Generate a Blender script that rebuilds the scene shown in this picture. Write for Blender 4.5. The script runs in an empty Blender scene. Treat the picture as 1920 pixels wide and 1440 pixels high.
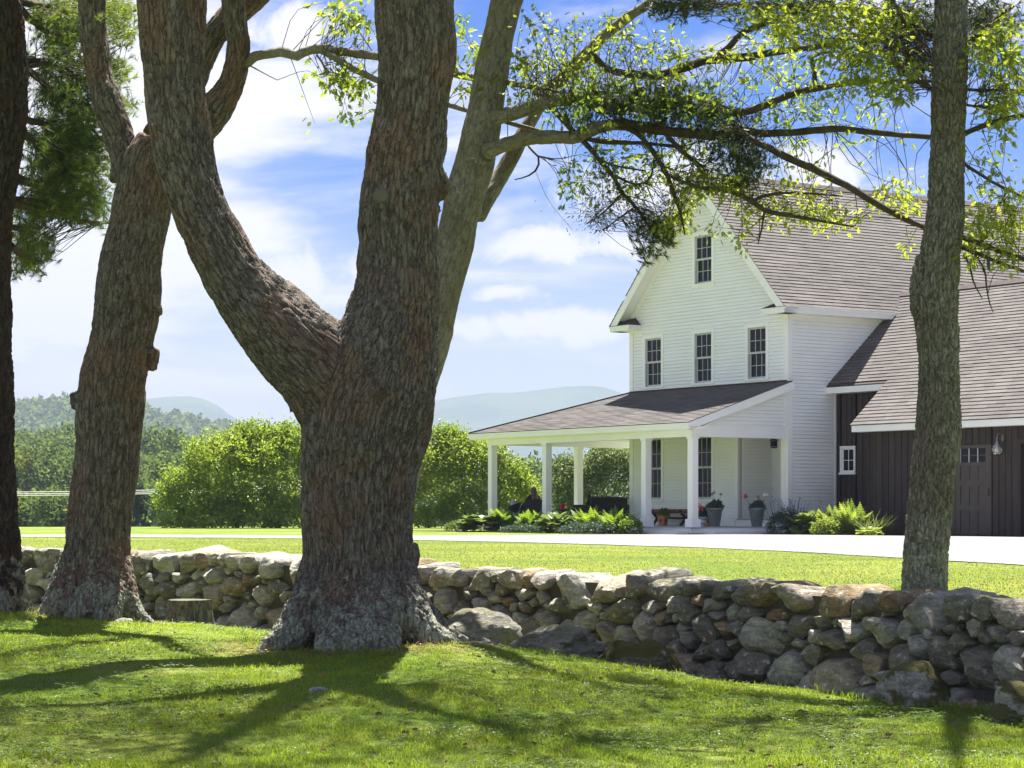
import bpy, bmesh, math, random
import numpy as np
from mathutils import Vector, Matrix

random.seed(11)
RS = np.random.RandomState(11)
sc = bpy.context.scene
COL = sc.collection
rad = math.radians

# ---------------------------------------------------------------- camera, sky, sun, exposure
F, CX, HY = 4050.0, 960.0, 953.0          # focal length and horizon of the photograph, in pixels of its 1920 width
cam = bpy.data.cameras.new('camera')
cam.sensor_width = 36.0
cam.lens = F * 36.0 / 1920.0
cam.shift_y = (HY - 720.0) / 1920.0
cam.clip_start = 0.1
cam.clip_end = 20000.0
camo = bpy.data.objects.new('camera', cam)
camo.rotation_euler = (rad(90), 0, 0)
COL.objects.link(camo)
sc.camera = camo

SUN_EL, SUN_AZ = rad(65.0), rad(10.6)      # high sun ahead, a little right of the view
CS = 4.37
HAZE = 0.00025
SKY_SAT, SKY_VAL, CLOUD, VEIL, BIG0 = 1.9, 0.41, 3.65, 0.46, 0.465
SKY_STRENGTH, SUN_STRENGTH, EXPOSURE = 0.070, 5.0, 2.2
world = bpy.data.worlds.new('World')
sc.world = world
world.use_nodes = True
wn, wl = world.node_tree.nodes, world.node_tree.links
wn.clear()
w_out = wn.new('ShaderNodeOutputWorld')
w_bg = wn.new('ShaderNodeBackground')
w_bg.inputs['Strength'].default_value = SKY_STRENGTH
sky = wn.new('ShaderNodeTexSky')
sky.sky_type = 'NISHITA'
sky.sun_disc = False
sky.sun_elevation = SUN_EL
sky.sun_rotation = SUN_AZ
sky.altitude = 300
sky.air_density = 1.0
sky.dust_density = 0.6
sky.ozone_density = 2.0
w_hsv = wn.new('ShaderNodeHueSaturation')
w_hsv.inputs['Hue'].default_value = 0.522
w_hsv.inputs['Saturation'].default_value = SKY_SAT
w_hsv.inputs['Value'].default_value = SKY_VAL
wl.new(sky.outputs[0], w_hsv.inputs['Color'])
tc = wn.new('ShaderNodeTexCoord')
def wmath(op, a, b=None, clamp=False):
    n = wn.new('ShaderNodeMath'); n.operation = op; n.use_clamp = clamp
    for i, v in enumerate((a, b)):
        if v is None: continue
        if isinstance(v, (int, float)): n.inputs[i].default_value = v
        else: wl.new(v, n.inputs[i])
    return n.outputs[0]
def wnoise(loc, scl, scale, detail, rough, dist=0.0):
    m = wn.new('ShaderNodeMapping')
    m.inputs['Location'].default_value = loc
    m.inputs['Scale'].default_value = scl
    wl.new(tc.outputs['Generated'], m.inputs['Vector'])
    n = wn.new('ShaderNodeTexNoise')
    n.inputs['Scale'].default_value = scale
    n.inputs['Detail'].default_value = detail
    n.inputs['Roughness'].default_value = rough
    n.inputs['Distortion'].default_value = dist
    wl.new(m.outputs[0], n.inputs['Vector'])
    return n.outputs[0]
def wramp(v, lo, hi):
    r = wn.new('ShaderNodeMapRange'); r.interpolation_type = 'SMOOTHSTEP'
    r.inputs['From Min'].default_value = lo; r.inputs['From Max'].default_value = hi
    wl.new(v, r.inputs['Value'])
    return r.outputs[0]
sep = wn.new('ShaderNodeSeparateXYZ')
wl.new(tc.outputs['Generated'], sep.inputs[0])
sx, sy, sz = sep.outputs
c_big = wramp(wnoise((CS, 0.4, 1.2), (1, 1, 3.2), 4.6, 9, 0.56, 0.3), BIG0, BIG0+0.17)
c_thin = wramp(wnoise((0.3, 2.1, 5.0), (1, 1, 5.0), 6.0, 10, 0.62, 0.6), 0.46, 0.78)
low = wramp(sz, 0.17, 0.015)                        # more and thinner cloud towards the horizon
veil = wmath('MULTIPLY', low, VEIL)
cl = wmath('MAXIMUM', c_big, wmath('MULTIPLY', c_thin, 0.75))
cl = wmath('ADD', cl, veil, True)
def puff(x, y, rx, ry, seed):                       # one fair-weather cloud in a given direction of the sky
    ax, ez = (x - CX) / F, (HY - y) / F
    dx = wmath('DIVIDE', wmath('SUBTRACT', wmath('DIVIDE', sx, sy), ax), rx / F)
    dz = wmath('DIVIDE', wmath('SUBTRACT', wmath('DIVIDE', sz, sy), ez), ry / F)
    r = wmath('SQRT', wmath('ADD', wmath('MULTIPLY', dx, dx), wmath('MULTIPLY', dz, dz)))
    n = wnoise((seed, 0, 0), (1, 1, 1), 22.0, 10, 0.66, 0.5)
    v = wramp(wmath('ADD', r, wmath('MULTIPLY', wmath('SUBTRACT', n, 0.5), 3.4)), 1.25, 0.35)
    return wmath('MULTIPLY', v, wramp(sy, 0.2, 0.5))
for p in ((1530, 322, 120, 60, 2.0), (1240, 345, 190, 90, 5.0), (1080, 465, 190, 42, 9.0), (940, 545, 90, 30, 3.3), (560, 60, 130, 70, 7.7), (1000, 610, 260, 34, 1.4), (520, 520, 200, 90, 6.1)):
    cl = wmath('MAXIMUM', cl, puff(*p))
w_mix = wn.new('ShaderNodeMix'); w_mix.data_type = 'RGBA'
wl.new(cl, w_mix.inputs['Factor'])
w_tint = wn.new('ShaderNodeMix'); w_tint.data_type = 'RGBA'; w_tint.blend_type = 'MULTIPLY'; w_tint.inputs['Factor'].default_value = 1.0
wl.new(w_hsv.outputs[0], w_tint.inputs[6]); w_tint.inputs[7].default_value = (1.0, 0.87, 1.0, 1)
wl.new(w_tint.outputs[2], w_mix.inputs[6])
w_mix.inputs[7].default_value = (CLOUD, CLOUD*0.985, CLOUD*1.03, 1)
wl.new(w_mix.outputs[2], w_bg.inputs['Color'])
wl.new(w_bg.outputs[0], w_out.inputs['Surface'])

sun = bpy.data.lights.new('sun', 'SUN')
sun.energy = SUN_STRENGTH
sun.angle = rad(0.53)
sun.color = (1.0, 0.955, 0.88)
suno = bpy.data.objects.new('sun', sun)
tosun = Vector((math.sin(SUN_AZ) * math.cos(SUN_EL), math.cos(SUN_AZ) * math.cos(SUN_EL), math.sin(SUN_EL)))
suno.rotation_euler = tosun.to_track_quat('Z', 'Y').to_euler()
suno.location = (0, 20, 60)
COL.objects.link(suno)

sc.view_settings.view_transform = 'Standard'
sc.view_settings.look = 'None'
sc.view_settings.gamma = 1.0
sc.view_settings.use_curve_mapping = False
sc.view_settings.exposure = EXPOSURE
sc.render.engine = 'CYCLES'
sc.cycles.use_denoising = True
sc.cycles.denoiser = 'OPENIMAGEDENOISE'
sc.cycles.max_bounces = 8
sc.cycles.diffuse_bounces = 4
sc.cycles.transmission_bounces = 4
sc.cycles.volume_bounces = 1
sc.cycles.transparent_max_bounces = 8
sc.cycles.sample_clamp_indirect = 8.0

# ---------------------------------------------------------------- small helpers
def at(x, y, d):
    """A point d metres ahead of the lens, seen at photograph pixel (x, y)."""
    return np.array(((x - CX) / F * d, d, (HY - y) / F * d))

def tag(o, label=None, cat=None, group=None, kind=None):
    if label: o['label'] = label
    if cat: o['category'] = cat
    if group: o['group'] = group
    if kind: o['kind'] = kind
    return o

def empty(name, loc=(0, 0, 0), rz=0.0):
    o = bpy.data.objects.new(name, None)
    o.empty_display_size = 0.2
    o.location = tuple(float(v) for v in loc)
    o.rotation_euler = (0, 0, rz)
    COL.objects.link(o)
    return o

def make_mesh(name, verts, faces, mat=None, smooth=False, attrs=None):
    """verts (N,3); faces: an (M,k) array or a list of such arrays. attrs: {name: (N,) or (N,3)} on points."""
    me = bpy.data.meshes.new(name)
    verts = np.asarray(verts, dtype=np.float32)
    if not isinstance(faces, list): faces = [faces]
    faces = [np.asarray(f, dtype=np.int32) for f in faces if len(f)]
    me.vertices.add(len(verts)); me.vertices.foreach_set('co', verts.ravel())
    nl = sum(f.size for f in faces); nf = sum(len(f) for f in faces)
    me.loops.add(nl); me.polygons.add(nf)
    me.loops.foreach_set('vertex_index', np.concatenate([f.ravel() for f in faces]))
    tot = np.concatenate([np.full(len(f), f.shape[1], np.int32) for f in faces])
    me.polygons.foreach_set('loop_start', np.concatenate([[0], np.cumsum(tot)[:-1]]).astype(np.int32))
    me.polygons.foreach_set('loop_total', tot)
    me.update(calc_edges=True)
    me.polygons.foreach_set('use_smooth', np.full(nf, bool(smooth)))
    if smooth and not isinstance(smooth, bool): me.set_sharp_from_angle(angle=rad(smooth))
    for k, v in (attrs or {}).items():
        v = np.asarray(v, np.float32)
        a = me.attributes.new(k, 'FLOAT' if v.ndim == 1 else 'FLOAT_VECTOR', 'POINT')
        a.data.foreach_set('value' if v.ndim == 1 else 'vector', v.ravel())
    if mat: me.materials.append(mat)
    return me

def add(name, me, parent=None, loc=None, rot=None, scale=None):
    o = bpy.data.objects.new(name, me)
    COL.objects.link(o)
    if parent: o.parent = parent
    if loc is not None: o.location = tuple(float(v) for v in loc)
    if rot is not None: o.rotation_euler = rot
    if scale is not None: o.scale = scale if hasattr(scale, '__len__') else (scale,) * 3
    return o

def copy_tree(o, parent=None):
    c = o.copy(); COL.objects.link(c)
    if parent: c.parent = parent
    for ch in list(o.children): copy_tree(ch, c)
    return c

class MB:
    """Collects polygons and links them as ONE mesh object."""
    def __init__(s): s.v, s.f, s.n = [], {}, 0
    def add(s, verts, faces):
        verts = np.asarray(verts, float).reshape(-1, 3)
        for f in faces: s.f.setdefault(len(f), []).append([i + s.n for i in f])
        s.v.append(verts); s.n += len(verts); return s
    def arr(s, verts, quads):
        verts = np.asarray(verts, float).reshape(-1, 3); quads = np.asarray(quads)
        s.f.setdefault(quads.shape[1], []).extend((quads + s.n).tolist())
        s.v.append(verts); s.n += len(verts); return s
    def box(s, a, b):
        (x0, y0, z0), (x1, y1, z1) = np.minimum(a, b), np.maximum(a, b)
        return s.add([(x0,y0,z0),(x1,y0,z0),(x1,y1,z0),(x0,y1,z0),(x0,y0,z1),(x1,y0,z1),(x1,y1,z1),(x0,y1,z1)],
                     [(0,3,2,1),(4,5,6,7),(0,1,5,4),(1,2,6,5),(2,3,7,6),(3,0,4,7)])
    def prism(s, poly, ext):
        """Planar polygon (k,3) pushed by the vector ext."""
        p = np.asarray(poly, float); k = len(p); e = np.asarray(ext, float)
        n = np.zeros(3)
        for i in range(k): n += np.cross(p[i], p[(i+1) % k])
        if np.dot(n, e) > 0: p = p[::-1]
        fs = [tuple(range(k)), tuple(range(2*k-1, k-1, -1))]
        for i in range(k): j = (i+1) % k; fs.append((i, i+k, j+k, j))
        return s.add(np.vstack([p, p + e]), fs)
    def bar(s, a, b, w, h, up=(0, 0, 1)):
        a, b, up = np.asarray(a, float), np.asarray(b, float), np.asarray(up, float)
        d = (b - a) / np.linalg.norm(b - a); sd = np.cross(d, up); sd /= np.linalg.norm(sd); uu = np.cross(sd, d)
        c = [a - sd*w/2 - uu*h/2, a + sd*w/2 - uu*h/2, a + sd*w/2 + uu*h/2, a - sd*w/2 + uu*h/2]
        return s.prism(c, b - a)
    def lathe(s, prof, n=16, c=(0, 0, 0)):
        v, f = [], []
        for r, z in prof:
            for i in range(n):
                t = 2*math.pi*i/n; v.append((c[0]+r*math.cos(t), c[1]+r*math.sin(t), c[2]+z))
        for j in range(len(prof)-1):
            for i in range(n):
                k = (i+1) % n; f.append((j*n+i, j*n+k, (j+1)*n+k, (j+1)*n+i))
        f.append(tuple(range(n-1, -1, -1))); f.append(tuple((len(prof)-1)*n+i for i in range(n)))
        return s.add(v, f)
    def tube(s, pts, r, n=8):
        v, q = tube(pts, r, n); s.arr(v, q)
        s.f.setdefault(n, []).append([s.n-len(v)+i for i in range(n-1, -1, -1)])
        s.f.setdefault(n, []).append([s.n-n+i for i in range(n)])
        return s
    def mesh(s, name, mat=None, smooth=False):
        return make_mesh(name, np.vstack(s.v), [np.array(f) for f in s.f.values()], mat, smooth)
    def build(s, name, mat, parent=None, smooth=False, bevel=0.0):
        o = add(name, s.mesh(name, mat, smooth), parent)
        if bevel:
            m = o.modifiers.new('bevel', 'BEVEL'); m.width = bevel; m.segments = 2; m.limit_method = 'ANGLE'
        return o

def resample(pts, n):
    """Catmull-Rom through rows (any width), n rows out."""
    p = np.asarray(pts, float)
    if len(p) == 2: return p[0] + (p[1]-p[0]) * np.linspace(0, 1, n)[:, None]
    q = np.vstack([2*p[0]-p[1], p, 2*p[-1]-p[-2]])
    seg = np.linalg.norm(np.diff(p[:, :3], axis=0), axis=1); cum = np.concatenate([[0], np.cumsum(seg)])
    t = np.linspace(0, cum[-1], n); k = np.clip(np.searchsorted(cum, t, 'right')-1, 0, len(p)-2)
    u = ((t - cum[k]) / np.maximum(seg[k], 1e-9))[:, None]
    a, b, c, d = q[k], q[k+1], q[k+2], q[k+3]
    return 0.5*((2*b) + (c-a)*u + (2*a-5*b+4*c-d)*u**2 + (3*b-a-3*c+d)*u**3)

def frames(p):
    t = np.gradient(p, axis=0); t /= np.maximum(np.linalg.norm(t, axis=1)[:, None], 1e-9)
    ref = np.array((0, -1, 0.0)) if abs(t[0][1]) < 0.9 else np.array((1, 0, 0.0))
    n = ref - t[0]*np.dot(ref, t[0]); n /= np.linalg.norm(n)
    N = [n]
    for i in range(1, len(p)):
        n = n - t[i]*np.dot(n, t[i]); n = n/np.linalg.norm(n); N.append(n)
    N = np.array(N); return t, N, np.cross(t, N)

def tube(pts, r, n=8):
    p = np.asarray(pts, float)[:, :3]; r = np.broadcast_to(np.asarray(r, float), (len(p),))
    t, N, B = frames(p)
    a = np.arange(n)*2*math.pi/n
    v = p[:, None] + r[:, None, None]*(np.cos(a)[None, :, None]*N[:, None] + np.sin(a)[None, :, None]*B[:, None])
    i = np.arange(len(p)-1)[:, None]*n; j = np.arange(n)[None]; k = (j+1) % n
    q = np.stack([i+j, i+k, i+n+k, i+n+j], -1).reshape(-1, 4)
    return v.reshape(-1, 3), q

# ---- noise for shaping geometry
def _h(ix, iy, iz, seed):
    h = (ix.astype(np.int64)*374761393 + iy.astype(np.int64)*668265263 + iz.astype(np.int64)*2147483647 + seed*974711) & 0xffffffff
    h = ((h ^ (h >> 13))*1274126177) & 0xffffffff
    h = ((h ^ (h >> 16))*2246822519) & 0xffffffff
    return ((h ^ (h >> 15)) & 0xffffff)/float(0xffffff)
def vnoise(p, seed=0):
    i = np.floor(p).astype(np.int64); f = p-i; f = f*f*(3-2*f); o = 0
    for a in (0, 1):
        for b in (0, 1):
            for c in (0, 1):
                w = (f[:, 0] if a else 1-f[:, 0])*(f[:, 1] if b else 1-f[:, 1])*(f[:, 2] if c else 1-f[:, 2])
                o = o + w*_h(i[:, 0]+a, i[:, 1]+b, i[:, 2]+c, seed)
    return o*2-1
def fbm(p, octs=4, seed=0, gain=0.5):
    o, a, s = 0, 1.0, 1.0
    for k in range(octs): o = o + a*vnoise(p*s, seed+k); a *= gain; s *= 2.03
    return o
def worley(p, seed=0):
    i = np.floor(p).astype(np.int64); f = p-i
    d1 = np.full(len(p), 9.0); d2 = np.full(len(p), 9.0); cid = np.zeros(len(p))
    for a in (-1, 0, 1):
        for b in (-1, 0, 1):
            for c in (-1, 0, 1):
                x, y, z = i[:, 0]+a, i[:, 1]+b, i[:, 2]+c
                d = np.sqrt((a+_h(x, y, z, seed)-f[:, 0])**2+(b+_h(x, y, z, seed+1)-f[:, 1])**2+(c+_h(x, y, z, seed+2)-f[:, 2])**2)
                m = d < d1
                d2 = np.where(m, d1, np.minimum(d2, d)); cid = np.where(m, _h(x, y, z, seed+3), cid); d1 = np.where(m, d, d1)
    return d1, d2, cid
def sstep(a, b, x):
    t = np.clip((x-a)/(b-a), 0, 1); return t*t*(3-2*t)

# ---------------------------------------------------------------- materials
class Mat:
    """A thin wrapper for node materials."""
    def __init__(s, name):
        s.m = bpy.data.materials.new(name); s.m.use_nodes = True
        s.n, s.l = s.m.node_tree.nodes, s.m.node_tree.links
        s.n.clear(); s.out = s.n.new('ShaderNodeOutputMaterial')
    def node(s, t, **kw):
        n = s.n.new(t)
        for k, v in kw.items(): setattr(n, k, v)
        return n
    def set(s, sock, v):
        if isinstance(v, bpy.types.NodeSocket): s.l.new(v, sock)
        elif isinstance(v, (tuple, list)) and len(v) == 3 and sock.type == 'RGBA': sock.default_value = (*v, 1)
        else: sock.default_value = v
    def coord(s, kind='Object', attr=None, scale=(1, 1, 1)):
        if attr: n = s.node('ShaderNodeAttribute', attribute_name=attr).outputs['Vector']
        elif kind == 'Position': n = s.node('ShaderNodeNewGeometry').outputs['Position']
        else: n = s.node('ShaderNodeTexCoord').outputs[kind]
        if scale != (1, 1, 1):
            m = s.node('ShaderNodeMapping'); m.inputs['Scale'].default_value = scale; s.l.new(n, m.inputs['Vector']); n = m.outputs[0]
        return n
    def attr(s, name, out='Fac'): return s.node('ShaderNodeAttribute', attribute_name=name).outputs[out]
    def rand(s): return s.node('ShaderNodeObjectInfo').outputs['Random']
    def noise(s, co, scale, detail=4, rough=0.55, dist=0.0, out=0):
        n = s.node('ShaderNodeTexNoise')
        s.set(n.inputs['Vector'], co); n.inputs['Scale'].default_value = scale; n.inputs['Detail'].default_value = detail
        n.inputs['Roughness'].default_value = rough; n.inputs['Distortion'].default_value = dist
        return n.outputs[out]
    def voro(s, co, scale, feature='F1', out='Distance', rnd=1.0):
        n = s.node('ShaderNodeTexVoronoi', feature=feature); s.set(n.inputs['Vector'], co); n.inputs['Scale'].default_value = scale
        n.inputs['Randomness'].default_value = rnd
        return n.outputs[out]
    def ramp(s, v, lo, hi, a=0.0, b=1.0):
        n = s.node('ShaderNodeMapRange', interpolation_type='SMOOTHSTEP'); s.set(n.inputs['Value'], v)
        for k, x in (('From Min', lo), ('From Max', hi), ('To Min', a), ('To Max', b)): n.inputs[k].default_value = x
        return n.outputs[0]
    def math(s, op, a, b=0.0, clamp=False):
        n = s.node('ShaderNodeMath', operation=op); n.use_clamp = clamp; s.set(n.inputs[0], a); s.set(n.inputs[1], b); return n.outputs[0]
    def mix(s, f, a, b, mode='MIX'):
        n = s.node('ShaderNodeMix', data_type='RGBA', blend_type=mode)
        s.set(n.inputs['Factor'], f); s.set(n.inputs[6], a); s.set(n.inputs[7], b); return n.outputs[2]
    def hsv(s, c, h=0.5, sat=1.0, v=1.0):
        n = s.node('ShaderNodeHueSaturation'); s.set(n.inputs['Color'], c)
        s.set(n.inputs['Hue'], h); s.set(n.inputs['Saturation'], sat); s.set(n.inputs['Value'], v); return n.outputs[0]
    def bump(s, h, strength=0.5, dist=0.02, normal=None):
        n = s.node('ShaderNodeBump'); s.set(n.inputs['Height'], h); n.inputs['Strength'].default_value = strength
        n.inputs['Distance'].default_value = dist
        if normal is not None: s.l.new(normal, n.inputs['Normal'])
        return n.outputs[0]
    def pbr(s, color, rough=0.7, normal=None, spec=0.3, metal=0.0):
        n = s.node('ShaderNodeBsdfPrincipled'); s.set(n.inputs['Base Color'], color); s.set(n.inputs['Roughness'], rough)
        n.inputs['Specular IOR Level'].default_value = spec; n.inputs['Metallic'].default_value = metal
        if normal is not None: s.l.new(normal, n.inputs['Normal'])
        s.l.new(n.outputs[0], s.out.inputs['Surface']); s.p = n
        return s.m
    def leaf(s, color, trans, amount=0.45, rough=0.5, spec=0.25, normal=None):
        n = s.node('ShaderNodeBsdfPrincipled'); s.set(n.inputs['Base Color'], color); s.set(n.inputs['Roughness'], rough)
        n.inputs['Specular IOR Level'].default_value = spec
        t = s.node('ShaderNodeBsdfTranslucent'); s.set(t.inputs['Color'], trans)
        if normal is not None: s.l.new(normal, n.inputs['Normal'])
        m = s.node('ShaderNodeMixShader'); m.inputs[0].default_value = amount
        s.l.new(n.outputs[0], m.inputs[1]); s.l.new(t.outputs[0], m.inputs[2]); s.l.new(m.outputs[0], s.out.inputs['Surface'])
        return s.m

def plain(name, col, rough=0.6, var=0.12, scale=3.0, spec=0.3, bump=0.0, metal=0.0):
    M = Mat(name); co = M.coord('Object')
    n = M.noise(co, scale, 5)
    c = M.mix(1.0, col, M.ramp(n, 0.3, 0.7, 1-var, 1+var), 'MULTIPLY')
    nm = M.bump(M.noise(co, scale*12, 3), bump, 0.004) if bump else None
    return M.pbr(c, rough, nm, spec, metal)
# ================================================================ THE LAND
G = -0.70                                  # level of the yard round the house, below the eye
# front face of the stone wall: photograph column, distance, row of its top
WALL_PX = [(2400,14.6,1160),(2200,15.6,1146),(2050,16.6,1135),(1900,17.6,1124),(1800,18.25,1117),(1690,19.0,1109),(1600,19.6,1103),(1470,20.5,1095),(1280,21.8,1084),
           (1200,22.4,1080),(1050,23.3,1073),(900,24.0,1067),(780,24.7,1059),(566,26.2,1047),(400,27.4,1038),(250,28.5,1035),(40,30.0,1027),(-100,31.0,1024),(-400,33.2,1018)]
WALL = np.array([at(x, y, d) for x, d, y in WALL_PX])      # X, Y, top z
WALL = resample(WALL, 240)
W_S = np.concatenate([[0], np.cumsum(np.linalg.norm(np.diff(WALL[:, :2], axis=0), axis=1))])
W_T = np.gradient(WALL[:, :2], axis=0); W_T /= np.linalg.norm(W_T, axis=1)[:, None]
W_N = np.stack([W_T[:, 1], -W_T[:, 0]], 1)
W_N *= np.sign((W_N*(-WALL[:, :2])).sum(1))[:, None]       # towards the lens
WALL_THICK = 0.75

def wall_dist(X, Y):
    """Signed distance to the wall's front face (+ in front), and position along it."""
    X, Y = np.asarray(X, float).ravel(), np.asarray(Y, float).ravel()
    sd, ss = np.empty(len(X)), np.empty(len(X))
    for a in range(0, len(X), 20000):
        b = slice(a, a+20000)
        dx = X[b, None]-WALL[None, :, 0]; dy = Y[b, None]-WALL[None, :, 1]
        k = (dx*dx+dy*dy).argmin(1); i = np.arange(len(k))
        sd[b] = dx[i, k]*W_N[k, 0]+dy[i, k]*W_N[k, 1]
        ss[b] = W_S[k] + dx[i, k]*W_T[k, 0]+dy[i, k]*W_T[k, 1]
    return sd, ss

CTRL = [(-3.4,13.4,-1.62),(0,13.4,-1.63),(3.4,13.4,-1.63),(-3,8,-1.64),(3,8,-1.66),(0,0,-1.7),(-8,4,-1.66),(8,4,-1.72),
        (4.1,17.5,-1.66),(3.43,18.9,-1.69),(2.7,20.2,-1.70),(2.0,21.3,-1.69),(1.3,22.2,-1.63),(6,15.5,-1.68),(9,12,-1.7),
        (0.22,20.6,-1.38),(-0.4,20.0,-1.28),(-1.5,20.5,-1.33),(-2.3,20.2,-1.33),(-3.3,23.8,-1.30),(-5.1,24,-1.17),(-5.8,24.5,-1.16),(-8,25,-1.12),
        (-1.45,16.5,-1.42),(1.0,17.5,-1.50),(-2.75,17,-1.45),(-4.4,18.5,-1.36),(-5.2,21,-1.25),(2.3,17.2,-1.58),
        (-0.4,23.7,-1.55),(-2.3,25.6,-1.55),(-4,27,-1.52),(-6.6,29.6,-1.5),(0.5,23.1,-1.6),(-9,31,-1.5),(-12,28,-1.2),(-14,20,-1.25)]
_cp = np.array(CTRL); _cr = np.linalg.norm(_cp[:, None, :2]-_cp[None, :, :2], axis=-1)
_A = np.block([[_cr, np.ones((len(_cp), 1)), _cp[:, :2]], [np.ones((1, len(_cp))), np.zeros((1, 3))], [_cp[:, :2].T, np.zeros((2, 3))]])
_w = np.linalg.solve(_A + np.eye(len(_A))*np.r_[np.full(len(_cp), -0.02), 0, 0, 0], np.r_[_cp[:, 2], 0, 0, 0])
def gz_front(X, Y):
    r = np.sqrt((X[:, None]-_cp[None, :, 0])**2+(Y[:, None]-_cp[None, :, 1])**2)
    z = r@_w[:len(_cp)] + _w[-3] + X*_w[-2] + Y*_w[-1]
    p = np.stack([X, Y, 0*X], 1)
    z = z + 0.030*fbm(p*0.55, 3, 5) + 0.012*fbm(p*2.3, 2, 9)
    return np.clip(z, -2.6, -0.7)
def gz_yard(X, Y):
    d = np.hypot(X, Y)
    z = G - 0.13*sstep(36, 17, Y) + 0*X
    z = z + 0.015*fbm(np.stack([X, Y, 0*X], 1)*0.25, 2, 3)*sstep(55, 30, d)
    edge = 83 + 0.10*X
    drop = sstep(0, 60, Y-edge)
    z = z*(1-drop) + (-15.0)*drop
    far = sstep(230, 900, d)
    return z + far*6.0
def gz(X, Y):
    X, Y = np.asarray(X, float).ravel(), np.asarray(Y, float).ravel()
    sd, _ = wall_dist(X, Y)
    f = sstep(-0.5, -0.15, sd)
    near = Y < 60
    zf = np.full(len(X), -1.6)
    m = near & (f > 0)
    if m.any(): zf[m] = gz_front(X[m], Y[m])
    f = np.where(near, f, 0)
    return zf*f + gz_yard(X, Y)*(1-f)

def spaced(a, b, step): return np.arange(a, b, step)
gx = np.concatenate([-np.geomspace(16, 6500, 46)[::-1], spaced(-15.8, 11, 0.2), np.geomspace(11.2, 6500, 48)])
gy = np.concatenate([[-400, -120, -40, -15, -5, 0, 4, 7], spaced(8, 44, 0.2), spaced(44, 100, 1.0), np.geomspace(101, 6500, 50)])
XX, YY = np.meshgrid(gx, gy)
gxv, gyv = XX.ravel(), YY.ravel()
gzv = gz(gxv, gyv)
nx, ny = len(gx), len(gy)
i = np.arange(ny-1)[:, None]*nx; j = np.arange(nx-1)[None]
gq = np.stack([i+j, i+j+1, i+j+1+nx, i+j+nx], -1).reshape(-1, 4)

TREE_MAIN = at(662, 1215, 20.5); TREE_LEFT = at(170, 1150, 24.0); TREE_EDGE = at(-10, 1140, 24.5)
TREE_GREY = at(712, 1075, 24.0); TREE_RIGHT = at(1733, 1113, 21.0)

g_sd, _ = wall_dist(gxv, gyv)
bare = np.zeros(len(gxv))
for T, r0, r1 in ((TREE_MAIN, 0.55, 1.35), (TREE_LEFT, 0.4, 1.05), (TREE_EDGE, 0.3, 0.9), (TREE_GREY, 0.5, 1.2)):
    bare = np.maximum(bare, sstep(r1, r0, np.hypot(gxv-T[0], gyv-T[1])))
bare = np.maximum(bare, sstep(0.75, 0.25, g_sd)*sstep(-0.8, -0.4, g_sd)*(gyv > 20.6)*(gyv < 60))
bare *= sstep(-0.35, 0.25, fbm(np.stack([gxv, gyv, 0*gxv], 1)*1.9, 3, 21)+0.25)

M = Mat('lawn_soil')
co = M.coord('Position')
big = M.noise(co, 0.55, 4); mid = M.noise(co, 3.2, 5, 0.6); fine = M.noise(co, 38, 4, 0.7)
c = M.mix(M.ramp(big, 0.35, 0.66), (0.095, 0.150, 0.020), (0.170, 0.200, 0.034))
c = M.mix(M.math('MULTIPLY', M.ramp(mid, 0.5, 0.75), 0.5), c, (0.19, 0.185, 0.055))
c = M.mix(1.0, c, M.ramp(fine, 0.25, 0.75, 0.65, 1.35), 'MULTIPLY')
dirt = M.mix(M.ramp(fine, 0.3, 0.7), (0.13, 0.062, 0.030), (0.21, 0.125, 0.07))
c = M.mix(M.attr('bare'), c, dirt)
MAT_LAWN = M.pbr(c, 0.95, M.bump(M.math('ADD', fine, M.math('MULTIPLY', mid, 1.5)), 0.8, 0.05), 0.1)
lawn = add('lawn', make_mesh('lawn', np.stack([gxv, gyv, gzv], 1), gq, MAT_LAWN, True, {'bare': bare}))
tag(lawn, kind='structure')

# ---- the pale gravel driveway, a sheet lying on the lawn
near_e = [(2600,1093),(2250,1080),(1920,1061),(1750,1051),(1500,1036),(1300,1027),(1100,1021),(900,1016),(700,1012),(560,1010),(300,1008.5),(40,1007.5),(-300,1006.5)]
far_e = [(2600,1021),(2250,1015),(1920,1007.5),(1750,1006.0),(1500,1003.5),(1300,1002.5),(1100,1003.2),(900,1004.5),(700,1005),(560,1004.5),(300,1003.4),(40,1003),(-300,1002.7)]
def on_yard(x, y):
    z = G
    for _ in range(8):
        d = -z*F/(y-HY); z = float(gz_yard(np.array([(x-CX)/F*d]), np.array([d]))[0])
    return ((x-CX)/F*d, d)
ne = resample([(*on_yard(x, y), 0) for x, y in near_e], 480); fe = resample([(*on_yard(x, y), 0) for x, y in far_e], 480)
_e = np.arange(480)*0.6
for A_, sg in ((ne, -1), (fe, 1)):                 # ragged edges
    A_[:, 1] += 0.10*fbm(np.c_[_e*2.3, 0*_e, 0*_e+sg], 3, 17)
t = np.linspace(0, 1, 14)[None, :, None]
dv = (ne[:, None]*(1-t)+fe[:, None]*t).reshape(-1, 3)
dv[:, 2] = gz_yard(dv[:, 0], dv[:, 1])+0.012
i = np.arange(479)[:, None]*14; j = np.arange(13)[None]
dq = np.stack([i+j, i+14+j, i+15+j, i+j+1], -1).reshape(-1, 4)
M = Mat('pale_gravel'); co = M.coord('Position')
c = M.mix(M.ramp(M.noise(co, 0.9, 5), 0.3, 0.7), (0.150, 0.144, 0.140), (0.200, 0.193, 0.188))
c = M.mix(1.0, c, M.ramp(M.noise(co, 32, 4, 0.75), 0.25, 0.75, 0.70, 1.25), 'MULTIPLY')
MAT_GRAVEL = M.pbr(c, 0.9, M.bump(M.noise(co, 60, 3), 0.5, 0.02), 0.2)
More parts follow.
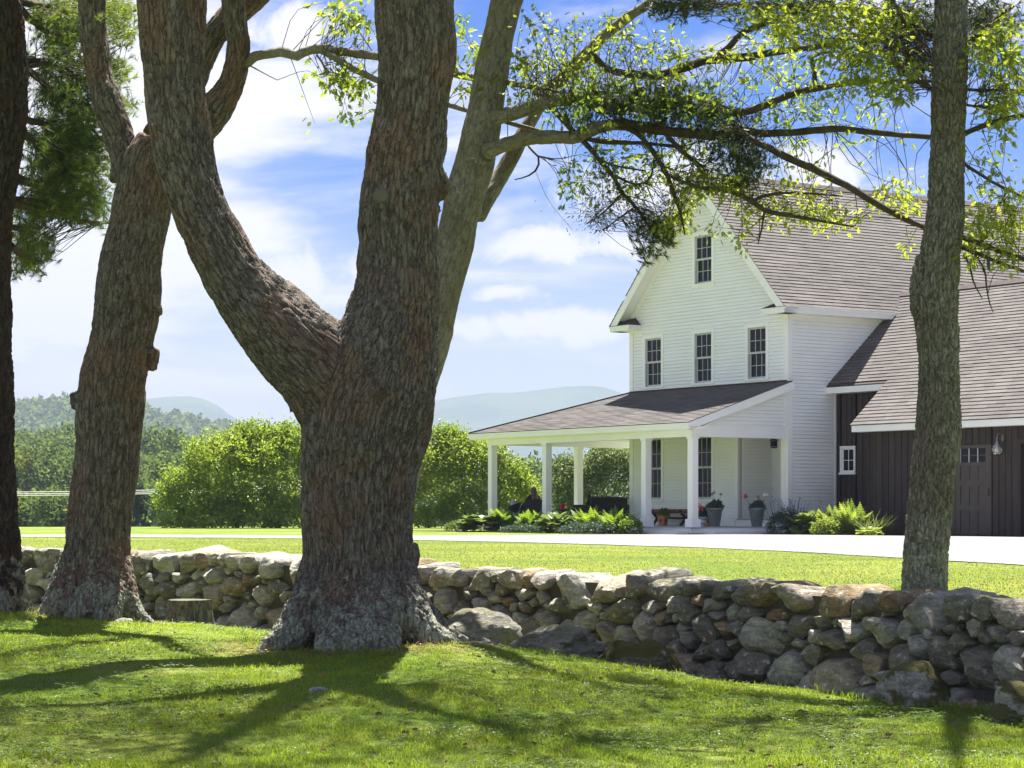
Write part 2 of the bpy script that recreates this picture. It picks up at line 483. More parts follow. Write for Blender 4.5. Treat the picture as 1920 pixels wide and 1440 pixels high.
drive = add('driveway', make_mesh('driveway', dv, dq, MAT_GRAVEL, True)); tag(drive, kind='structure')

# ---- hills: two far blue mountains and a wooded ridge, as solid terrain
def ridge(name, prof, d, depth, mat, seed, rough):
    """prof: (photo column, row) of the skyline; the hill stands d metres away and is depth metres deep."""
    P = resample([(*at(x, y, d)[[0, 2]], 0) for x, y in prof], 180)
    rows = np.array([-1, -0.86, -0.7, -0.52, -0.34, -0.18, -0.07, 0, 0.08, 0.25, 0.5, 0.8, 1.0])
    hgt = np.cos(rows*math.pi/2)**1.15
    base = -16.0
    V = np.zeros((180, len(rows), 3))
    for k, (a, h) in enumerate(zip(rows, hgt)):
        V[:, k, 0] = P[:, 0]*(1+a*depth/d)
        V[:, k, 1] = d + a*depth
        V[:, k, 2] = base + (P[:, 1]-base)*h
    V = V.reshape(-1, 3)
    V[:, 2] += rough*fbm(V/ (rough*22), 4, seed)*np.tile(hgt, 180)
    n = len(rows); i = np.arange(179)[:, None]*n; j = np.arange(n-1)[None]
    q = np.stack([i+j, i+n+j, i+n+1+j, i+j+1], -1).reshape(-1, 4)
    o = add(name, make_mesh(name, V, q, mat, True)); tag(o, kind='structure'); return o
M = Mat('wooded_mountain'); co = M.coord('Position')
c = M.mix(M.ramp(M.noise(co, 0.006, 6, 0.6), 0.35, 0.65), (0.030, 0.060, 0.022), (0.062, 0.095, 0.030))
MAT_MOUNT = M.pbr(c, 0.95, M.bump(M.noise(co, 0.03, 5, 0.7), 0.6, 12.0), 0.05)
ridge('mountain', [(-900,905),(-300,890),(60,850),(180,790),(250,757),(300,746),(350,745),(385,751),(412,764),(430,778),(470,800),(520,812),(560,828),(640,870),(760,915)], 5300, 900, MAT_MOUNT, 4, 1.6)
ridge('mountain', [(440,905),(490,835),(530,800),(575,786),(640,775),(720,764),(790,757),(840,748),(900,739),(960,737),(1010,732),(1060,726),(1110,725),(1140,729),(1175,742),(1230,768),(1300,795),(1420,815),(1600,830),(1900,850),(2300,880)], 5500, 900, MAT_MOUNT, 7, 1.6)
ridge('hill', [(-700,820),(-300,790),(-60,782),(30,774),(80,767),(130,764),(180,766),(240,778),(300,790),(360,800),(420,812),(520,834),(640,858),(760,880),(1000,885),(1300,890),(1900,880)], 1700, 390, MAT_MOUNT, 12, 3.0)
# ================================================================ THE HOUSE
# house frame: local x runs into the depth of the house (the photograph's right), local y along the gable front
# (to the photograph's far left), z up from the yard; the origin is the near corner of the gable wall.
RZ = math.atan2(0.555, 0.832)
OX, OY = 7.67, 60.0
_s, _c = 0.5549, 0.8319
def fu(px, v=0.0):
    """Where photograph column px meets the vertical plane local x = v: local y."""
    r = (px-CX)/F; ox, oy = OX+_c*v, OY+_s*v
    return (ox-r*oy)/(_s+r*_c)
def fz(px, y, v=0.0):
    u = fu(px, v); return (HY-y)/F*(OY+_c*u+_s*v)-G
def fv(px, u=0.0):
    """Where column px meets the plane local y = u: local x."""
    r = (px-CX)/F; ox, oy = OX-_s*u, OY+_c*u
    return (r*oy-ox)/(_c-r*_s)
def hw(v, u, z):
    return np.array((OX-_s*u+_c*v, OY+_c*u+_s*v, z+G))

M = Mat('white_clapboard'); co = M.coord('Position')
n1 = M.noise(co, 1.3, 4); n2 = M.noise(co, 40, 3)
c = M.mix(1.0, (0.875, 0.882, 0.885), M.ramp(n1, 0.3, 0.7, 0.955, 1.0), 'MULTIPLY')
c = M.mix(1.0, c, M.math('ADD', M.math('MULTIPLY', M.rand(), 0.03), 0.97), 'MULTIPLY')
MAT_CLAP = M.pbr(c, 0.55, M.bump(n2, 0.15, 0.003), 0.35)
MAT_WHITE = plain('white_trim_paint', (0.87, 0.87, 0.85), 0.5, 0.02, 1.5, 0.35)
MAT_SASH = plain('grey_white_sash', (0.50, 0.52, 0.52), 0.5, 0.05, 3)
MAT_PORCHFLOOR = plain('grey_porch_boards', (0.36, 0.37, 0.38), 0.6, 0.12, 2.5)
M = Mat('window_glass')
MAT_GLASS = M.pbr((0.012, 0.015, 0.018), 0.03, M.bump(M.noise(M.coord('Position'), 1.7, 2), 0.06, 0.02), 0.12)
M = Mat('dark_stained_boards'); co = M.coord('Position')
g = M.noise(M.coord('Position', scale=(1, 1, 0.06)), 26, 5, 0.65)
c = M.mix(M.ramp(g, 0.3, 0.75), (0.034, 0.026, 0.023), (0.062, 0.047, 0.041))
c = M.mix(1.0, c, M.math('ADD', M.math('MULTIPLY', M.rand(), 0.45), 0.78), 'MULTIPLY')
MAT_DARK = M.pbr(c, 0.75, M.bump(g, 0.35, 0.006), 0.25)
MAT_DOOR = plain('dark_door_paint', (0.078, 0.063, 0.056), 0.6, 0.1, 4)
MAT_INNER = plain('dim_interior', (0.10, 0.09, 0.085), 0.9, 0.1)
M = Mat('asphalt_shingle'); co = M.coord('Position')
gr = M.noise(co, 60, 3, 0.8); bl = M.noise(co, 0.7, 4)
c = M.mix(M.attr('tint'), (0.094, 0.085, 0.080), (0.131, 0.119, 0.112))
c = M.mix(1.0, c, M.ramp(gr, 0.2, 0.8, 0.82, 1.15), 'MULTIPLY')
c = M.mix(1.0, c, M.ramp(bl, 0.3, 0.7, 0.86, 1.10), 'MULTIPLY')
MAT_SHINGLE = M.pbr(c, 0.92, M.bump(gr, 0.4, 0.006), 0.2)
MAT_RIDGE = plain('dark_ridge_cap', (0.060, 0.045, 0.045), 0.9, 0.15, 5)
MAT_BLACKIRON = plain('black_iron', (0.02, 0.02, 0.02), 0.45, 0.1, 5, 0.5)

house = empty('farmhouse', (OX, OY, G), RZ)
tag(house, 'tall white clapboard farmhouse with a steep gable and a columned wraparound porch', 'house')
W, LEN = 7.27, 15.0
EAVE, RIDGE, OV = 6.28, 10.45, 0.40
SL = (RIDGE-EAVE)/(W/2+OV)
def roofz(u): return RIDGE-SL*abs(u-W/2)

# openings in the gable front: (y0, y1, z0, z1)
WW = (fu(1211)-fu(1241.2)+fu(1304)-fu(1335)+fu(1403.4)-fu(1437.6))/3
def win(pxl, pxr, yt, yb):
    yc = (fu(pxl)+fu(pxr))/2
    return (yc-WW/2, yc+WW/2, fz(pxl, yb), fz(pxr, yt))
win2 = [win(1211,1241.2,632.6,725.8), win(1304,1335,623.4,719.4), win(1403.4,1437.6,611.6,711.1)]
zb = np.mean([w[2] for w in win2]); zt = np.mean([w[3] for w in win2])
win2 = [(a, b, zb, zt) for a, b, _, _ in win2]
win3 = win(1304.7,1335,439,533)
win1 = [(win2[0][0], win2[0][1], 0.97, 2.80), (win2[1][0], win2[1][1], 0.97, 2.80)]
ALC = (0.27, 2.16, 0.36, 2.74)             # the recessed entry
ALC_D = 1.25
holes = win2+[win3]+win1+[ALC]

def slab_with_holes(mb, x0, x1, poly_z, y0, y1, rects):
    """Vertical slab between x0 and x1, from z=0 up to poly_z(y), with rectangular holes: cut into columns."""
    ys = sorted(set([y0, y1, W/2]+[r[0] for r in rects]+[r[1] for r in rects]))
    ys = [y for y in ys if y0 <= y <= y1]
    for a, b in zip(ys[:-1], ys[1:]):
        if b-a < 1e-4: continue
        cuts = sorted([(r[2], r[3]) for r in rects if r[0] < (a+b)/2 < r[1]])
        z = 0.0
        for lo, hi in cuts+[(None, None)]:
            if lo is None:
                mb.prism([(x0, a, z), (x0, b, z), (x0, b, poly_z(b)), (x0, a, poly_z(a))], (x1-x0, 0, 0))
            elif lo > z: mb.box((x0, a, z), (x1, b, lo))
            z = hi if hi else z
m = MB()
slab_with_holes(m, 0.0, 0.16, lambda y: min(roofz(y), 99)-0.06, 0.0, W, holes)
# side wall towards the barn, far side, back
m.box((0.16, 0, 0), (LEN, 0.14, EAVE+0.30)); m.box((0.16, W-0.14, 0), (LEN, W, EAVE+0.30))
m.prism([(LEN, 0.14, 0), (LEN, W-0.14, 0), (LEN, W-0.14, EAVE+0.30), (LEN, W/2, RIDGE-0.1), (LEN, 0.14, EAVE+0.30)], (-0.14, 0, 0))
# entry alcove: far cheek, back, ceiling, floor
m.box((0.16, ALC[1], 0.0), (ALC_D, ALC[1]+0.12, 2.9)); m.box((ALC_D, 0.14, 0.0), (ALC_D+0.12, ALC[1]+0.12, 2.9))
m.box((0.16, 0.14, ALC[3]), (ALC_D, ALC[1], ALC[3]+0.1))
m.box((0.16, 0.14, 2.98), (LEN-0.2, W-0.14, 3.05))                                # floor between the storeys
m.build('wall', MAT_CLAP, house)
m = MB(); m.box((-0.06, ALC[0], 0.19), (ALC_D, ALC[1], 0.36)); m.build('entry_step', MAT_WHITE, house)
m = MB(); m.box((-0.08, ALC[0], 0.362), (0.16, ALC[1], 0.395)); m.build('threshold', MAT_PORCHFLOOR, house)

# ---- clapboards, one board each
EXP = 0.102
def board_mesh(a, b, z, axis, out, x0, up0=None, up1=None):
    """A clapboard from a to b along axis ('y' front, 'x' side), leaning out at its lower edge."""
    pass
def clap_front(a, b, z, x=0.0, cut=None):
    h = EXP
    def zz(y): return z+h
    a2, b2 = a, b
    if cut:                                    # top edge shortened under a rake
        a2, b2 = cut
    m = MB()
    v = [(x-0.030, a, z+0.012), (x-0.030, b, z+0.012), (x-0.016, b2, z+h), (x-0.016, a2, z+h), (x+0.001, a, z+0.012), (x+0.001, b, z+0.012), (x+0.001, b2, z+h), (x+0.001, a2, z+h)]
    m.add(v, [(0,3,2,1), (4,5,6,7), (0,1,5,4), (1,2,6,5), (2,3,7,6), (3,0,4,7)])
    return m.mesh('clapboard', MAT_CLAP)
CAS = 0.115                                    # window casing width
def front_rows(z0, z1, ya, yb, rects, x=0.0, rake=False):
    z = z0
    while z < z1:
        lo, hi = ya, yb
        cut = None
        if rake and z+EXP > roofz(ya)-0.10:
            k = (RIDGE-0.12-z)/SL; lo, hi = W/2-k, W/2+k
            k2 = (RIDGE-0.12-z-EXP)/SL
            if k2 < 0.05: break
            lo, hi = max(lo, ya), min(hi, yb)
            cut = (max(W/2-k2, ya), min(W/2+k2, yb))
        spans = [(lo, hi)]
        for r in rects:
            if r[2]-0.02 < z+EXP and r[3]+0.02 > z+0.01:
                new = []
                for s in spans:
                    if r[1] <= s[0] or r[0] >= s[1]: new.append(s); continue
                    if r[0] > s[0]: new.append((s[0], r[0]))
                    if r[1] < s[1]: new.append((r[1], s[1]))
                spans = new
        for s in spans:
            if s[1]-s[0] < 0.03: continue
            c = None
            if cut: c = (cut[0] if s[0] == lo else s[0], cut[1] if s[1] == hi else s[1])
            add('clapboard', clap_front(s[0], s[1], z, x, c), house)
        z += EXP
grown = [(r[0]-CAS, r[1]+CAS, r[2]-CAS, r[3]+CAS) for r in win2+[win3]]
grown1 = [(r[0]-CAS, r[1]+CAS, r[2]-CAS, r[3]+CAS) for r in win1]
front_rows(4.26, RIDGE-0.1, 0.16, W-0.16, grown, rake=True)
front_rows(0.30, 2.9, ALC[1]+0.14, W-0.16, grown1)
def side_rows(z0, z1, x0, x1, y):
    z = z0
    while z < z1:
        xa, xb = x0, (x1(z) if callable(x1) else x1)
        h = EXP
        v = [(xa, y-0.030, z+0.012), (xb, y-0.030, z+0.012), (xb, y-0.016, z+h), (xa, y-0.016, z+h), (xa, y+0.001, z+0.012), (xb, y+0.001, z+0.012), (xb, y+0.001, z+h), (xa, y+0.001, z+h)]
        add('clapboard', MB().add(v, [(0,1,2,3), (4,7,6,5), (0,4,5,1), (1,5,6,2), (2,6,7,3), (3,7,4,0)]).mesh('clapboard', MAT_CLAP), house)
        z += EXP
side_rows(0.30, 5.98, 0.16, lambda z: 1.76 if z < 4.0 else 1.79+(z-3.85)/0.907+0.1, 0.0)
def cheek_rows(z0, z1):                         # inside the entry alcove, far cheek
    z = z0
    while z < z1:
        y = ALC[1]; h = EXP
        v = [(0.14, y-0.030, z+0.012), (ALC_D, y-0.030, z+0.012), (ALC_D, y-0.016, z+h), (0.14, y-0.016, z+h), (0.14, y+0.001, z+0.012), (ALC_D, y+0.001, z+0.012), (ALC_D, y+0.001, z+h), (0.14, y+0.001, z+h)]
        add('clapboard', MB().add(v, [(0,1,2,3), (4,7,6,5), (0,4,5,1), (1,5,6,2), (2,6,7,3), (3,7,4,0)]).mesh('clapboard', MAT_CLAP), house)
        z += EXP
cheek_rows(0.40, 2.68)
# ---- corner boards, frieze, water table
for nm, a, b in (('corner_board', (-0.034, -0.034, 0.19), (0.15, 0.15, EAVE-0.14)), ('corner_board', (-0.034, W-0.15, 0.19), (0.15, W+0.034, EAVE-0.14)),
                 ('frieze_board', (0.151, -0.036, EAVE-0.27), (LEN, 0.0, EAVE-0.02)),
                 ('door_pilaster', (-0.030, ALC[1]-0.0, 0.36), (0.14, ALC[1]+0.135, 2.9)), ('door_pilaster', (-0.034, 0.152, 0.36), (0.15, ALC[0], 2.75)),
                 ('skirt_board', (0.151, -0.024, 0.05), (1.76, 0.0, 0.30)), ('skirt_board', (-0.024, ALC[1]+0.14, 0.19), (0.0, W-0.151, 0.30)),
                 ('corner_board', (1.70, -0.036, 0.05), (1.788, -0.001, 4.0))):
    MB().box(a, b).build(nm, MAT_WHITE, house)

# ---- windows
def make_window(rect, x, muntins=(2, 1), parent=None, sash=MAT_SASH, casing=MAT_WHITE, cas=CAS, double=True):
    y0, y1, z0, z1 = rect
    m = MB()                                   # casing with a sill
    m.box((x-0.04, y0-cas, z0-0.001), (x+0.10, y0, z1)); m.box((x-0.04, y1, z0-0.001), (x+0.10, y1+cas, z1))
    m.box((x-0.044, y0-cas, z1), (x+0.10, y1+cas, z1+cas)); m.box((x-0.07, y0-cas-0.02, z0-0.055), (x+0.10, y1+cas+0.02, z0-0.002))
    m.box((x-0.036, y0-cas, z0-cas), (x+0.02, y1+cas, z0-0.056))
    w = m.build('window', casing, parent)
    zm = (z0+z1)/2
    def sash_obj(za, zb, xs):
        f = 0.048; m = MB()
        m.box((xs, y0+0.002, za), (xs+0.035, y0+f, zb)); m.box((xs, y1-f, za), (xs+0.035, y1-0.002, zb))
        m.box((xs, y0+f, za), (xs+0.035, y1-f, za+f+0.012)); m.box((xs, y0+f, zb-f), (xs+0.035, y1-f, zb))
        for k in range(muntins[0]):
            yy = y0+f+(y1-y0-2*f)*(k+1)/(muntins[0]+1); m.box((xs+0.004, yy-0.008, za+f+0.012), (xs+0.03, yy+0.008, zb-f))
        for k in range(muntins[1]):
            z = za+f+(zb-za-2*f)*(k+1)/(muntins[1]+1); m.box((xs+0.006, y0+f, z-0.008), (xs+0.028, y1-f, z+0.008))
        add('sash', m.mesh('sash', sash), w)
        xg = xs+0.018; nyy, nzz = muntins[0]+1, muntins[1]+1
        for a in range(nyy):
            for b in range(nzz):
                ya, yb = y0+f+(y1-y0-2*f)*a/nyy, y0+f+(y1-y0-2*f)*(a+1)/nyy
                zaa, zbb = za+f+(zb-za-2*f)*b/nzz, za+f+(zb-za-2*f)*(b+1)/nzz
                add('pane', MB().box((xg, ya, zaa), (xg+0.006, yb, zbb)).mesh('pane', MAT_GLASS), w)
    if double: sash_obj(zm-0.02, z1, x+0.012); sash_obj(z0, zm+0.03, x+0.052)
    else: sash_obj(z0, z1, x+0.0)
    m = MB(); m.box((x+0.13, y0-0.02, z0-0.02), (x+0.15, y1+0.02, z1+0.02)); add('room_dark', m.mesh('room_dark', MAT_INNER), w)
    return w
for r in win2+[win3]+win1: make_window(r, 0.0, parent=house)

# ---- entry door in the back of the alcove, with sidelight and transom
m = MB(); x = ALC_D-0.03
m.box((x, 0.40, 0.36), (ALC_D-0.002, 0.50, 2.70)); m.box((x, 1.72, 0.36), (ALC_D-0.002, 1.82, 2.70)); m.box((x-0.002, 0.50, 2.36), (ALC_D-0.002, 1.72, 2.44)); m.box((x, 0.50, 2.64), (ALC_D-0.002, 1.72, 2.70))
fr = m.build('door_frame', MAT_WHITE, house)
MB().box((x+0.012, 0.50, 2.44), (ALC_D-0.003, 1.72, 2.64)).build('transom_pane', MAT_GLASS, house)
m = MB(); m.box((x+0.006, 0.502, 0.362), (ALC_D-0.003, 1.718, 2.358))
MAT_DOOR2 = plain('taupe_door_paint', (0.30, 0.28, 0.25), 0.5, 0.06)
dr = m.build('door', MAT_DOOR2, house)
for k in range(3):
    m = MB(); m.box((x-0.006, 0.60+k*0.38, 0.55), (x+0.006, 0.86+k*0.38, 2.2)); add('panel', m.mesh('panel', MAT_DOOR2), dr)
MB().lathe([(0.012, 0), (0.03, 0.02), (0.03, 0.05), (0.012, 0.07)], 10, (x-0.03, 0.58, 1.3)).build('door_knob', MAT_BLACKIRON, dr)

# ---- roofs made of shingles
def roof_bits(o, ea, up, amin, amax, bmax, expo=0.138, seed=0, skip=None):
    """Shingles on a plane: o lower corner, ea along the eave, up the slope. Returns a list of (verts, tint, centre)."""
    o, ea, up = (np.asarray(q, float) for q in (o, ea, up)); nrm = np.cross(ea, up); nrm *= np.sign(nrm[2])
    R = np.random.RandomState(seed); out = []
    b = 0.0; row = 0
    while b < bmax-0.02:
        a = amin(b)-R.rand()*0.3; hi = amax(b); b1 = min(b+expo+0.03, bmax)
        while a < hi:
            w = R.choice([0.30, 0.40, 0.50, 0.62])*R.uniform(0.9, 1.1); a1 = a+w
            A, B = max(a, amin(b)), min(a1-0.004, hi)
            if B-A > 0.04 and not (skip and skip((A+B)/2, b)):
                th = 0.018+0.006*R.rand()
                jb = R.uniform(-0.0025, 0.0025)
                P = [o+ea*A+up*(b+jb), o+ea*B+up*(b+jb), o+ea*B+up*b1, o+ea*A+up*b1]
                V = P+[P[0]+nrm*th, P[1]+nrm*th, P[2]+nrm*0.002, P[3]+nrm*0.002]
                out.append((np.array(V), R.beta(2, 2), o+ea*(A+B)/2+up*b))
            a = a1
        b += expo; row += 1
    return out
S_F = np.array([(0,3,2,1),(4,5,6,7),(0,1,5,4),(1,2,6,5),(2,3,7,6),(3,0,4,7)])
def shingle_roof(parent, bits, keep):
    for V, t, c in keep:
        add('shingle', make_mesh('shingle', V, S_F, MAT_SHINGLE, False, {'tint': np.full(8, t)}), parent)
    if bits:
        V = np.vstack([q[0] for q in bits]); Fq = np.vstack([S_F+8*k for k in range(len(bits))])
        o = add('shingles', make_mesh('shingles', V, Fq, MAT_SHINGLE, False, {'tint': np.repeat([q[1] for q in bits], 8)}), parent)
        o['kind'] = 'stuff'
def seen(q):
    c = q[2]; p = hw(c[0], c[1], c[2]); x = CX+p[0]/p[1]*F; y = HY-p[2]/p[1]*F
    return -5 < x < 1925 and not 1712 < x < 1800, p[1]

VF = -0.48                                       # front overhang of the main roof
th = math.atan(SL)
upR = np.array((0, math.cos(th), math.sin(th))); upL = np.array((0, -math.cos(th), math.sin(th)))
slope_len = (W/2+OV)/math.cos(th)
# decking (the roof's body)
m = MB()
for sgn, y0 in ((1, -OV), (-1, W+OV)):
    u_ = upR if sgn > 0 else upL
    a = np.array((VF, y0, EAVE)); nrm = np.array((0, -math.sin(th)*sgn, math.cos(th)))
    m.prism([a, a+(LEN+1.0, 0, 0), a+(LEN+1.0, 0, 0)+u_*slope_len, a+u_*slope_len], -nrm*0.09)
main_roof = m.build('main_roof', MAT_RIDGE, house)
bitsR = roof_bits((VF-0.03, -OV-0.03*math.cos(th), EAVE-0.03*math.sin(th)+0.004), (1, 0, 0), upR, lambda b: 0, lambda b: LEN+1, slope_len+0.03, expo=0.143, seed=3)
bitsL = roof_bits((VF-0.03, W+OV+0.03*math.cos(th), EAVE-0.03*math.sin(th)+0.004), (1, 0, 0), upL, lambda b: 0, lambda b: 9, slope_len+0.03, expo=0.20, seed=4)
cand = sorted([q for q in bitsR if seen(q)[0] and seen(q)[1] < 66 and q[2][0] < 9], key=lambda q: seen(q)[1])
keepR = cand[:170]; ids = {id(q) for q in keepR}
shingle_roof(main_roof, [q for q in bitsR+bitsL if id(q) not in ids], keepR)
for k in range(52):                              # ridge caps
    x0 = VF-0.03+k*0.3
    m = MB(); m.prism([(x0, W/2, RIDGE+0.055), (x0, W/2-0.15, RIDGE+0.055-0.15*SL), (x0, W/2-0.15, RIDGE+0.03-0.15*SL), (x0, W/2, RIDGE+0.03), (x0, W/2+0.15, RIDGE+0.03-0.15*SL), (x0, W/2+0.15, RIDGE+0.055-0.15*SL)], (0.296, 0, 0))
    add('ridge_cap', m.mesh('ridge_cap', MAT_RIDGE), main_roof)
m = MB(); m.box((fv(1915, W/2)-2.2, W/2-0.05, RIDGE-0.35), (fv(1915, W/2)-2.1, W/2+0.05, RIDGE+0.1))
# vent pipe through the slope at the right
pv = np.array((9.3, 1.4, roofz(1.4))); m = MB(); m.lathe([(0.06, -0.1), (0.06, 0.32)], 10, pv); m.build('vent_pipe', MAT_BLACKIRON, main_roof)
# eave: fascia, soffit
m = MB(); m.box((VF, -OV-0.02, EAVE-0.19), (LEN+0.5, -OV+0.012, EAVE-0.012)); m.box((VF+0.01, -OV-0.05, EAVE-0.075), (LEN+0.5, -OV-0.02, EAVE-0.010)); m.build('fascia', MAT_WHITE, house)
m = MB(); m.box((VF, W+OV-0.012, EAVE-0.19), (LEN+0.5, W+OV+0.02, EAVE-0.012)); m.build('fascia', MAT_WHITE, house)
m = MB(); m.box((VF+0.03, -OV+0.012, EAVE-0.19), (LEN+0.5, -0.03, EAVE-0.165)); m.box((VF+0.03, W+0.03, EAVE-0.19), (LEN+0.5, W+OV-0.012, EAVE-0.165)); m.build('soffit', MAT_WHITE, house)
# rakes
for sgn, y0 in ((1, -OV), (-1, W+OV)):
    u_ = upR if sgn > 0 else upL; nrm = np.array((0, -math.sin(th)*sgn, math.cos(th)))
    a = np.array((VF-0.012, y0, EAVE))-nrm*0.005; b = a+u_*(slope_len-0.0)
    m = MB(); m.prism([a, b, b-nrm*0.24, a-nrm*0.24+u_*0.0], (0.03, 0, 0)); m.build('rake_board', MAT_WHITE, house)
    a2 = np.array((VF+0.02, y0, EAVE))-nrm*0.10; b2 = a2+u_*(slope_len-0.06)
    m = MB(); m.prism([a2+u_*0.3, b2, b2-nrm*0.022, a2+u_*0.3-nrm*0.022], (0.475, 0, 0)); m.build('rake_soffit', MAT_WHITE, house)
    a3 = np.array((-0.034, y0, EAVE))-nrm*0.125; b3 = a3+u_*(slope_len-0.13)
    m = MB(); m.prism([a3+u_*0.45, b3, b3-nrm*0.16, a3+u_*0.45-nrm*0.16], (0.033, 0, 0)); m.build('frieze_board', MAT_WHITE, house)
# cornice returns with their little sloped caps
for y0, y1 in ((-OV-0.02, 0.52), (W-0.52, W+OV+0.02)):
    m = MB(); m.box((VF, y0, EAVE-0.19), (-0.002, y1, EAVE-0.03)); m.box((VF-0.03, y0-0.03, EAVE-0.085), (-0.002, y1+0.03, EAVE-0.028))
    r = m.build('cornice_return', MAT_WHITE, house)
    m = MB(); z = EAVE-0.026
    ya, yb = y0-0.03, y1+0.03
    pk = 0.25
    m.add([(VF-0.04, ya, z), (VF-0.04, yb, z), (-0.003, yb, z), (-0.003, ya, z), (-0.003, ya+0.28 if y0 > 0 else ya+0.55, z+pk), (-0.003, yb-0.55 if y0 > 0 else yb-0.28, z+pk)],
          [(0, 1, 5, 4), (1, 2, 5), (3, 0, 4), (2, 3, 4, 5), (3, 2, 1, 0)])
    add('return_cap', m.mesh('return_cap', MAT_RIDGE), r)

# ================================================================ the porch
PV = -3.32                                      # line of the front columns
PU = 9.92                                       # line of the end columns
PE, PT = 3.005, 4.22                             # porch eave and top of its roof at the wall
PVE, PUE = -3.67, 10.74
FL, BB = 0.19, 2.63
m = MB()
for k in range(int((PU+0.35+0.15)/0.14)):        # front run of floor boards
    y = -0.15+k*0.14
    add('floor_board', MB().box((PV-0.25, y, FL-0.03), (0.0 if y < W else 3.2, y+0.134, FL)).mesh('floor_board', MAT_PORCHFLOOR), house)
m = MB(); m.box((PV-0.20, -0.12, 0.02), (PV-0.17, PU+0.3, FL-0.032)); m.box((PV-0.17, -0.12, 0.02), (-0.03, -0.09, FL-0.032)); m.build('porch_skirt', MAT_WHITE, house)
m = MB(); m.box((PV-0.62, 0.0, -0.03), (PV-0.205, 3.0, 0.085)); m.build('porch_step', MAT_WHITE, house)
m = MB(); m.box((-0.75, -0.62, -0.03), (PV+0.2, -0.125, 0.085)); m.build('porch_step', MAT_WHITE, house)
def column(v, u):
    m = MB(); h = 0.105
    m.box((v-h, u-h, FL+0.22), (v+h, u+h, BB-0.06))
    c = m.build('porch_column', MAT_WHITE, house, bevel=0.008)
    add('column_base', MB().box((v-h-0.045, u-h-0.045, FL), (v+h+0.045, u+h+0.045, FL+0.22)).mesh('column_base', MAT_WHITE), c)
    add('column_cap', MB().box((v-h-0.02, u-h-0.02, BB-0.06), (v+h+0.02, u+h+0.02, BB)).mesh('column_cap', MAT_WHITE), c)
for v, u in ((PV, 0.06), (PV, 2.13), (PV, 6.98), (PV, PU), (-0.08, PU), (3.1, PU)): column(v, u)
m = MB(); m.box((PV-0.12, -0.024, BB), (PV+0.12, PU+0.12, PE-0.19)); m.build('porch_beam', MAT_WHITE, house)
m = MB(); m.box((PV+0.12, PU-0.12, BB), (3.3, PU+0.12, PE-0.19)); m.build('porch_beam', MAT_WHITE, house)
m = MB(); m.box((PV+0.12, -0.024, BB), (-0.027, 0.17, PE-0.05)); m.build('porch_beam', MAT_WHITE, house)
m = MB(); m.box((PV+0.10, 0.17, PE-0.20), (-0.05, PU-0.1, PE-0.17)); m.box((-0.05, W+0.03, PE-0.20), (3.3, PU-0.1, PE-0.17)); m.build('porch_ceiling', MAT_WHITE, house)
# fascia and soffit
m = MB(); m.box((PVE, -0.2, PE-0.17), (PVE+0.03, PUE, PE-0.012)); m.box((PVE+0.03, PUE-0.03, PE-0.17), (3.4, PUE, PE-0.012)); m.box((PVE-0.025, -0.2, PE-0.07), (PVE, PUE+0.02, PE-0.012)); m.build('fascia', MAT_WHITE, house)
m = MB(); m.box((PVE+0.03, -0.2, PE-0.19), (PV-0.1, PUE-0.03, PE-0.171)); m.box((PV-0.1, PU+0.1, PE-0.19), (3.4, PUE-0.03, PE-0.171)); m.build('soffit', MAT_WHITE, house)
psl = math.atan2(PT-PE, -PVE); pup = np.array((math.cos(psl), 0, math.sin(psl))); plen = -PVE/math.cos(psl)
psl2 = math.atan2(PT-PE, PUE-W); pup2 = np.array((0, -math.cos(psl2), math.sin(psl2)))
m = MB()
m.prism([(PVE, -0.20, PE), (PVE, PUE, PE), (0, W, PT), (0, -0.20, PT)], (0, 0, -0.05))
m.prism([(PVE, PUE, PE-0.002), (3.4, PUE, PE-0.002), (3.4, W, PT-0.002), (0, W, PT-0.002)], (0, 0, -0.05))
porch_roof = m.build('porch_roof', MAT_RIDGE, house)
hip = (PUE-W)/plen
bitsP = roof_bits(np.array((PVE, -0.22, PE))-pup*0.03+np.array((0, 0, 0.004)), (0, 1, 0), pup, lambda b: 0, lambda b: PUE+0.24-max(b-0.03, 0)*hip, plen+0.02, expo=0.143, seed=6)
bitsQ = roof_bits(np.array((3.4, PUE, PE))-pup2*0.03, (-1, 0, 0), pup2, lambda b: 0, lambda b: 3.4-PVE-b*(-PVE)/((PUE-W)/math.cos(psl2)), (PUE-W)/math.cos(psl2), seed=8)
keepP = sorted([q for q in bitsP if seen(q)[0]], key=lambda q: seen(q)[1])[:130]; ids = {id(q) for q in keepP}
shingle_roof(porch_roof, [q for q in bitsP+bitsQ if id(q) not in ids], keepP)
for k in range(18):                              # hip caps
    t0, t1 = k/18, (k+1.1)/18
    A = np.array((PVE, PUE, PE+0.03)); B = np.array((0, W, PT+0.03)); p, q = A+(B-A)*t0, A+(B-A)*min(t1, 1)
    add('hip_cap', MB().bar(p, q, 0.2, 0.012, (0, 0, 1)).mesh('hip_cap', MAT_SHINGLE), porch_roof)
m = MB(); m.bar((-0.02, 0.0, PT+0.02), (-0.02, W, PT+0.02), 0.05, 0.05); m.build('flashing', MAT_RIDGE, porch_roof)
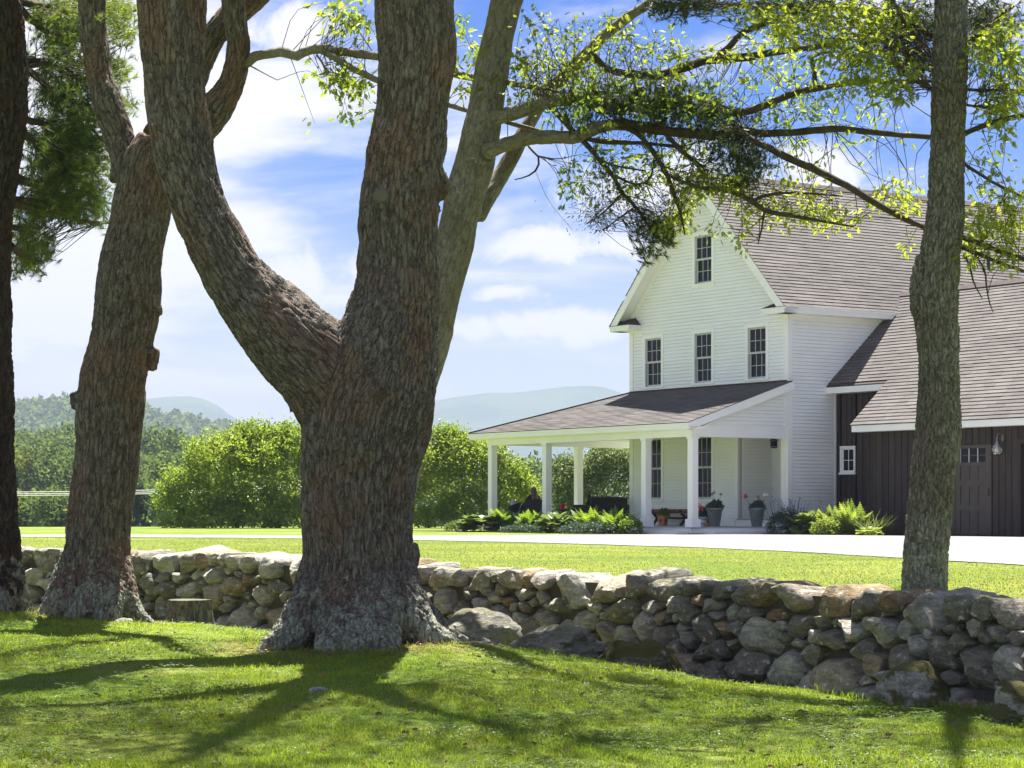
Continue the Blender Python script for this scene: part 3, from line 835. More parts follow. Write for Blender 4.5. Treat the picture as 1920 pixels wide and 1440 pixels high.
# near end: clapboarded triangle with its rake
m = MB(); m.prism([(PV+0.1, 0.0, PE-0.05), (-0.03, 0.0, PE-0.05), (-0.03, 0.0, PT-0.09), (PV+0.1, 0.0, PE+0.06)], (0, 0.1, 0)); m.build('porch_gable', MAT_CLAP, house)
z = PE-0.02
while z < PT-0.15:
    xa = PVE+(z+0.10-PE)/math.tan(psl)+0.16; xa = max(xa, PV+0.02); xb = -0.15; h = EXP; y = 0.0
    xa2 = max(PVE+(z+0.2-PE)/math.tan(psl)+0.16, PV+0.02)
    if xb-xa > 0.1:
        v = [(xa, y-0.030, z+0.012), (xb, y-0.030, z+0.012), (xb, y-0.016, z+h), (min(xa2, xb), y-0.016, z+h), (xa, y+0.001, z+0.012), (xb, y+0.001, z+0.012), (xb, y+0.001, z+h), (min(xa2, xb), y+0.001, z+h)]
        add('clapboard', MB().add(v, [(0,1,2,3), (4,7,6,5), (0,4,5,1), (1,5,6,2), (2,6,7,3), (3,7,4,0)]).mesh('clapboard', MAT_CLAP), house)
    z += EXP
m = MB(); m.box((-0.15, -0.033, PE-0.05), (-0.027, 0.01, PT-0.12)); m.build('corner_board', MAT_WHITE, house)
nrm = np.array((-math.sin(psl), 0, math.cos(psl)))
a = np.array((PVE, -0.225, PE-0.004)); b = a+pup*plen
m = MB(); m.prism([a, b, b-nrm*0.22, a-nrm*0.20], (0, 0.03, 0)); m.prism([a-nrm*0.20+(0.1,0.03,0), b-nrm*0.20+(0,0.03,0), b-nrm*0.22+(0,0.03,0), a-nrm*0.22+(0.1,0.03,0)], (0, 0.2, 0)); m.build('rake_board', MAT_WHITE, house)
m = MB(); m.box((PVE-0.02, -0.225, PE-0.19), (PV+0.25, 0.0, PE-0.10)); m.build('cornice_return', MAT_WHITE, house)

# ================================================================ the dark barn wing
barn = empty('barn_wing', (OX, OY, G), RZ)
tag(barn, 'dark brown board-and-batten barn with a long pinkish shingle roof', 'barn')
GV, GU = 0.49, -2.73                             # front wall, and its far end
GS = 0.907; gth = math.atan(GS); gup = np.array((math.cos(gth), 0, math.sin(gth)))
UE_V, UE_Z = 1.387, 4.12; LE_V, LE_U = 0.09, -2.47; LE_Z = UE_Z-GS*(UE_V-LE_V)
GR_V, GR_Z = 4.46, UE_Z+GS*(4.46-1.387); GEND = -15.0
d_r = fu(1860, GV); d_m = fu(1793, GV); d_l = fu(1726, GV); dz1 = fz(1860, 833, GV); ob = fu(1908, GV)-2.9; oa = fu(1908, GV); oz = fz(1912, 832, GV)
m = MB(); zt = LE_Z+GS*(GV-LE_V)-0.08
m.box((GV+0.02, GU, 0), (GV+0.14, oa, zt)); m.box((GV+0.02, oa, oz), (GV+0.14, ob, zt)); m.box((GV+0.02, ob, 0), (GV+0.14, GEND, zt))
m.box((1.80, GU, 0), (1.92, -0.02, UE_Z+0.25)); m.prism([(GV+0.14, GU, 0), (1.80, GU, 0), (1.80, GU, 4.2), (GV+0.14, GU, zt)], (0, -0.1, 0)); m.box((8.3, GEND, 0), (8.4, -0.05, 3.2)); m.box((GV+0.14, GEND, 0), (8.3, GEND+0.1, 4.0))
m.build('wall', MAT_DARK, barn)
def vboards(v, ya, yb, z0, ztop, parent, w=0.232):
    n = max(1, round(abs(yb-ya)/w)); w = abs(yb-ya)/n; lo = min(ya, yb)
    bm = MB().box((v, 0.003, 0), (v+0.02, w-0.003, ztop-z0)).mesh('board', MAT_DARK)
    tm = MB().box((v-0.024, -0.024, 0), (v-0.001, 0.024, ztop-z0)).mesh('batten', MAT_DARK)
    for k in range(n):
        add('board', bm, parent, (0, lo+k*w, z0)); add('batten', tm, parent, (0, lo+k*w, z0))
    add('batten', tm, parent, (0, lo+n*w, z0))
vboards(GV, GU, d_l, 0.03, zt, barn); vboards(GV, d_l, d_r, dz1+0.02, zt, barn); vboards(GV, d_r, oa, 0.03, zt, barn); vboards(GV, oa, ob, oz+0.12, zt, barn); vboards(GV, ob, ob-3.0, 0.03, zt, barn)
bw = (fu(1605, 1.79), fu(1579, 1.79)); bwz = (fz(1592, 888, 1.79), fz(1592, 838, 1.79))
vboards(1.78, bw[0]-0.03, GU+0.02, 0.03, UE_Z+0.2, barn); vboards(1.78, -0.05, bw[1]+0.03, 0.03, UE_Z+0.2, barn)
vboards(1.78, bw[1]+0.03, bw[0]-0.03, 0.03, bwz[0], barn); vboards(1.78, bw[1]+0.03, bw[0]-0.03, bwz[1], UE_Z+0.2, barn)
make_window((bw[0]+0.03, bw[1]-0.03, bwz[0]+0.03, bwz[1]-0.03), 1.765, (1, 1), barn, MAT_WHITE, MAT_WHITE, 0.055, double=False)
m = MB(); m.box((GV-0.03, oa-0.12, 0.0), (GV+0.14, oa-0.001, oz)); m.box((GV-0.03, ob, oz), (GV+0.14, oa, oz+0.12)); m.build('bay_frame', MAT_DARK, barn)
# double doors
def door_leaf(y0, y1):
    x = GV-0.035; m = MB(); z1 = dz1; yl, yh = min(y0, y1)+0.006, max(y0, y1)-0.006; s = 0.16
    H = [0.10, 0.10+(z1-0.1)*0.245, 0.10+(z1-0.1)*0.315, 0.10+(z1-0.1)*0.53, 0.10+(z1-0.1)*0.60, 0.10+(z1-0.1)*0.80-0.10, 0.10+(z1-0.1)*0.80, z1-0.09]
    rails = [(0.03, H[0]), (H[1], H[2]), (H[3], H[4]), (H[5]+0.10-0.10, H[6]), (z1-0.09, z1)]
    m.box((x, yl, 0.03), (x+0.05, yl+s, z1)); m.box((x, yh-s, 0.03), (x+0.05, yh, z1))
    for a, b in rails: m.box((x, yl+s, a), (x+0.05, yh-s, b))
    d = m.build('door', MAT_DOOR, barn)
    n = 3; wy = (yh-yl-2*s)/n
    for a, b in ((H[0], H[1]), (H[2], H[3]), (H[4], H[5])):
        for k in range(n):
            add('panel', MB().box((x+0.026, yl+s+k*wy, a), (x+0.048, yl+s+(k+1)*wy, b)).mesh('panel', MAT_DOOR), d)
        for k in range(1, n): add('mullion', MB().box((x+0.006, yl+s+k*wy-0.012, a), (x+0.027, yl+s+k*wy+0.012, b)).mesh('mullion', MAT_DOOR), d)
    for r in range(2):
        a = H[6]+(H[7]-H[6])*r/2; b = H[6]+(H[7]-H[6])*(r+1)/2
        for k in range(n): add('pane', MB().box((x+0.03, yl+s+k*wy+0.012, a+0.012), (x+0.036, yl+s+(k+1)*wy-0.012, b-0.012)).mesh('pane', MAT_GLASS), d)
    for k in range(n+1): add('glazing_bar', MB().box((x+0.008, yl+s+k*wy-0.012, H[6]), (x+0.03, yl+s+k*wy+0.012, H[7])).mesh('glazing_bar', MAT_SASH), d)
    add('glazing_bar', MB().box((x+0.01, yl+s, (H[6]+H[7])/2-0.012), (x+0.031, yh-s, (H[6]+H[7])/2+0.012)).mesh('glazing_bar', MAT_DOOR), d)
    add('handle', MB().box((x-0.03, yl+0.05, 1.0), (x, yl+0.08, 1.2)).mesh('handle', MAT_BLACKIRON), d)
door_leaf(d_r, d_m); door_leaf(d_m, d_l)
m = MB()
for a, b in ((1828, 1834), (1852, 1858)): m.box((GV-0.25, fu(a, GV-0.2), 0.0), (GV-0.15, fu(b, GV-0.2), 0.05))
m.build('door_stop', MAT_BLACKIRON, barn)
# roof
m = MB()
P0, P1 = np.array((UE_V, 0, UE_Z)), np.array((LE_V, LE_U, LE_Z))
def pr(v, u): return (v, u, UE_Z+GS*(v-UE_V))
nr = np.array((-math.sin(gth), 0, math.cos(gth)))
m.prism([pr(UE_V, -0.03), pr(GR_V, -0.03), pr(GR_V, LE_U), pr(UE_V, LE_U)], -nr*0.10)
m.prism([pr(LE_V, LE_U-0.001), pr(GR_V, LE_U-0.001), pr(GR_V, GEND), pr(LE_V, GEND)], -nr*0.10)
def pb(v, u): return (2*GR_V-v, u, UE_Z+GS*(v-UE_V))
m.prism([pb(LE_V, 3.0), pb(GR_V, 3.0), pb(GR_V, GEND), pb(LE_V, GEND)], np.array((-nr[0], 0, nr[2]))*-0.10)
m.prism([pr(UE_V+2.4, -0.031), pr(GR_V, 0.9), pr(GR_V, -0.031), pr(UE_V+2.4, -0.032)], -nr*0.10)
m.prism([pr(UE_V+1.9, -0.029), pr(GR_V, -0.029), pr(GR_V, 2.2), ], -nr*0.05)
barn_roof = m.build('roof', MAT_RIDGE, barn)
L1 = (GR_V-LE_V)/math.cos(gth); bj = (UE_V-LE_V)/math.cos(gth)
bitsG = roof_bits(np.array((LE_V, 2.6, LE_Z))-gup*0.03+nr*0.004, (0, -1, 0), gup, lambda b: (2.6-LE_U-0.03 if b < bj else (2.6+0.02 if b < 2.95 else 2.6-(b-2.95)*1.3)), lambda b: 2.6-GEND, L1+0.03, expo=0.145, seed=14)
cand = sorted([q for q in bitsG if seen(q)[0]], key=lambda q: -seen(q)[1]*0+abs(q[2][0]-0.1)*0.6+abs(q[2][1]+5)*0.15)
keepG = cand[:295]; ids = {id(q) for q in keepG}
shingle_roof(barn_roof, [q for q in bitsG if id(q) not in ids], keepG)
k = 0; y = 0.3
while y > GEND:
    add('ridge_cap', MB().prism([(GR_V, y, GR_Z+0.06), (GR_V-0.15, y, GR_Z+0.06-0.15*GS), (GR_V-0.15, y, GR_Z+0.03-0.15*GS), (GR_V, y, GR_Z+0.03), (GR_V+0.15, y, GR_Z+0.03-0.15*GS), (GR_V+0.15, y, GR_Z+0.06-0.15*GS)], (0, -0.296, 0)).mesh('ridge_cap', MAT_RIDGE), barn_roof)
    y -= 0.3
m = MB(); m.box((UE_V, 0.10, UE_Z-0.20), (UE_V+0.03, LE_U+0.02, UE_Z-0.03)); m.box((UE_V+0.03, -0.0, UE_Z-0.20), (1.79, LE_U+0.02, UE_Z-0.185)); m.build('fascia', MAT_WHITE, barn)
m = MB(); m.box((LE_V, LE_U, LE_Z-0.20), (LE_V+0.03, GEND, LE_Z-0.03)); m.box((LE_V+0.03, LE_U-0.0, LE_Z-0.20), (GV-0.03, GEND, LE_Z-0.185)); m.build('fascia', MAT_WHITE, barn)
# wall lantern
lx, ly, lz = GV-0.26, fu(1867, GV-0.26), fz(1867, 848, GV-0.26)
lamp = empty('wall_lantern', hw(GV, ly, lz+0.12), RZ); lamp.scale = (.82, .82, .82); tag(lamp, 'clear glass globe lantern on a hooked arm beside the barn door', 'lantern')
M = Mat('lamp_glass'); MAT_LGLASS = M.pbr((0.9, 0.9, 0.9), 0.02, None, 0.5); M.p.inputs['Transmission Weight'].default_value = 0.85
MAT_STEEL = plain('weathered_zinc', (0.35, 0.35, 0.36), 0.35, 0.1, 6, 0.5, 0, 0.8)
m = MB(); m.tube(resample([(0, 0, 0.30), (-0.08, 0, 0.42), (-0.2, 0, 0.42), (-0.26, 0, 0.30), (-0.26, 0, 0.16)], 12), 0.014, 8); m.box((-0.012, -0.06, 0.18), (0, 0.06, 0.40)); m.build('arm', MAT_STEEL, lamp, True)
m = MB(); m.lathe([(0.03, 0.20), (0.05, 0.19), (0.06, 0.12), (0.13, 0.06), (0.135, 0.04)], 18, (-0.26, 0, -0.02)); m.build('shade', MAT_STEEL, lamp, True)
m = MB(); m.lathe([(0.02, -0.20), (0.09, -0.17), (0.14, -0.10), (0.155, -0.03), (0.13, 0.03)], 18, (-0.26, 0, -0.02)); m.build('globe', MAT_LGLASS, lamp, True)
m = MB(); m.lathe([(0.02, -0.13), (0.05, -0.10), (0.05, -0.06), (0.02, 0.02)], 12, (-0.26, 0, -0.02)); m.build('bulb', plain('white_bulb', (0.8, 0.8, 0.78), 0.3), lamp, True)
# porch lantern, hung in the entry
pl = empty('porch_lantern', hw(0.55, 1.25, ALC[3]), RZ); tag(pl, 'small black lantern hanging under the ceiling of the porch entry', 'lantern')
m = MB(); m.lathe([(0.05, 0.0), (0.05, -0.02), (0.012, -0.03), (0.012, -0.06)], 10); m.lathe([(0.05, -0.06), (0.13, -0.10), (0.13, -0.12)], 10); m.lathe([(0.10, -0.30), (0.08, -0.33), (0.03, -0.34)], 10); 
for a in range(4): m.box((0.085*math.cos(a*1.571+0.78)-0.008, 0.085*math.sin(a*1.571+0.78)-0.008, -0.30), (0.085*math.cos(a*1.571+0.78)+0.008, 0.085*math.sin(a*1.571+0.78)+0.008, -0.12))
m.build('frame', MAT_BLACKIRON, pl)
m = MB(); m.lathe([(0.075, -0.29), (0.075, -0.13)], 10); m.build('glass', MAT_GLASS, pl)
# ================================================================ THE DRY STONE WALL
def rock_mat(name, mossy=0.0, lichen=1.0, tone=1.0):
    M = Mat(name); co = M.coord('Position')
    r = M.rand(); a = M.attr('tint')
    k = M.math('FRACT', M.math('ADD', M.math('MULTIPLY', r, 7.13), a))
    base = M.mix(M.ramp(k, 0.25, 0.60), (0.200, 0.186, 0.150), (0.370, 0.352, 0.305))
    base = M.mix(M.ramp(k, 0.84, 0.98), base, (0.260, 0.195, 0.120))
    base = M.mix(M.ramp(k, 0.0, 0.10, 0.75, 0.0), base, (0.20, 0.19, 0.13))
    if tone != 1.0: base = M.mix(1.0, base, (tone, tone, tone*0.95), 'MULTIPLY')
    strata = M.noise(M.coord('Position', scale=(1, 1, 2.6)), 9, 6, 0.66, 0.4)
    grain = M.noise(co, 70, 4, 0.75)
    c = M.mix(1.0, base, M.ramp(strata, 0.28, 0.72, 0.62, 1.30), 'MULTIPLY')
    c = M.mix(1.0, c, M.ramp(grain, 0.25, 0.75, 0.72, 1.25), 'MULTIPLY')
    w = M.noise(co, 6.5, 5, 0.68)
    sp = M.voro(M.mix(0.10, co, M.noise(co, 22, 3, out=1)), 13)
    spots = M.math('MULTIPLY', M.ramp(sp, 0.36, 0.20), M.ramp(w, 0.44, 0.60))
    c = M.mix(M.math('MULTIPLY', spots, 0.85*lichen), c, (0.56, 0.56, 0.49))
    dark = M.ramp(M.noise(co, 4.1, 5, 0.7), 0.58, 0.72)
    c = M.mix(M.math('MULTIPLY', dark, 0.6), c, (0.075, 0.078, 0.055))
    nz = M.node('ShaderNodeSeparateXYZ'); M.l.new(M.node('ShaderNodeNewGeometry').outputs['Normal'], nz.inputs[0])
    ms = M.math('ADD', M.math('MULTIPLY', nz.outputs[2], 0.42), M.noise(co, 4.6, 6, 0.7))
    moss = M.math('MULTIPLY', M.ramp(ms, 0.86-0.42*mossy, 1.02-0.42*mossy), 0.35+0.65*mossy)
    mc = M.mix(M.ramp(M.noise(co, 90, 3, 0.8), 0.3, 0.7), (0.050, 0.056, 0.010), (0.150, 0.140, 0.026))
    c = M.mix(moss, c, mc)
    h = M.math('ADD', M.math('ADD', M.math('MULTIPLY', strata, 1.1), M.math('MULTIPLY', grain, 0.35)), M.math('MULTIPLY', moss, M.noise(co, 120, 2)))
    return M.pbr(c, 0.93, M.bump(h, 1.0, 0.035), 0.15)
MAT_ROCK = rock_mat('lichened_fieldstone')
MAT_LEDGE = rock_mat('grey_ledge_rock', 0.25, 0.5, 0.62)
MAT_MOSSROCK = rock_mat('mossy_fieldstone', 0.85)
M = Mat('wall_core_dirt'); MAT_CORE = M.pbr(M.mix(M.noise(M.coord('Position'), 14, 4), (0.06, 0.054, 0.042), (0.12, 0.105, 0.08)), 1.0, None, 0.0)

wall = empty('stone_wall', (WALL[60, 0], WALL[60, 1], -1.68))
tag(wall, 'long dry stone wall of lichened grey fieldstones below the lawn', 'stone wall')
wo = np.array(wall.location)

def w_at(s):
    """Front face point, top, tangent, normal, ground level at position s along the wall."""
    x = np.interp(s, W_S, WALL[:, 0]); y = np.interp(s, W_S, WALL[:, 1]); z = np.interp(s, W_S, WALL[:, 2])
    tx = np.interp(s, W_S, W_T[:, 0]); ty = np.interp(s, W_S, W_T[:, 1])
    nx_ = np.interp(s, W_S, W_N[:, 0]); ny_ = np.interp(s, W_S, W_N[:, 1])
    return x, y, z, tx, ty, nx_, ny_
def s_of(px):
    """Wall position seen at photograph column px."""
    return float(np.interp(-px, -(CX+F*WALL[:, 0]/WALL[:, 1]), W_S))
S0, S1 = s_of(2330), s_of(-330)
ss = np.linspace(S0, S1, 400); _w_ = w_at(ss)
base_s = gz_front(_w_[0]+_w_[5]*0.12, _w_[1]+_w_[6]*0.12)
def hgt(s): return np.interp(s, ss, _w_[2]-base_s)

R4 = np.random.RandomState(5)
def clip(poly, n, c):
    """Keep the part of a polygon where p.n <= c."""
    d = poly@n-c; out = []
    for i in range(len(poly)):
        j = (i+1) % len(poly)
        if d[i] <= 0: out.append(poly[i])
        if (d[i] < 0) != (d[j] < 0) and d[i] != d[j]:
            t = d[i]/(d[i]-d[j]); out.append(poly[i]+(poly[j]-poly[i])*t)
    return np.array(out)
# cap stones, each a long block across the top
caps = []; s = S0
while s < S1:
    w = R4.choice([.2, .28, .36, .45, .58, .72])*R4.uniform(.85, 1.15)*(1 if s < 9 else .75); h = (0.10+0.22*min(w, .6)/.6)*R4.uniform(.85, 1.15); caps.append((s, s+w, h)); s += w
cap_h = lambda q: np.interp(q, [(a+b)/2 for a, b, _ in caps], [c for _, _, c in caps])
# seeds: (s, depth below the caps, size)
AN = 1.28
big = [(1400,1255,.24),(1481,1252,.19),(1575,1268,.27),(1690,1240,.17),(1840,1258,.24),(1900,1255,.17),(1430,1200,.2),(1560,1205,.13),(1320,1180,.13),(1660,1190,.16),
       (1000,1180,.14),(1020,1160,.13),(1090,1165,.13),(300,1138,.16),(350,1105,.15),(455,1160,.2),(520,1160,.2),(60,1080,.15),(1250,1195,.14),(1750,1150,.12)]
seeds = []
for px, py, r in big:
    q = s_of(px); x, y, z, *_ = w_at(q); tt = z-(HY-py)/F*np.hypot(x*0, y)-cap_h(q); seeds.append((q, tt, r))
for rr, tries in ((0.15, 900), (0.115, 3000), (0.085, 6000), (0.06, 7000), (0.045, 3500)):
    for _ in range(tries):
        q = R4.uniform(S0, S1); H = hgt(q)-cap_h(q)
        tt = H*(1-R4.rand()**(1.5 if rr > 0.12 else 0.9)); r = rr*R4.uniform(0.85, 1.15)
        ok = True
        for a, b, c in seeds:
            if abs(a-q) < 0.8 and ((a-q)/AN)**2+(b-tt)**2 < (0.93*(c+r))**2: ok = False; break
        if ok: seeds.append((q, tt, r))
SD = np.array(seeds)
def stone_outline(poly, shrink, n=20):
    c = poly.mean(0)
    for _ in range(2):
        a = poly*0.78+np.roll(poly, -1, 0)*0.22; b = poly*0.22+np.roll(poly, -1, 0)*0.78
        poly = np.stack([a, b], 1).reshape(-1, 2)
    seg = np.linalg.norm(np.diff(np.vstack([poly, poly[:1]]), axis=0), axis=1); cum = np.r_[0, np.cumsum(seg)]
    t = np.linspace(0, cum[-1], n, endpoint=False); pp = np.vstack([poly, poly[:1]])
    o = np.stack([np.interp(t, cum, pp[:, 0]), np.interp(t, cum, pp[:, 1])], 1)
    d = o-c; r = np.linalg.norm(d, axis=1)[:, None]
    return c, d*np.maximum(r-shrink, r*0.8)/r
def stone_mesh(c, out, thick, bulge, seed, tint, cap=False):
    """Rings of an outline in the wall's face, pushed into a rounded, faceted stone. Local frame: along, out, up."""
    R = np.random.RandomState(seed); n = len(out)
    rings = [(0.72, -thick), (0.97, -thick*0.8), (1.0, -0.04), (0.99, 0.025), (0.955, 0.055), (0.86, 0.080), (0.60, 0.096), (0.30, 0.102)]
    V = []
    out = out*1.055
    for f, d in rings: V.append(np.c_[out[:, 0]*f, np.full(n, d*(bulge if d > 0 else 1)), out[:, 1]*f])
    V = np.vstack(V+[np.array([[0, 0.104*bulge, 0]]), np.array([[0, -thick*1.02, 0]])])
    size = np.abs(out).max()
    for _ in range(R.randint(5, 11)):                   # broken faces
        m = np.array((R.normal(0, 0.6), R.uniform(0.25, 1.0), R.normal(0, 0.6))); m /= np.linalg.norm(m)
        lim = np.percentile(V@m, R.uniform(70, 92)); e = V@m-lim
        V -= np.outer(np.maximum(e, 0)*0.88, m)
    V += 0.10*size*np.stack([fbm(V*2.6/size+seed*3.1, 4, k) for k in (1, 2, 3)], 1)*np.r_[np.repeat([0.6, 1, .6, .8, 1, 1, 1, 1], n), 1, 1][:, None]
    k = len(rings); i = np.arange(k-1)[:, None]*n; j = np.arange(n)[None]; jn = (j+1) % n
    q = np.stack([i+j, i+n+j, i+n+jn, i+jn], -1).reshape(-1, 4)
    t = np.stack([(k-1)*n+np.arange(n), np.full(n, k*n), (k-1)*n+(np.arange(n)+1) % n], 1)
    t2 = np.stack([np.arange(n), (np.arange(n)+1) % n, np.full(n, k*n+1)], 1)
    return V, q, np.vstack([t, t2])
stones = []
def place(c, out, thick, bulge, seed, jut):
    x, y, z, tx, ty, nx_, ny_ = w_at(c[0])
    V, q, t = stone_mesh(c, out, thick, bulge, seed, 0)
    lean = R4.normal(0, 0.05)
    P = np.empty_like(V)
    zz = z-cap_h(c[0])-c[1]
    P[:, 0] = x+V[:, 0]*tx+(V[:, 1]+jut)*nx_; P[:, 1] = y+V[:, 0]*ty+(V[:, 1]+jut)*ny_; P[:, 2] = zz-V[:, 2]+V[:, 1]*lean
    # a slight batter: the foot of the wall stands further out
    P[:, 0] += nx_*0.10*np.clip(c[1], 0, 1); P[:, 1] += ny_*0.10*np.clip(c[1], 0, 1)
    ctr = P.mean(0); px = CX+F*ctr[0]/ctr[1]
    area = np.ptp(out[:, 0])*np.ptp(out[:, 1])/ctr[1]**2
    vis = -20 < px < 1950 and ctr[2] > gz_front(ctr[:1]+nx_*.3, ctr[1:2]+ny_*.3)[0]-0.06
    stones.append((area if vis else area*1e-3, P, q, t, ctr))
for k, (q, tt, r) in enumerate(seeds):
    near = np.where((np.abs(SD[:, 0]-q) < 1.3))[0]
    H = hgt(q)-cap_h(q)
    poly = np.array([(-.6, -.5), (.6, -.5), (.6, .5), (-.6, .5)])*1.0
    p0 = np.array((q/AN, tt))
    for m_ in near:
        if m_ == k: continue
        d = np.array((SD[m_, 0]/AN, SD[m_, 1]))-p0; L = np.linalg.norm(d)
        if L > 0.9 or L < 1e-6: continue
        poly = clip(poly, d/L, (L*L+r*r-SD[m_, 2]**2)/(2*L))
        if len(poly) < 3: break
    if len(poly) < 3: continue
    poly = clip(poly, np.array((0, -1.0)), tt+0.01)
    if len(poly) >= 3: poly = clip(poly, np.array((0, 1.0)), H+0.16-tt)
    if len(poly) < 3: continue
    poly = poly*np.array((AN, 1)); ang = R4.normal(0, 0.18)
    if np.ptp(poly[:, 0]) < 0.05 or np.ptp(poly[:, 1]) < 0.04: continue
    c, out = stone_outline(poly, 0.003+0.006*R4.rand())
    ca, sa = math.cos(ang), math.sin(ang); out = out@np.array(((ca, sa), (-sa, ca)))
    size = min(np.ptp(out[:, 0]), np.ptp(out[:, 1]))
    place((q+c[0], tt+c[1]), out, 0.20, np.clip(size/0.24, 0.35, 1.25)*R4.uniform(0.8, 1.2), 100+k, R4.normal(0, 0.018)-0.02)
for k, (a, b, h) in enumerate(caps):
    w = b-a; drop = R4.uniform(-0.02, 0.02)
    poly = np.array([(-w/2, -h+drop+R4.uniform(0, .04)), (-w*R4.uniform(.05, .2), -h+drop-R4.uniform(0, .02)), (w*R4.uniform(.1, .3), -h+drop), (w/2, -h+drop+R4.uniform(0, .05)), (w/2, R4.uniform(-.02, .03)), (0, R4.uniform(0, .04)), (-w/2, R4.uniform(-.02, .03))])
    c, out = stone_outline(poly, 0.008, 24)
    place(((a+b)/2+c[0], c[1]), out, 0.66, 0.75, 900+k, R4.normal(0.02, 0.025))
stones.sort(key=lambda q: -q[0])
for a, P, q, t, ctr in stones[:298]:
    add('stone', make_mesh('stone', P-ctr, [q, t], MAT_ROCK, 32.0, {'tint': np.zeros(len(P))}), wall, ctr-wo)
V, Q, T, tn, n0 = [], [], [], [], 0
for k, (a, P, q, t, ctr) in enumerate(stones[298:]):
    V.append(P); Q.append(q+n0); T.append(t+n0); tn.append(np.full(len(P), (k*0.618) % 1)); n0 += len(P)
o = add('stones', make_mesh('stones', np.vstack(V)-wo, [np.vstack(Q), np.vstack(T)], MAT_ROCK, 32.0, {'tint': np.concatenate(tn)}), wall); o['kind'] = 'stuff'
m = MB(); sq = np.linspace(S0, S1, 90)
for a, b in zip(sq[:-1], sq[1:]):
    A, B = w_at(a), w_at(b); za, zb_ = A[2]-0.10, B[2]-0.10
    f = 0.10; g = WALL_THICK-0.08
    v = [(A[0]-A[5]*f, A[1]-A[6]*f, -2.3), (B[0]-B[5]*f, B[1]-B[6]*f, -2.3), (B[0]-B[5]*f, B[1]-B[6]*f, zb_), (A[0]-A[5]*f, A[1]-A[6]*f, za),
         (A[0]-A[5]*g, A[1]-A[6]*g, -2.3), (B[0]-B[5]*g, B[1]-B[6]*g, -2.3), (B[0]-B[5]*g, B[1]-B[6]*g, zb_), (A[0]-A[5]*g, A[1]-A[6]*g, za)]
    m.add(np.array(v)-wo, [(0, 1, 2, 3), (3, 2, 6, 7), (4, 7, 6, 5)])
m.build('rubble_core', MAT_CORE, wall)['kind'] = 'stuff'

# ---- boulders at the foot of the wall and on the lawn
def boulder(name, label, cat, px, py, d, size, seed, mat, rz=0.0, sink=0.3, group=None, lin=24):
    R = np.random.RandomState(seed); n, k = 48, 28
    th_ = np.linspace(0.03, math.pi-0.03, k); ph = np.arange(n)*2*math.pi/n
    V = np.stack([np.outer(np.sin(th_), np.cos(ph)), np.outer(np.sin(th_), np.sin(ph)), np.outer(np.cos(th_), np.ones(n))], -1).reshape(-1, 3)
    for _ in range(14):
        m_ = R.normal(0, 1, 3); m_[2] = abs(m_[2])*0.6; m_ /= np.linalg.norm(m_); e = V@m_-R.uniform(0.62, 0.92); V -= np.outer(np.maximum(e, 0)*0.9, m_)
    V *= (1+0.16*fbm(V*1.5+seed, 4, seed)+0.035*fbm(V*7+seed, 3, seed+5))[:, None]
    V = V*np.array(size)
    i = np.arange(k-1)[:, None]*n; j = np.arange(n)[None]; q = np.stack([i+j, i+n+j, i+n+(j+1) % n, i+(j+1) % n], -1).reshape(-1, 4)
    cap0 = np.array([list(range(n))[::1]]); cap1 = np.array([[(k-1)*n+x for x in range(n)][::-1]])
    p = at(px, py, d); z = gz_front(p[:1], p[1:2])[0]
    o = add(name, make_mesh(name, V, [q, cap0, cap1], mat, 28.0, {'tint': np.full(len(V), R.rand())}), None, (p[0], p[1], z+size[2]*(1-2*sink)), (0, 0, rz))
    return tag(o, label, cat, group)
boulder('boulder', 'broad grey ledge boulder between the forked trunk and the wall', 'boulder', 893, 1185, 22.2, (0.52, 0.42, 0.27), 3, MAT_LEDGE, 0.4, 0.22)
boulder('boulder', 'flat grey slab sloping into the grass in front of the wall', 'boulder', 1045, 1222, 21.1, (0.50, 0.50, 0.20), 8, MAT_LEDGE, -0.3, 0.24)
boulder('boulder', 'low boulder thickly covered in olive moss at the wall foot', 'boulder', 1200, 1240, 20.9, (0.50, 0.40, 0.23), 12, MAT_MOSSROCK, -0.6, 0.3)
boulder('boulder', 'rounded boulder with a brown moss cap near the right end of the wall', 'boulder', 1722, 1300, 18.35, (0.32, 0.26, 0.24), 23, MAT_MOSSROCK, -0.5, 0.22)
boulder('boulder', 'mossy boulder cut off by the right edge of the photo', 'boulder', 1912, 1320, 17.05, (0.30, 0.26, 0.22), 31, MAT_MOSSROCK, 0.7, 0.2)
boulder('rock', 'small flat grey rock sunk in the lawn before the forked trunk', 'rock', 596, 1290, 16.9, (0.11, 0.08, 0.035), 41, MAT_ROCK, 0.5, 0.3)
boulder('rock', 'small upright grey rock beside the right root of the forked trunk', 'rock', 868, 1200, 21.4, (0.08, 0.07, 0.08), 43, MAT_ROCK, 0.2, 0.15)
boulder('rock', 'thin dark slab lying on brown needles right of the root', 'rock', 905, 1216, 20.9, (0.18, 0.13, 0.05), 47, MAT_ROCK, 0.3, 0.25)
boulder('rock', 'flat pale rock beside the roots of the leaning trunk', 'rock', 232, 1166, 23.4, (0.13, 0.09, 0.045), 51, MAT_ROCK, 0.1, 0.3)
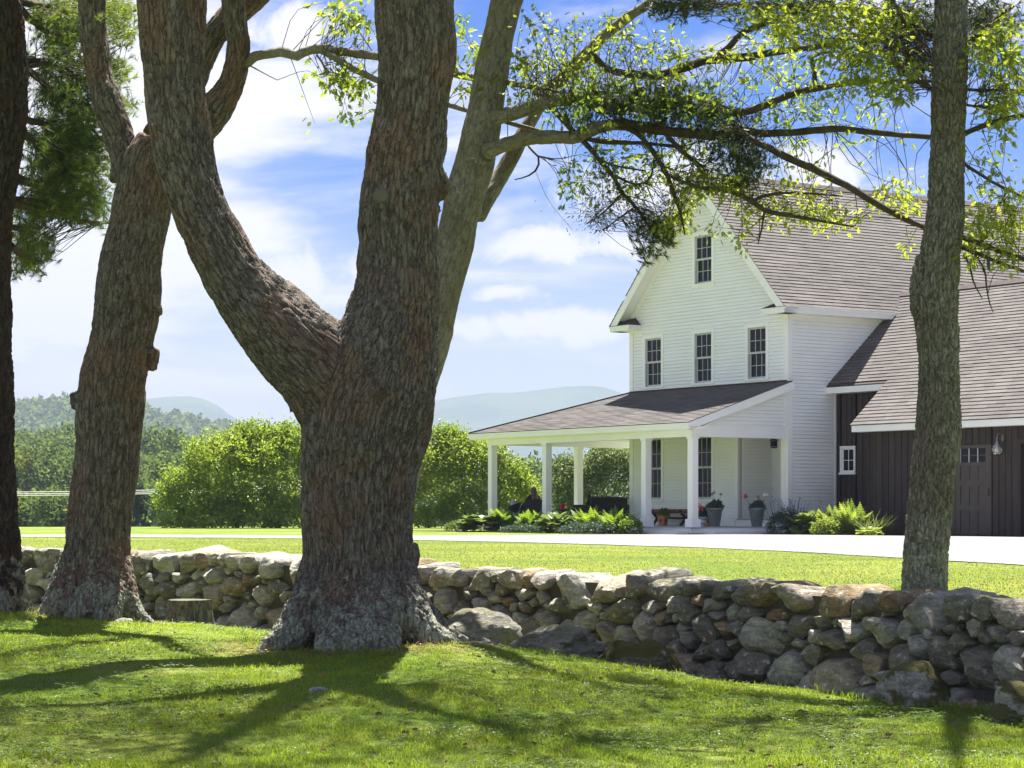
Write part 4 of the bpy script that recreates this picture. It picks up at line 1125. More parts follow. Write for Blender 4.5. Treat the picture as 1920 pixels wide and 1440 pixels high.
# ================================================================ THE TREES
def bark_mat(name, lo, hi, red, lichen=0.5, scale=1.0, smooth=False):
    M = Mat(name); co = M.coord(attr='bark', scale=(1, 1, 0.42)); pos = M.coord('Position')
    hg = M.attr('plate')
    n = M.noise(co, 26*scale, 6, 0.68, 0.6); fine = M.noise(co, 95*scale, 4, 0.75); bigp = M.noise(pos, 1.5, 4)
    c = M.mix(M.ramp(n, 0.32, 0.70), lo, hi)
    c = M.mix(M.math('MULTIPLY', M.ramp(bigp, 0.45, 0.62), 0.75), c, red)
    c = M.mix(M.ramp(hg, 0.20, 0.02, 0.0, 0.55), c, tuple(0.5*x for x in red))
    c = M.mix(1.0, c, M.ramp(fine, 0.25, 0.75, 0.68, 1.32), 'MULTIPLY')
    lm = M.math('ADD', M.noise(pos, 7.5, 6, 0.72), M.math('MULTIPLY', M.attr('foot'), 0.27))
    lm = M.ramp(lm, 0.655-0.05*lichen, 0.72-0.05*lichen)
    lc = M.mix(M.ramp(M.noise(pos, 33, 3, 0.7), 0.35, 0.65), (0.22, 0.25, 0.175), (0.42, 0.44, 0.36))
    c = M.mix(M.math('MULTIPLY', lm, 0.75), c, lc)
    h = M.math('ADD', M.math('MULTIPLY', n, 1.0), M.math('MULTIPLY', fine, 0.45))
    if not smooth:
        cr = M.voro(M.mix(0.06, M.coord(attr='bark', scale=(1, 1, 0.2)), M.noise(co, 30, 3, out=1)), 21*scale, 'DISTANCE_TO_EDGE')
        h = M.math('ADD', h, M.math('MULTIPLY', M.ramp(cr, 0.0, 0.10), 1.1))
        c = M.mix(1.0, c, M.ramp(cr, 0.0, 0.05, 0.75, 1.0), 'MULTIPLY')
    return M.pbr(c, 0.95, M.bump(h, 0.9, 0.03 if not smooth else 0.012), 0.12)
MAT_PINEBARK = bark_mat('old_pine_bark', (0.112, 0.097, 0.084), (0.250, 0.222, 0.196), (0.215, 0.140, 0.105), 0.5)
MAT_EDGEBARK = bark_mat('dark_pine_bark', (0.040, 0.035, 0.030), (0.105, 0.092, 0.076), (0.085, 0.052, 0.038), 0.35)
MAT_OAKBARK = bark_mat('plated_oak_bark', (0.160, 0.152, 0.125), (0.325, 0.312, 0.262), (0.200, 0.170, 0.130), 0.9, 1.3)
MAT_GREYBARK = bark_mat('smooth_grey_bark', (0.145, 0.137, 0.118), (0.262, 0.250, 0.218), (0.170, 0.150, 0.105), 0.6, 1.0, True)
MAT_TWIG = plain('twig_bark', (0.075, 0.062, 0.048), 0.9, 0.25, 8, 0.1)

def pxpath(pts, D, n=None):
    """[(x, y, radius px, depth offset)] to world rows (x, y, z, radius)."""
    out = []
    for q in pts:
        x, y, r = q[:3]; dd = q[3] if len(q) > 3 else 0.0
        out.append((*at(x, y, D+dd), r*D/F))
    out = np.array(out)
    return resample(out, n or max(8, int(np.linalg.norm(np.diff(out[:, :3], axis=0), axis=1).sum()/0.10)))

def carve(name, paths, voxel, mat, parent, seed, plate=(0.07, 0.17), amp=0.02, rough=0.03, ground=None, smooth_it=5, foot=None, axes=None):
    """Trunk and limbs fused by remeshing, then displaced with bark plates along the grain."""
    mb = MB()
    for p in paths: mb.tube(p[:, :3], p[:, 3], 20)
    me = mb.mesh('tmp'); ob = add('tmp', me)
    m = ob.modifiers.new('r', 'REMESH'); m.mode = 'VOXEL'; m.voxel_size = voxel
    m = ob.modifiers.new('s', 'SMOOTH'); m.factor = 0.5; m.iterations = smooth_it
    dg = bpy.context.evaluated_depsgraph_get(); ev = ob.evaluated_get(dg).to_mesh()
    nv = len(ev.vertices); V = np.empty(nv*3, np.float32); ev.vertices.foreach_get('co', V); V = V.reshape(-1, 3).astype(float)
    N = np.empty(nv*3, np.float32); ev.vertices.foreach_get('normal', N); N = N.reshape(-1, 3).astype(float)
    nf = len(ev.polygons); lt = np.empty(nf, np.int32); ev.polygons.foreach_get('loop_total', lt)
    li = np.empty(len(ev.loops), np.int32); ev.loops.foreach_get('vertex_index', li)
    ob.evaluated_get(dg).to_mesh_clear(); bpy.data.objects.remove(ob); bpy.data.meshes.remove(me)
    if (lt == 4).all(): Fq = li.reshape(-1, 4)
    else:
        st = np.concatenate([[0], np.cumsum(lt)[:-1]]); k4 = st[lt == 4]; Fq = li[k4[:, None]+np.arange(4)]
    # straightened coordinates round the nearest axis
    A, S_, FN, FB, Rr = [], [], [], [], []
    off = 0.0
    for p in (axes or paths):
        t, n_, b_ = frames(p[:, :3]); A.append(p[:, :3]); FN.append(n_); FB.append(b_); Rr.append(p[:, 3])
        S_.append(off+np.r_[0, np.cumsum(np.linalg.norm(np.diff(p[:, :3], axis=0), axis=1))]); off += 3.7
    A, S_, FN, FB, Rr = map(np.concatenate, (A, S_, FN, FB, Rr)); T = np.cross(FN, FB)
    bark = np.empty_like(V)
    for a in range(0, nv, 8000):
        b = slice(a, a+8000); d = np.linalg.norm(V[b, None]-A[None], axis=2)/Rr[None]; k = d.argmin(1)
        e = V[b]-A[k]; bark[b, 0] = (e*FN[k]).sum(1); bark[b, 1] = (e*FB[k]).sum(1); bark[b, 2] = S_[k]+(e*T[k]).sum(1)
    lowf = fbm(V*1.7+seed, 3, seed); midf = fbm(bark*np.array((5, 5, 2.2)), 3, seed+9)
    q = bark/np.array((plate[0], plate[0], plate[1]))
    q = q+0.5*np.stack([vnoise(q*0.6+7, seed+k) for k in (1, 2, 3)], 1)
    f1, f2, cid = worley(q, seed)
    pl = sstep(0.0, 0.36, f2-f1)
    q2 = bark/np.array((plate[0]*0.45, plate[0]*0.45, plate[1]*0.33)); g1, g2, _ = worley(q2+0.3*np.stack([vnoise(q2, seed+k) for k in (4, 5, 6)], 1), seed+20)
    disp = rough*lowf+0.5*rough*midf+amp*(pl*(0.85+0.3*cid)-0.8)+amp*0.30*sstep(0, 0.4, g2-g1)
    V2 = V+N*disp[:, None]
    ft = np.zeros(nv) if foot is None else np.clip(1-(V[:, 2]-foot)/1.25, 0, 1)**1.6
    return add(name, make_mesh(name, V2, Fq, mat, True, {'bark': bark, 'plate': f2-f1, 'foot': ft}), parent)

def plain_branch(name, paths, mat, parent, n=8, seed=0):
    """Thin limbs as rough tapering tubes in one part."""
    VV, QQ, BK, n0 = [], [], [], 0
    for p in paths:
        v, q = tube(p[:, :3], p[:, 3], n)
        v = v+0.25*np.repeat(p[:, 3], n)[:, None]*np.stack([fbm(v*7+seed+k, 2, k) for k in range(3)], 1)
        VV.append(v); QQ.append(q+n0); BK.append(v*np.array((1, 1, 1))); n0 += len(v)
    V = np.vstack(VV)
    return add(name, make_mesh(name, V, np.vstack(QQ), mat, True, {'bark': V, 'plate': np.full(len(V), .5), 'foot': np.zeros(len(V))}), parent)

def to_local(o, loc):
    """Re-base a part's mesh on its tree's foot."""
    me = o.data; n = len(me.vertices); v = np.empty(n*3, np.float32); me.vertices.foreach_get('co', v)
    v = v.reshape(-1, 3)-np.asarray(loc, np.float32); me.vertices.foreach_set('co', v.ravel()); me.update(); return o

# ---- leaves
HALF = np.array([(0, 0), (.10, .05), (.22, .22), (.30, .11), (.46, .30), (.56, .15), (.74, .25), (.80, .10), (1.0, .02)])
def unit(v): return v/np.maximum(np.linalg.norm(v, axis=-1, keepdims=True), 1e-9)
def lobed(P, Dn, size, R, fold=0.35):
    """Lobed leaves: two nine-sided halves folded on the midrib."""
    n = len(P); U = unit(R.normal(0, 1, (n, 3))+np.array((0, -0.2, 0.7))); Dn = unit(Dn); S = unit(np.cross(Dn, U)); U = np.cross(S, Dn)
    s = np.broadcast_to(size, (n,))[:, None, None]
    L = []
    for sg in (1, -1):
        L.append(P[:, None]+s*(HALF[None, :, :1]*Dn[:, None]+sg*HALF[None, :, 1:]*S[:, None]+HALF[None, :, 1:]*fold*U[:, None]-0.18*HALF[None, :, :1]**2*U[:, None]))
    V = np.concatenate(L, 1).reshape(-1, 3); k = np.arange(n)[:, None]*18
    Fa = k+np.arange(9)[None]; Fb = k+9+np.arange(9)[None, ::-1]
    return V, np.vstack([Fa, Fb])
def diamond(P, Dn, size, R, wid=0.5, up=0.8):
    n = len(P); U = unit(R.normal(0, 1, (n, 3))+np.array((0, 0, up))); Dn = unit(Dn); S = unit(np.cross(Dn, U)); U = np.cross(S, Dn)
    s = np.broadcast_to(size, (n,))[:, None]
    V = np.stack([P, P+s*(0.45*Dn+wid*0.5*S+0.1*U), P+s*Dn-s*0.1*U, P+s*(0.45*Dn-wid*0.5*S+0.1*U)], 1).reshape(-1, 3)
    return V, np.arange(4*n).reshape(-1, 4)
def needles(P, Dn, R, per=16, length=0.11, width=0.006, spread=0.75):
    n = len(P); P = np.repeat(P, per, 0); Dn = np.repeat(unit(Dn), per, 0)
    d = unit(Dn+spread*unit(R.normal(0, 1, (n*per, 3)))*R.uniform(0.3, 1, (n*per, 1))); s = unit(np.cross(d, R.normal(0, 1, (n*per, 3))))
    L = length*R.uniform(0.7, 1.15, (n*per, 1)); P = P-Dn*L*R.uniform(0, 0.7, (n*per, 1))
    V = np.stack([P-s*width/2, P+s*width/2, P+d*L], 1).reshape(-1, 3)
    return V, np.arange(3*n*per).reshape(-1, 3)

def leaf_mat(name, a, b, ta, tb, amount=0.5, rough=0.45):
    M = Mat(name); k = M.attr('tint')
    return M.leaf(M.mix(k, a, b), M.mix(k, ta, tb), amount, rough)
MAT_OAKLEAF = leaf_mat('young_oak_leaf', (0.060, 0.105, 0.018), (0.115, 0.155, 0.022), (0.16, 0.24, 0.02), (0.40, 0.46, 0.03), 0.55)
MAT_NEEDLE = leaf_mat('pine_needle', (0.022, 0.045, 0.014), (0.060, 0.090, 0.026), (0.05, 0.09, 0.015), (0.16, 0.19, 0.03), 0.35)
MAT_NEEDLE2 = leaf_mat('sunny_pine_needle', (0.034, 0.074, 0.018), (0.085, 0.130, 0.028), (0.09, 0.17, 0.02), (0.27, 0.34, 0.04), 0.45)
MAT_CROWN = leaf_mat('crown_leaf', (0.045, 0.085, 0.018), (0.085, 0.125, 0.022), (0.20, 0.30, 0.03), (0.40, 0.48, 0.05), 0.55)  # translucency raised so the unseen crowns pass more light to the lawn

class Foliage:
    """Twigs and leaves grown from the limbs of one tree towards places where the photograph shows foliage."""
    def __init__(s, limbs, seed, D):
        s.L = np.vstack([p[:, :3] for p in limbs]); s.R = np.random.RandomState(seed); s.D = D
        s.tw = MB(); s.parts = {}
    def put(s, kind, V, Fc, tint):
        s.parts.setdefault(kind, []).append((V, Fc, tint))
    def spray(s, cx, cy, rx, ry, n, kind='oak', leaves=9, size=0.12, tint=(0.3, 1.0), depth=0.7, dd=0.0, reach=0.45, tr=0.004):
        R = s.R
        for _ in range(n):
            a = R.uniform(0, 2*math.pi); r = math.sqrt(R.rand())
            tip = at(cx+rx*r*math.cos(a), cy+ry*r*math.sin(a), s.D+dd+R.normal(0, depth))
            d = np.linalg.norm(s.L-tip, axis=1); ks = np.argsort(d)[:22]; kk = ks[R.randint(0, 22)]; kk = kk if d[kk] < d[ks[0]]+0.7 else ks[0]; near = s.L[kk]; L = d[kk]
            if L < 0.02: continue
            dirn = (tip-near)/L; base = near if L < 2.2 else tip-dirn*2.2
            midp = (base+tip)/2+R.normal(0, 0.10, 3)*min(L, 1)+np.array((0, 0, 0.06*min(L, 1.5)))
            pth = resample(np.array([base, midp, tip]), 6); s.tw.tube(pth, np.linspace(tr*(1+0.5*min(L, 2)), 0.0022, 6), 3)
            t0 = max(0.0, 1-reach/max(L, 0.1))
            if kind == 'oak' or kind == 'bud':
                k = R.randint(max(2, leaves-3), leaves+4); tt = t0+(1-t0)*R.rand(k)**0.6
                P = np.stack([np.interp(tt, np.linspace(0, 1, 6), pth[:, c]) for c in range(3)], 1)
                Dn = dirn*0.35+unit(R.normal(0, 1, (k, 3)))+np.array((0, 0, -0.35))
                P = P+unit(Dn)*R.uniform(0.01, 0.13, (k, 1))
                sz = size*R.uniform(0.6, 1.15, k)
                if kind == 'oak': V, Fc = lobed(P, Dn, sz, R); nv = 18
                else: V, Fc = diamond(P, Dn, sz*0.7, R, 0.28); nv = 4
                ti = np.repeat(np.clip(R.uniform(*tint)+R.normal(0, 0.15, k), 0, 1), nv)
                s.put(kind, V, Fc, ti)
            else:
                k = max(2, leaves); tt = t0+(1-t0)*R.rand(k); tt[0] = 1.0
                P = np.stack([np.interp(tt, np.linspace(0, 1, 6), pth[:, c]) for c in range(3)], 1)+R.normal(0, 0.05, (k, 3))
                Dn = dirn+R.normal(0, 0.55, (k, 3))+np.array((0, 0, 0.1))
                V, Fc = needles(P, Dn, R, 16, size, 0.0065)
                s.put(kind, V, Fc, np.repeat(np.clip(R.uniform(*tint)+R.normal(0, 0.12, k), 0, 1), 48))
    def cloud(s, lobes, per, leaf, kind='crown', R0=None):
        """Unseen crown above the picture, shaped to dapple the near lawn with shade: clumps of leaves filling ellipsoids (centre, radii, clumps)."""
        R = s.R
        for c, rr, n in lobes:
            C = np.asarray(c)+unit(R.normal(0, 1, (n, 3)))*R.rand(n, 1)**(0.45)*np.asarray(rr)
            keep = C[:, 2] > C[:, 1]*0.2353+0.75
            C = C[keep]
            for q in C:
                d = np.linalg.norm(s.L-q, axis=1); nb = s.L[d.argmin()]
                pth = resample(np.array([nb, (nb+q)/2+(0, 0, .25), q]), 5); s.tw.tube(pth, np.linspace(0.03, 0.008, 5), 3)
            P = np.repeat(C, per, 0)+R.normal(0, 1, (len(C)*per, 3))*np.array((0.75, 0.75, 0.5))
            P = P[P[:, 2] > P[:, 1]*0.2353+0.15]
            V, Fc = diamond(P, R.normal(0, 1, P.shape)+np.array((0, 0, -.2)), leaf*R.uniform(0.7, 1.2, len(P)), R, 0.6)
            s.put(kind, V, Fc, np.repeat(R.rand(len(P)), 4))
    def build(s, parent, loc, mats):
        if s.tw.n:
            o = to_local(s.tw.build('twigs', MAT_TWIG, parent), loc); o['kind'] = 'stuff'
        for kind, L in s.parts.items():
            n0, VV, FF, TT = 0, [], {}, []
            for V, Fc, t in L:
                VV.append(V); FF.setdefault(Fc.shape[1], []).append(Fc+n0); TT.append(t); n0 += len(V)
            nm = {'oak': 'foliage', 'bud': 'catkins', 'pine': 'needles', 'crown': 'crown'}[kind]
            o = add(nm, make_mesh(nm, np.vstack(VV)-loc, [np.vstack(f) for f in FF.values()], mats[kind], False, {'tint': np.concatenate(TT)}), parent)
            o['kind'] = 'stuff'
MATS = {'oak': MAT_OAKLEAF, 'bud': leaf_mat('thin_dark_leaf', (0.030, 0.042, 0.020), (0.070, 0.070, 0.030), (0.04, 0.06, 0.02), (0.13, 0.12, 0.04), 0.25), 'pine': MAT_NEEDLE, 'crown': MAT_CROWN}

def up_from(p, tips, r=0.12):
    """Limbs from the last row of a path out into the crown above the picture."""
    out = []
    for t in tips:
        a = p[-1]; b = np.array(t, float); m_ = (a[:3]+b)/2+np.array((0, 0, 0.5))
        out.append(resample(np.array([(*a[:3], a[3]*0.85), (*m_, r), (*b, 0.03)]), 14))
    return out

# ---- the great forked pine in front
D = 20.5; loc = TREE_MAIN.copy(); loc[2] = gz_front(loc[:1], loc[1:2])[0]
main_tree = tag(empty('pine_tree', loc), 'massive forked old pine with furrowed bark dominating the foreground', 'tree')
stem = pxpath([(672,1270,118),(670,1215,114),(668,1170,108),(668,1110,104),(669,1050,101),(670,960,103),(675,880,108),(684,810,118),(700,740,118),(716,680,108),(733,610,92),(746,545,79),(748,470,76),(748,400,77),(756,330,74),(768,250,71),(776,170,71),(782,100,73),(777,40,73),(772,-20,72)], D)
limb = pxpath([(668,800,90),(640,745,92),(600,690,92),(548,640,86),(497,585,72),(447,526,60),(410,462,56),(376,390,54),(352,315,53),(338,240,54),(328,160,55),(324,80,61),(324,0,63),(325,-30,63)], D)
roots = [pxpath(p, D) for p in ([(632,985,44,.05),(618,1060,52,-.08),(592,1130,50,-.26),(556,1182,38,-.42),(520,1212,26,-.5),(488,1232,15,-.5)], [(655,1000,50,0),(645,1090,54,-.22),(634,1160,43,-.48),(622,1210,32,-.72),(612,1242,20,-.85)],
        [(690,1000,50,0),(694,1090,54,-.22),(706,1160,45,-.52),(716,1210,34,-.78),(722,1244,20,-.92)], [(708,985,46,.05),(724,1070,54,-.06),(756,1145,47,-.22),(795,1192,34,-.3),(845,1212,22,-.3),(893,1228,12,-.25)], [(712,1010,46,.1),(738,1100,50,.2),(785,1160,38,.35),(815,1185,28,.5),(835,1215,16,.6)],
        [(600,1130,50,.3),(560,1180,34,.6),(530,1215,20,.9)], [(660,1130,50,-.3),(668,1190,38,-.65),(672,1235,24,-.85)])]
burr = [pxpath([(822,325,16,0),(828,350,20,0),(824,378,14,0)], D, 6), pxpath([(812,382,14,0),(818,400,15,0)], D, 5), pxpath([(760,1025,22,0),(768,1060,18,-.02)], D, 5), pxpath([(548,745,18,0),(560,770,20,0)], D, 5)]
tr = carve('trunk', [stem, limb]+roots+burr, 0.0165, MAT_PINEBARK, main_tree, 3, (0.036, 0.38), 0.018, 0.028, foot=loc[2], axes=[stem, limb]); to_local(tr, loc)
# old branch scars on the stem
for x, y, r in ((716,367,14), (778,238,6), (790,318,6)):
    knot = MB(); c = at(x, y, D-0.365); v, q = tube(np.array([c+(0, 0.06, 0), c, c-(0, 0.022, 0)]), np.array((1.25, 1.05, 0.8))*r*D/F, 14); knot.arr(v, q); knot.add(v[-14:], [tuple(range(14))])
    to_local(knot.build('knot', MAT_GREYBARK, main_tree, True), loc)
hi = up_from(stem, [(-3.2, 21.5, 11.5), (0.6, 23.5, 12.0), (-1.0, 19.0, 13.5), (1.5, 20.0, 10.0)], 0.09)+up_from(limb, [(-4.6, 22.0, 9.5), (-3.6, 19.5, 11.0), (-2.4, 23.5, 10.5)], 0.08)
to_local(plain_branch('branch', hi, MAT_PINEBARK, main_tree), loc)
fo = Foliage(hi, 31, D)
fo.cloud([((-3.4, 20.5, 9.0), (2.6, 3.4, 2.6), 85), ((-0.6, 21.0, 10.5), (2.6, 3.6, 3.0), 105), ((1.2, 20.0, 9.3), (2.2, 3.0, 2.4), 66)], 135, 0.078)
fo.build(main_tree, loc, {'crown': MAT_CROWN})

# ---- the leaning pine on the left
D = 24.0; loc = TREE_LEFT.copy(); loc[2] = gz_front(loc[:1], loc[1:2])[0]
left_tree = tag(empty('pine_tree', loc), 'leaning reddish trunk dividing into limbs left of the big forked pine', 'tree')
stem = pxpath([(174,1190,62),(176,1150,62),(179,1110,61),(182,1050,61),(186,980,61),(196,900,61),(204,810,61),(211,720,62),(224,650,56),(238,580,58),(244,500,58),(256,440,55),(270,370,54),(281,310,50),(300,268,42)], D)
lim1 = pxpath([(236,340,30,.1),(233,300,24,.1),(222,255,26,.15),(205,200,26,.2),(190,150,24,.25),(180,100,25,.3),(173,40,24,.3),(170,-25,24,.3)], D)
lim2 = pxpath([(285,320,44,.2),(320,275,38,.3),(362,245,36,.35),(398,210,33,.4),(428,168,27,.4),(442,125,25,.4),(446,80,25,.4),(440,30,24,.4),(436,-30,23,.4)], D)
lim3 = pxpath([(300,262,34,.5),(340,205,30,.7),(372,125,27,.75),(398,70,26,.75),(435,30,26,.75),(485,-20,25,.75)], D)
roots = [pxpath(p, D) for p in ([(158,1000,30,0),(143,1070,36,-.1),(120,1118,35,-.2),(98,1148,26,-.25),(72,1172,14,-.3)], [(150,1110,34,-.3),(148,1150,28,-.4),(140,1178,18,-.5)], [(186,1010,34,0),(194,1090,38,-.26),(200,1140,32,-.45),(204,1175,22,-.55)],
        [(205,1010,30,0),(218,1085,34,-.1),(238,1133,26,-.2),(262,1158,17,-.25),(290,1176,9,-.25)], [(215,1110,30,.2),(245,1140,22,.3),(262,1160,12,.4)], [(175,1110,34,-.3),(176,1160,24,-.5)])]
burr = [pxpath([(150,735,20,0),(152,765,18,0)], D, 5), pxpath([(284,655,12,0),(276,690,14,0)], D, 5), pxpath([(288,575,12,0),(290,590,12,0)], D, 4)]
tr = carve('trunk', [stem, lim1, lim2, lim3]+roots+burr, 0.0165, MAT_PINEBARK, left_tree, 6, (0.036, 0.33), 0.016, 0.022, foot=loc[2], axes=[stem, lim1, lim2, lim3]); to_local(tr, loc)
br = [pxpath([(452,122,12,.4),(468,112,11,.4),(490,102,10,.3),(530,97,10,.3),(552,105,10.5,.25),(572,97,9,.2),(600,91,9,.2),(650,98,8.5,.2),(715,107,8,.2),(800,128,7,.3),(862,140,7,.3),(900,148,6.5,.2),(950,154,6,0),(1010,166,5.5,-.2),(1100,184,4.5,-.4),(1200,191,3.5,-.5)], D),
      pxpath([(600,93,6,.2),(640,116,6.5,.1),(690,142,6,.1),(760,170,5.5,.2),(850,200,5,.3),(900,212,4.5,.3),(950,229,4.5,.1),(1000,243,4,.1),(1060,256,3.5,.2),(1150,264,3,.2),(1260,272,2,.2)], D),
      pxpath([(594,103,2.2,.2),(606,122,1.8,.1),(612,140,1.2,.1)], D), pxpath([(470,124,1.5,.4),(500,140,1,.3),(520,150,.8,.3)], D)]
to_local(plain_branch('branch', br, MAT_GREYBARK, left_tree, 10), loc)
hi = up_from(lim1, [(-6.8, 24.5, 9.2), (-5.2, 22.5, 10.8)], 0.1)+up_from(lim2, [(-3.2, 25.5, 9.0), (-4.4, 23.0, 11.5)], 0.1)+up_from(lim3, [(-1.8, 24.5, 9.6)], 0.1)
to_local(plain_branch('branch', hi, MAT_PINEBARK, left_tree), loc)
fo = Foliage(br+hi, 33, D)
for b in ((655,20,45,28,16), (625,18,28,16,8), (680,60,16,45,9), (640,150,48,22,16), (612,160,16,14,6), (665,165,24,18,10), (590,235,8,6,1), (650,220,14,8,3), (678,222,8,10,3), (880,95,26,34,10), (888,160,34,30,14), (872,40,20,20,4)):
    fo.spray(*b, kind='oak', leaves=6, size=0.11, tint=(0.0, 0.75), depth=0.25, dd=0.35, reach=0.3)
fo.cloud([((-6.0, 23.8, 8.8), (1.9, 2.6, 1.9), 50), ((-3.6, 24.0, 9.6), (2.2, 2.4, 2.2), 52)], 135, 0.078)
fo.build(left_tree, loc, {**MATS, 'crown': MAT_CROWN})

# ---- the dark pine at the left edge with its boughs
D = 24.5; loc = TREE_EDGE.copy(); loc[2] = gz_front(loc[:1], loc[1:2])[0]
edge_tree = tag(empty('pine_tree', loc), 'dark trunk at the left edge carrying layered boughs of pine needles', 'tree')
stem = pxpath([(-12,1185,80),(-10,1145,64),(-12,1100,54),(-16,1040,53),(-20,950,53),(-26,850,53),(-30,700,53),(-32,600,52),(-34,500,53),(-30,400,52),(-16,310,53),(-4,220,55),(-6,100,54),(-12,0,53),(-14,-40,52)], D)
roots = [pxpath(p, D) for p in ([(10,1080,34,-.1),(30,1120,24,-.15),(52,1150,13,-.2),(60,1165,8,-.2)], [(-5,1100,34,-.3),(2,1150,22,-.45),(6,1175,14,-.5)], [(-40,1100,34,-.2),(-62,1160,18,-.3)])]
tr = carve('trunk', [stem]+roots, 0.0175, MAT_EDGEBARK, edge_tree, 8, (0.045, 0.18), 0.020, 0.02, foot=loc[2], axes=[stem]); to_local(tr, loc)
bg = [pxpath(p, D) for p in ([(30,108,9,.2),(60,112,8,.6),(100,125,6,1.2),(160,150,5,1.6),(215,165,3,2)], [(40,120,9,.2),(75,150,7,.8),(110,185,6,1.4),(150,215,4,1.8),(185,225,3,2.2)], [(40,125,6,.2),(100,118,5,1),(150,116,3,1.6)],
      [(40,222,8,.2),(80,232,7,.8),(130,245,5,1.4),(190,262,3,2)], [(20,330,10,.3),(70,345,8,1),(120,325,6,1.8),(160,280,4,2.4)], [(20,378,9,.2),(60,390,7,.8),(110,402,5,1.4),(160,415,4,2),(205,418,3,2.4)], [(18,372,6,.2),(80,380,5,.9),(140,398,4,1.6)],
      [(10,-4,9,.2),(60,8,7,.5),(110,14,6,1.2),(150,32,4,1.8),(200,30,3,2.4),(255,20,3,2.8)], [(20,460,8,.2),(45,480,5,.6),(80,492,3,1)], [(10,425,8,.2),(40,430,5,.7),(75,440,3,1.1)], [(40,20,9,.4),(90,60,6,1.2),(140,75,4,2)], [(40,250,8,.3),(110,290,5,1.4),(170,330,3,2.2)])]
to_local(plain_branch('branch', bg, MAT_TWIG, edge_tree, 6), loc)
fo = Foliage(bg, 35, 26.2)
for b in ((95,25,50,28,60,.6), (130,60,45,24,50,.3), (215,20,45,22,50,.7), (235,55,35,22,34,.7), (95,75,30,16,28,.2), (110,118,40,14,32,.15), (218,140,30,26,40,.75), (200,125,18,20,14,.5), (85,180,40,22,40,.1), (140,165,45,20,40,.1), (110,225,55,24,56,.25), (165,210,30,26,30,.1),
          (80,265,45,24,44,.2), (150,262,45,26,46,.1), (232,205,28,22,26,.6), (90,300,40,24,40,.5), (150,310,50,28,52,.45), (195,290,30,30,26,.4), (60,340,30,22,26,.6), (120,345,50,24,48,.6), (180,345,40,24,36,.55), (100,385,55,16,40,.35), (165,390,45,20,38,.35), (70,398,30,10,14,.3),
          (40,455,26,34,36,.7), (60,490,28,26,34,.6), (35,400,18,18,16,.6), (85,490,12,10,4,.5), (35,505,16,18,14,.5), (150,425,40,8,8,.2)):
    fo.spray(*b[:4], int(b[4]*1.15), kind='pine', leaves=5, size=0.115, tint=(b[5]-.25, b[5]+.3), depth=0.7, reach=0.35, tr=0.004)
hi = up_from(stem, [(-7.5, 25.5, 9.5), (-5.5, 24.0, 11.0)], 0.12)
to_local(plain_branch('branch', hi, MAT_PINEBARK, edge_tree), loc)
fo.L = np.vstack([fo.L]+[h[:, :3] for h in hi])
fo.cloud([((-7.2, 24.2, 9.4), (2.0, 2.4, 2.2), 52)], 135, 0.078)
fo.build(edge_tree, loc, {**MATS, 'pine': MAT_NEEDLE2, 'crown': MAT_CROWN})

# ---- the grey smooth-barked oak behind the forked pine
D = 24.0; loc = TREE_GREY.copy(); loc[2] = gz_front(loc[:1], loc[1:2])[0]
grey_tree = tag(empty('oak_tree', loc), 'slanting smooth grey oak behind the forked pine, spreading leafy limbs right', 'tree')
stem = pxpath([(706,1110,52),(712,1060,48),(726,980,45),(742,900,44),(760,810,42),(782,720,41),(808,630,40),(832,540,38),(853,450,36),(864,400,35),(890,305,36),(911,200,34),(929,100,33.5),(948,10,31),(956,-25,30)], D)
la = pxpath([(893,405,18,.1),(910,376,16,.2),(934,338,15.5,.3),(956,300,16,.35),(974,262,14,.4),(998,222,13,.45),(1020,188,13,.5),(1050,150,12.5,.5),(1093,107,12.5,.4),(1113,88,12,.4),(1133,66,11,.4),(1170,38,10,.4),(1215,6,9.5,.4),(1240,-20,9,.4)], D)
lb = pxpath([(925,222,15,-.1),(945,215,14,-.25),(978,207,12.5,-.35),(1023,191,11.5,-.5),(1060,187,10,-.55),(1100,190,9,-.6),(1160,202,8.5,-.7),(1220,201,8.5,-.7),(1300,198,8,-.8),(1380,210,7,-.8),(1433,198,7,-.8),(1483,178,6.5,-.8),(1535,165,6,-.8),(1614,154,5,-.8),(1737,152,3.5,-.9),(1800,150,3,-.9)], D)
lc = pxpath([(915,285,17,-.2),(940,274,13,-.35),(1000,258,12,-.5),(1050,258,11,-.6),(1083,256,10.5,-.65),(1113,241,11.5,-.7),(1160,234,10.5,-.7),(1233,243,9.5,-.8),(1300,250,9,-.9),(1343,253,8.5,-.9),(1383,244,8,-.9),(1433,250,7,-.9),(1490,247,6.5,-.9),(1533,243,6.5,-1),(1587,242,6,-1),(1655,249,5.5,-1),(1741,256,5,-1.1),(1800,262,4.5,-1.1)], D)
tr = carve('trunk', [stem, la[:len(la)*6//10], lb[:len(lb)//3], lc[:len(lc)//3]], 0.019, MAT_GREYBARK, grey_tree, 12, (0.05, 0.2), 0.005, 0.018, foot=loc[2]); to_local(tr, loc)
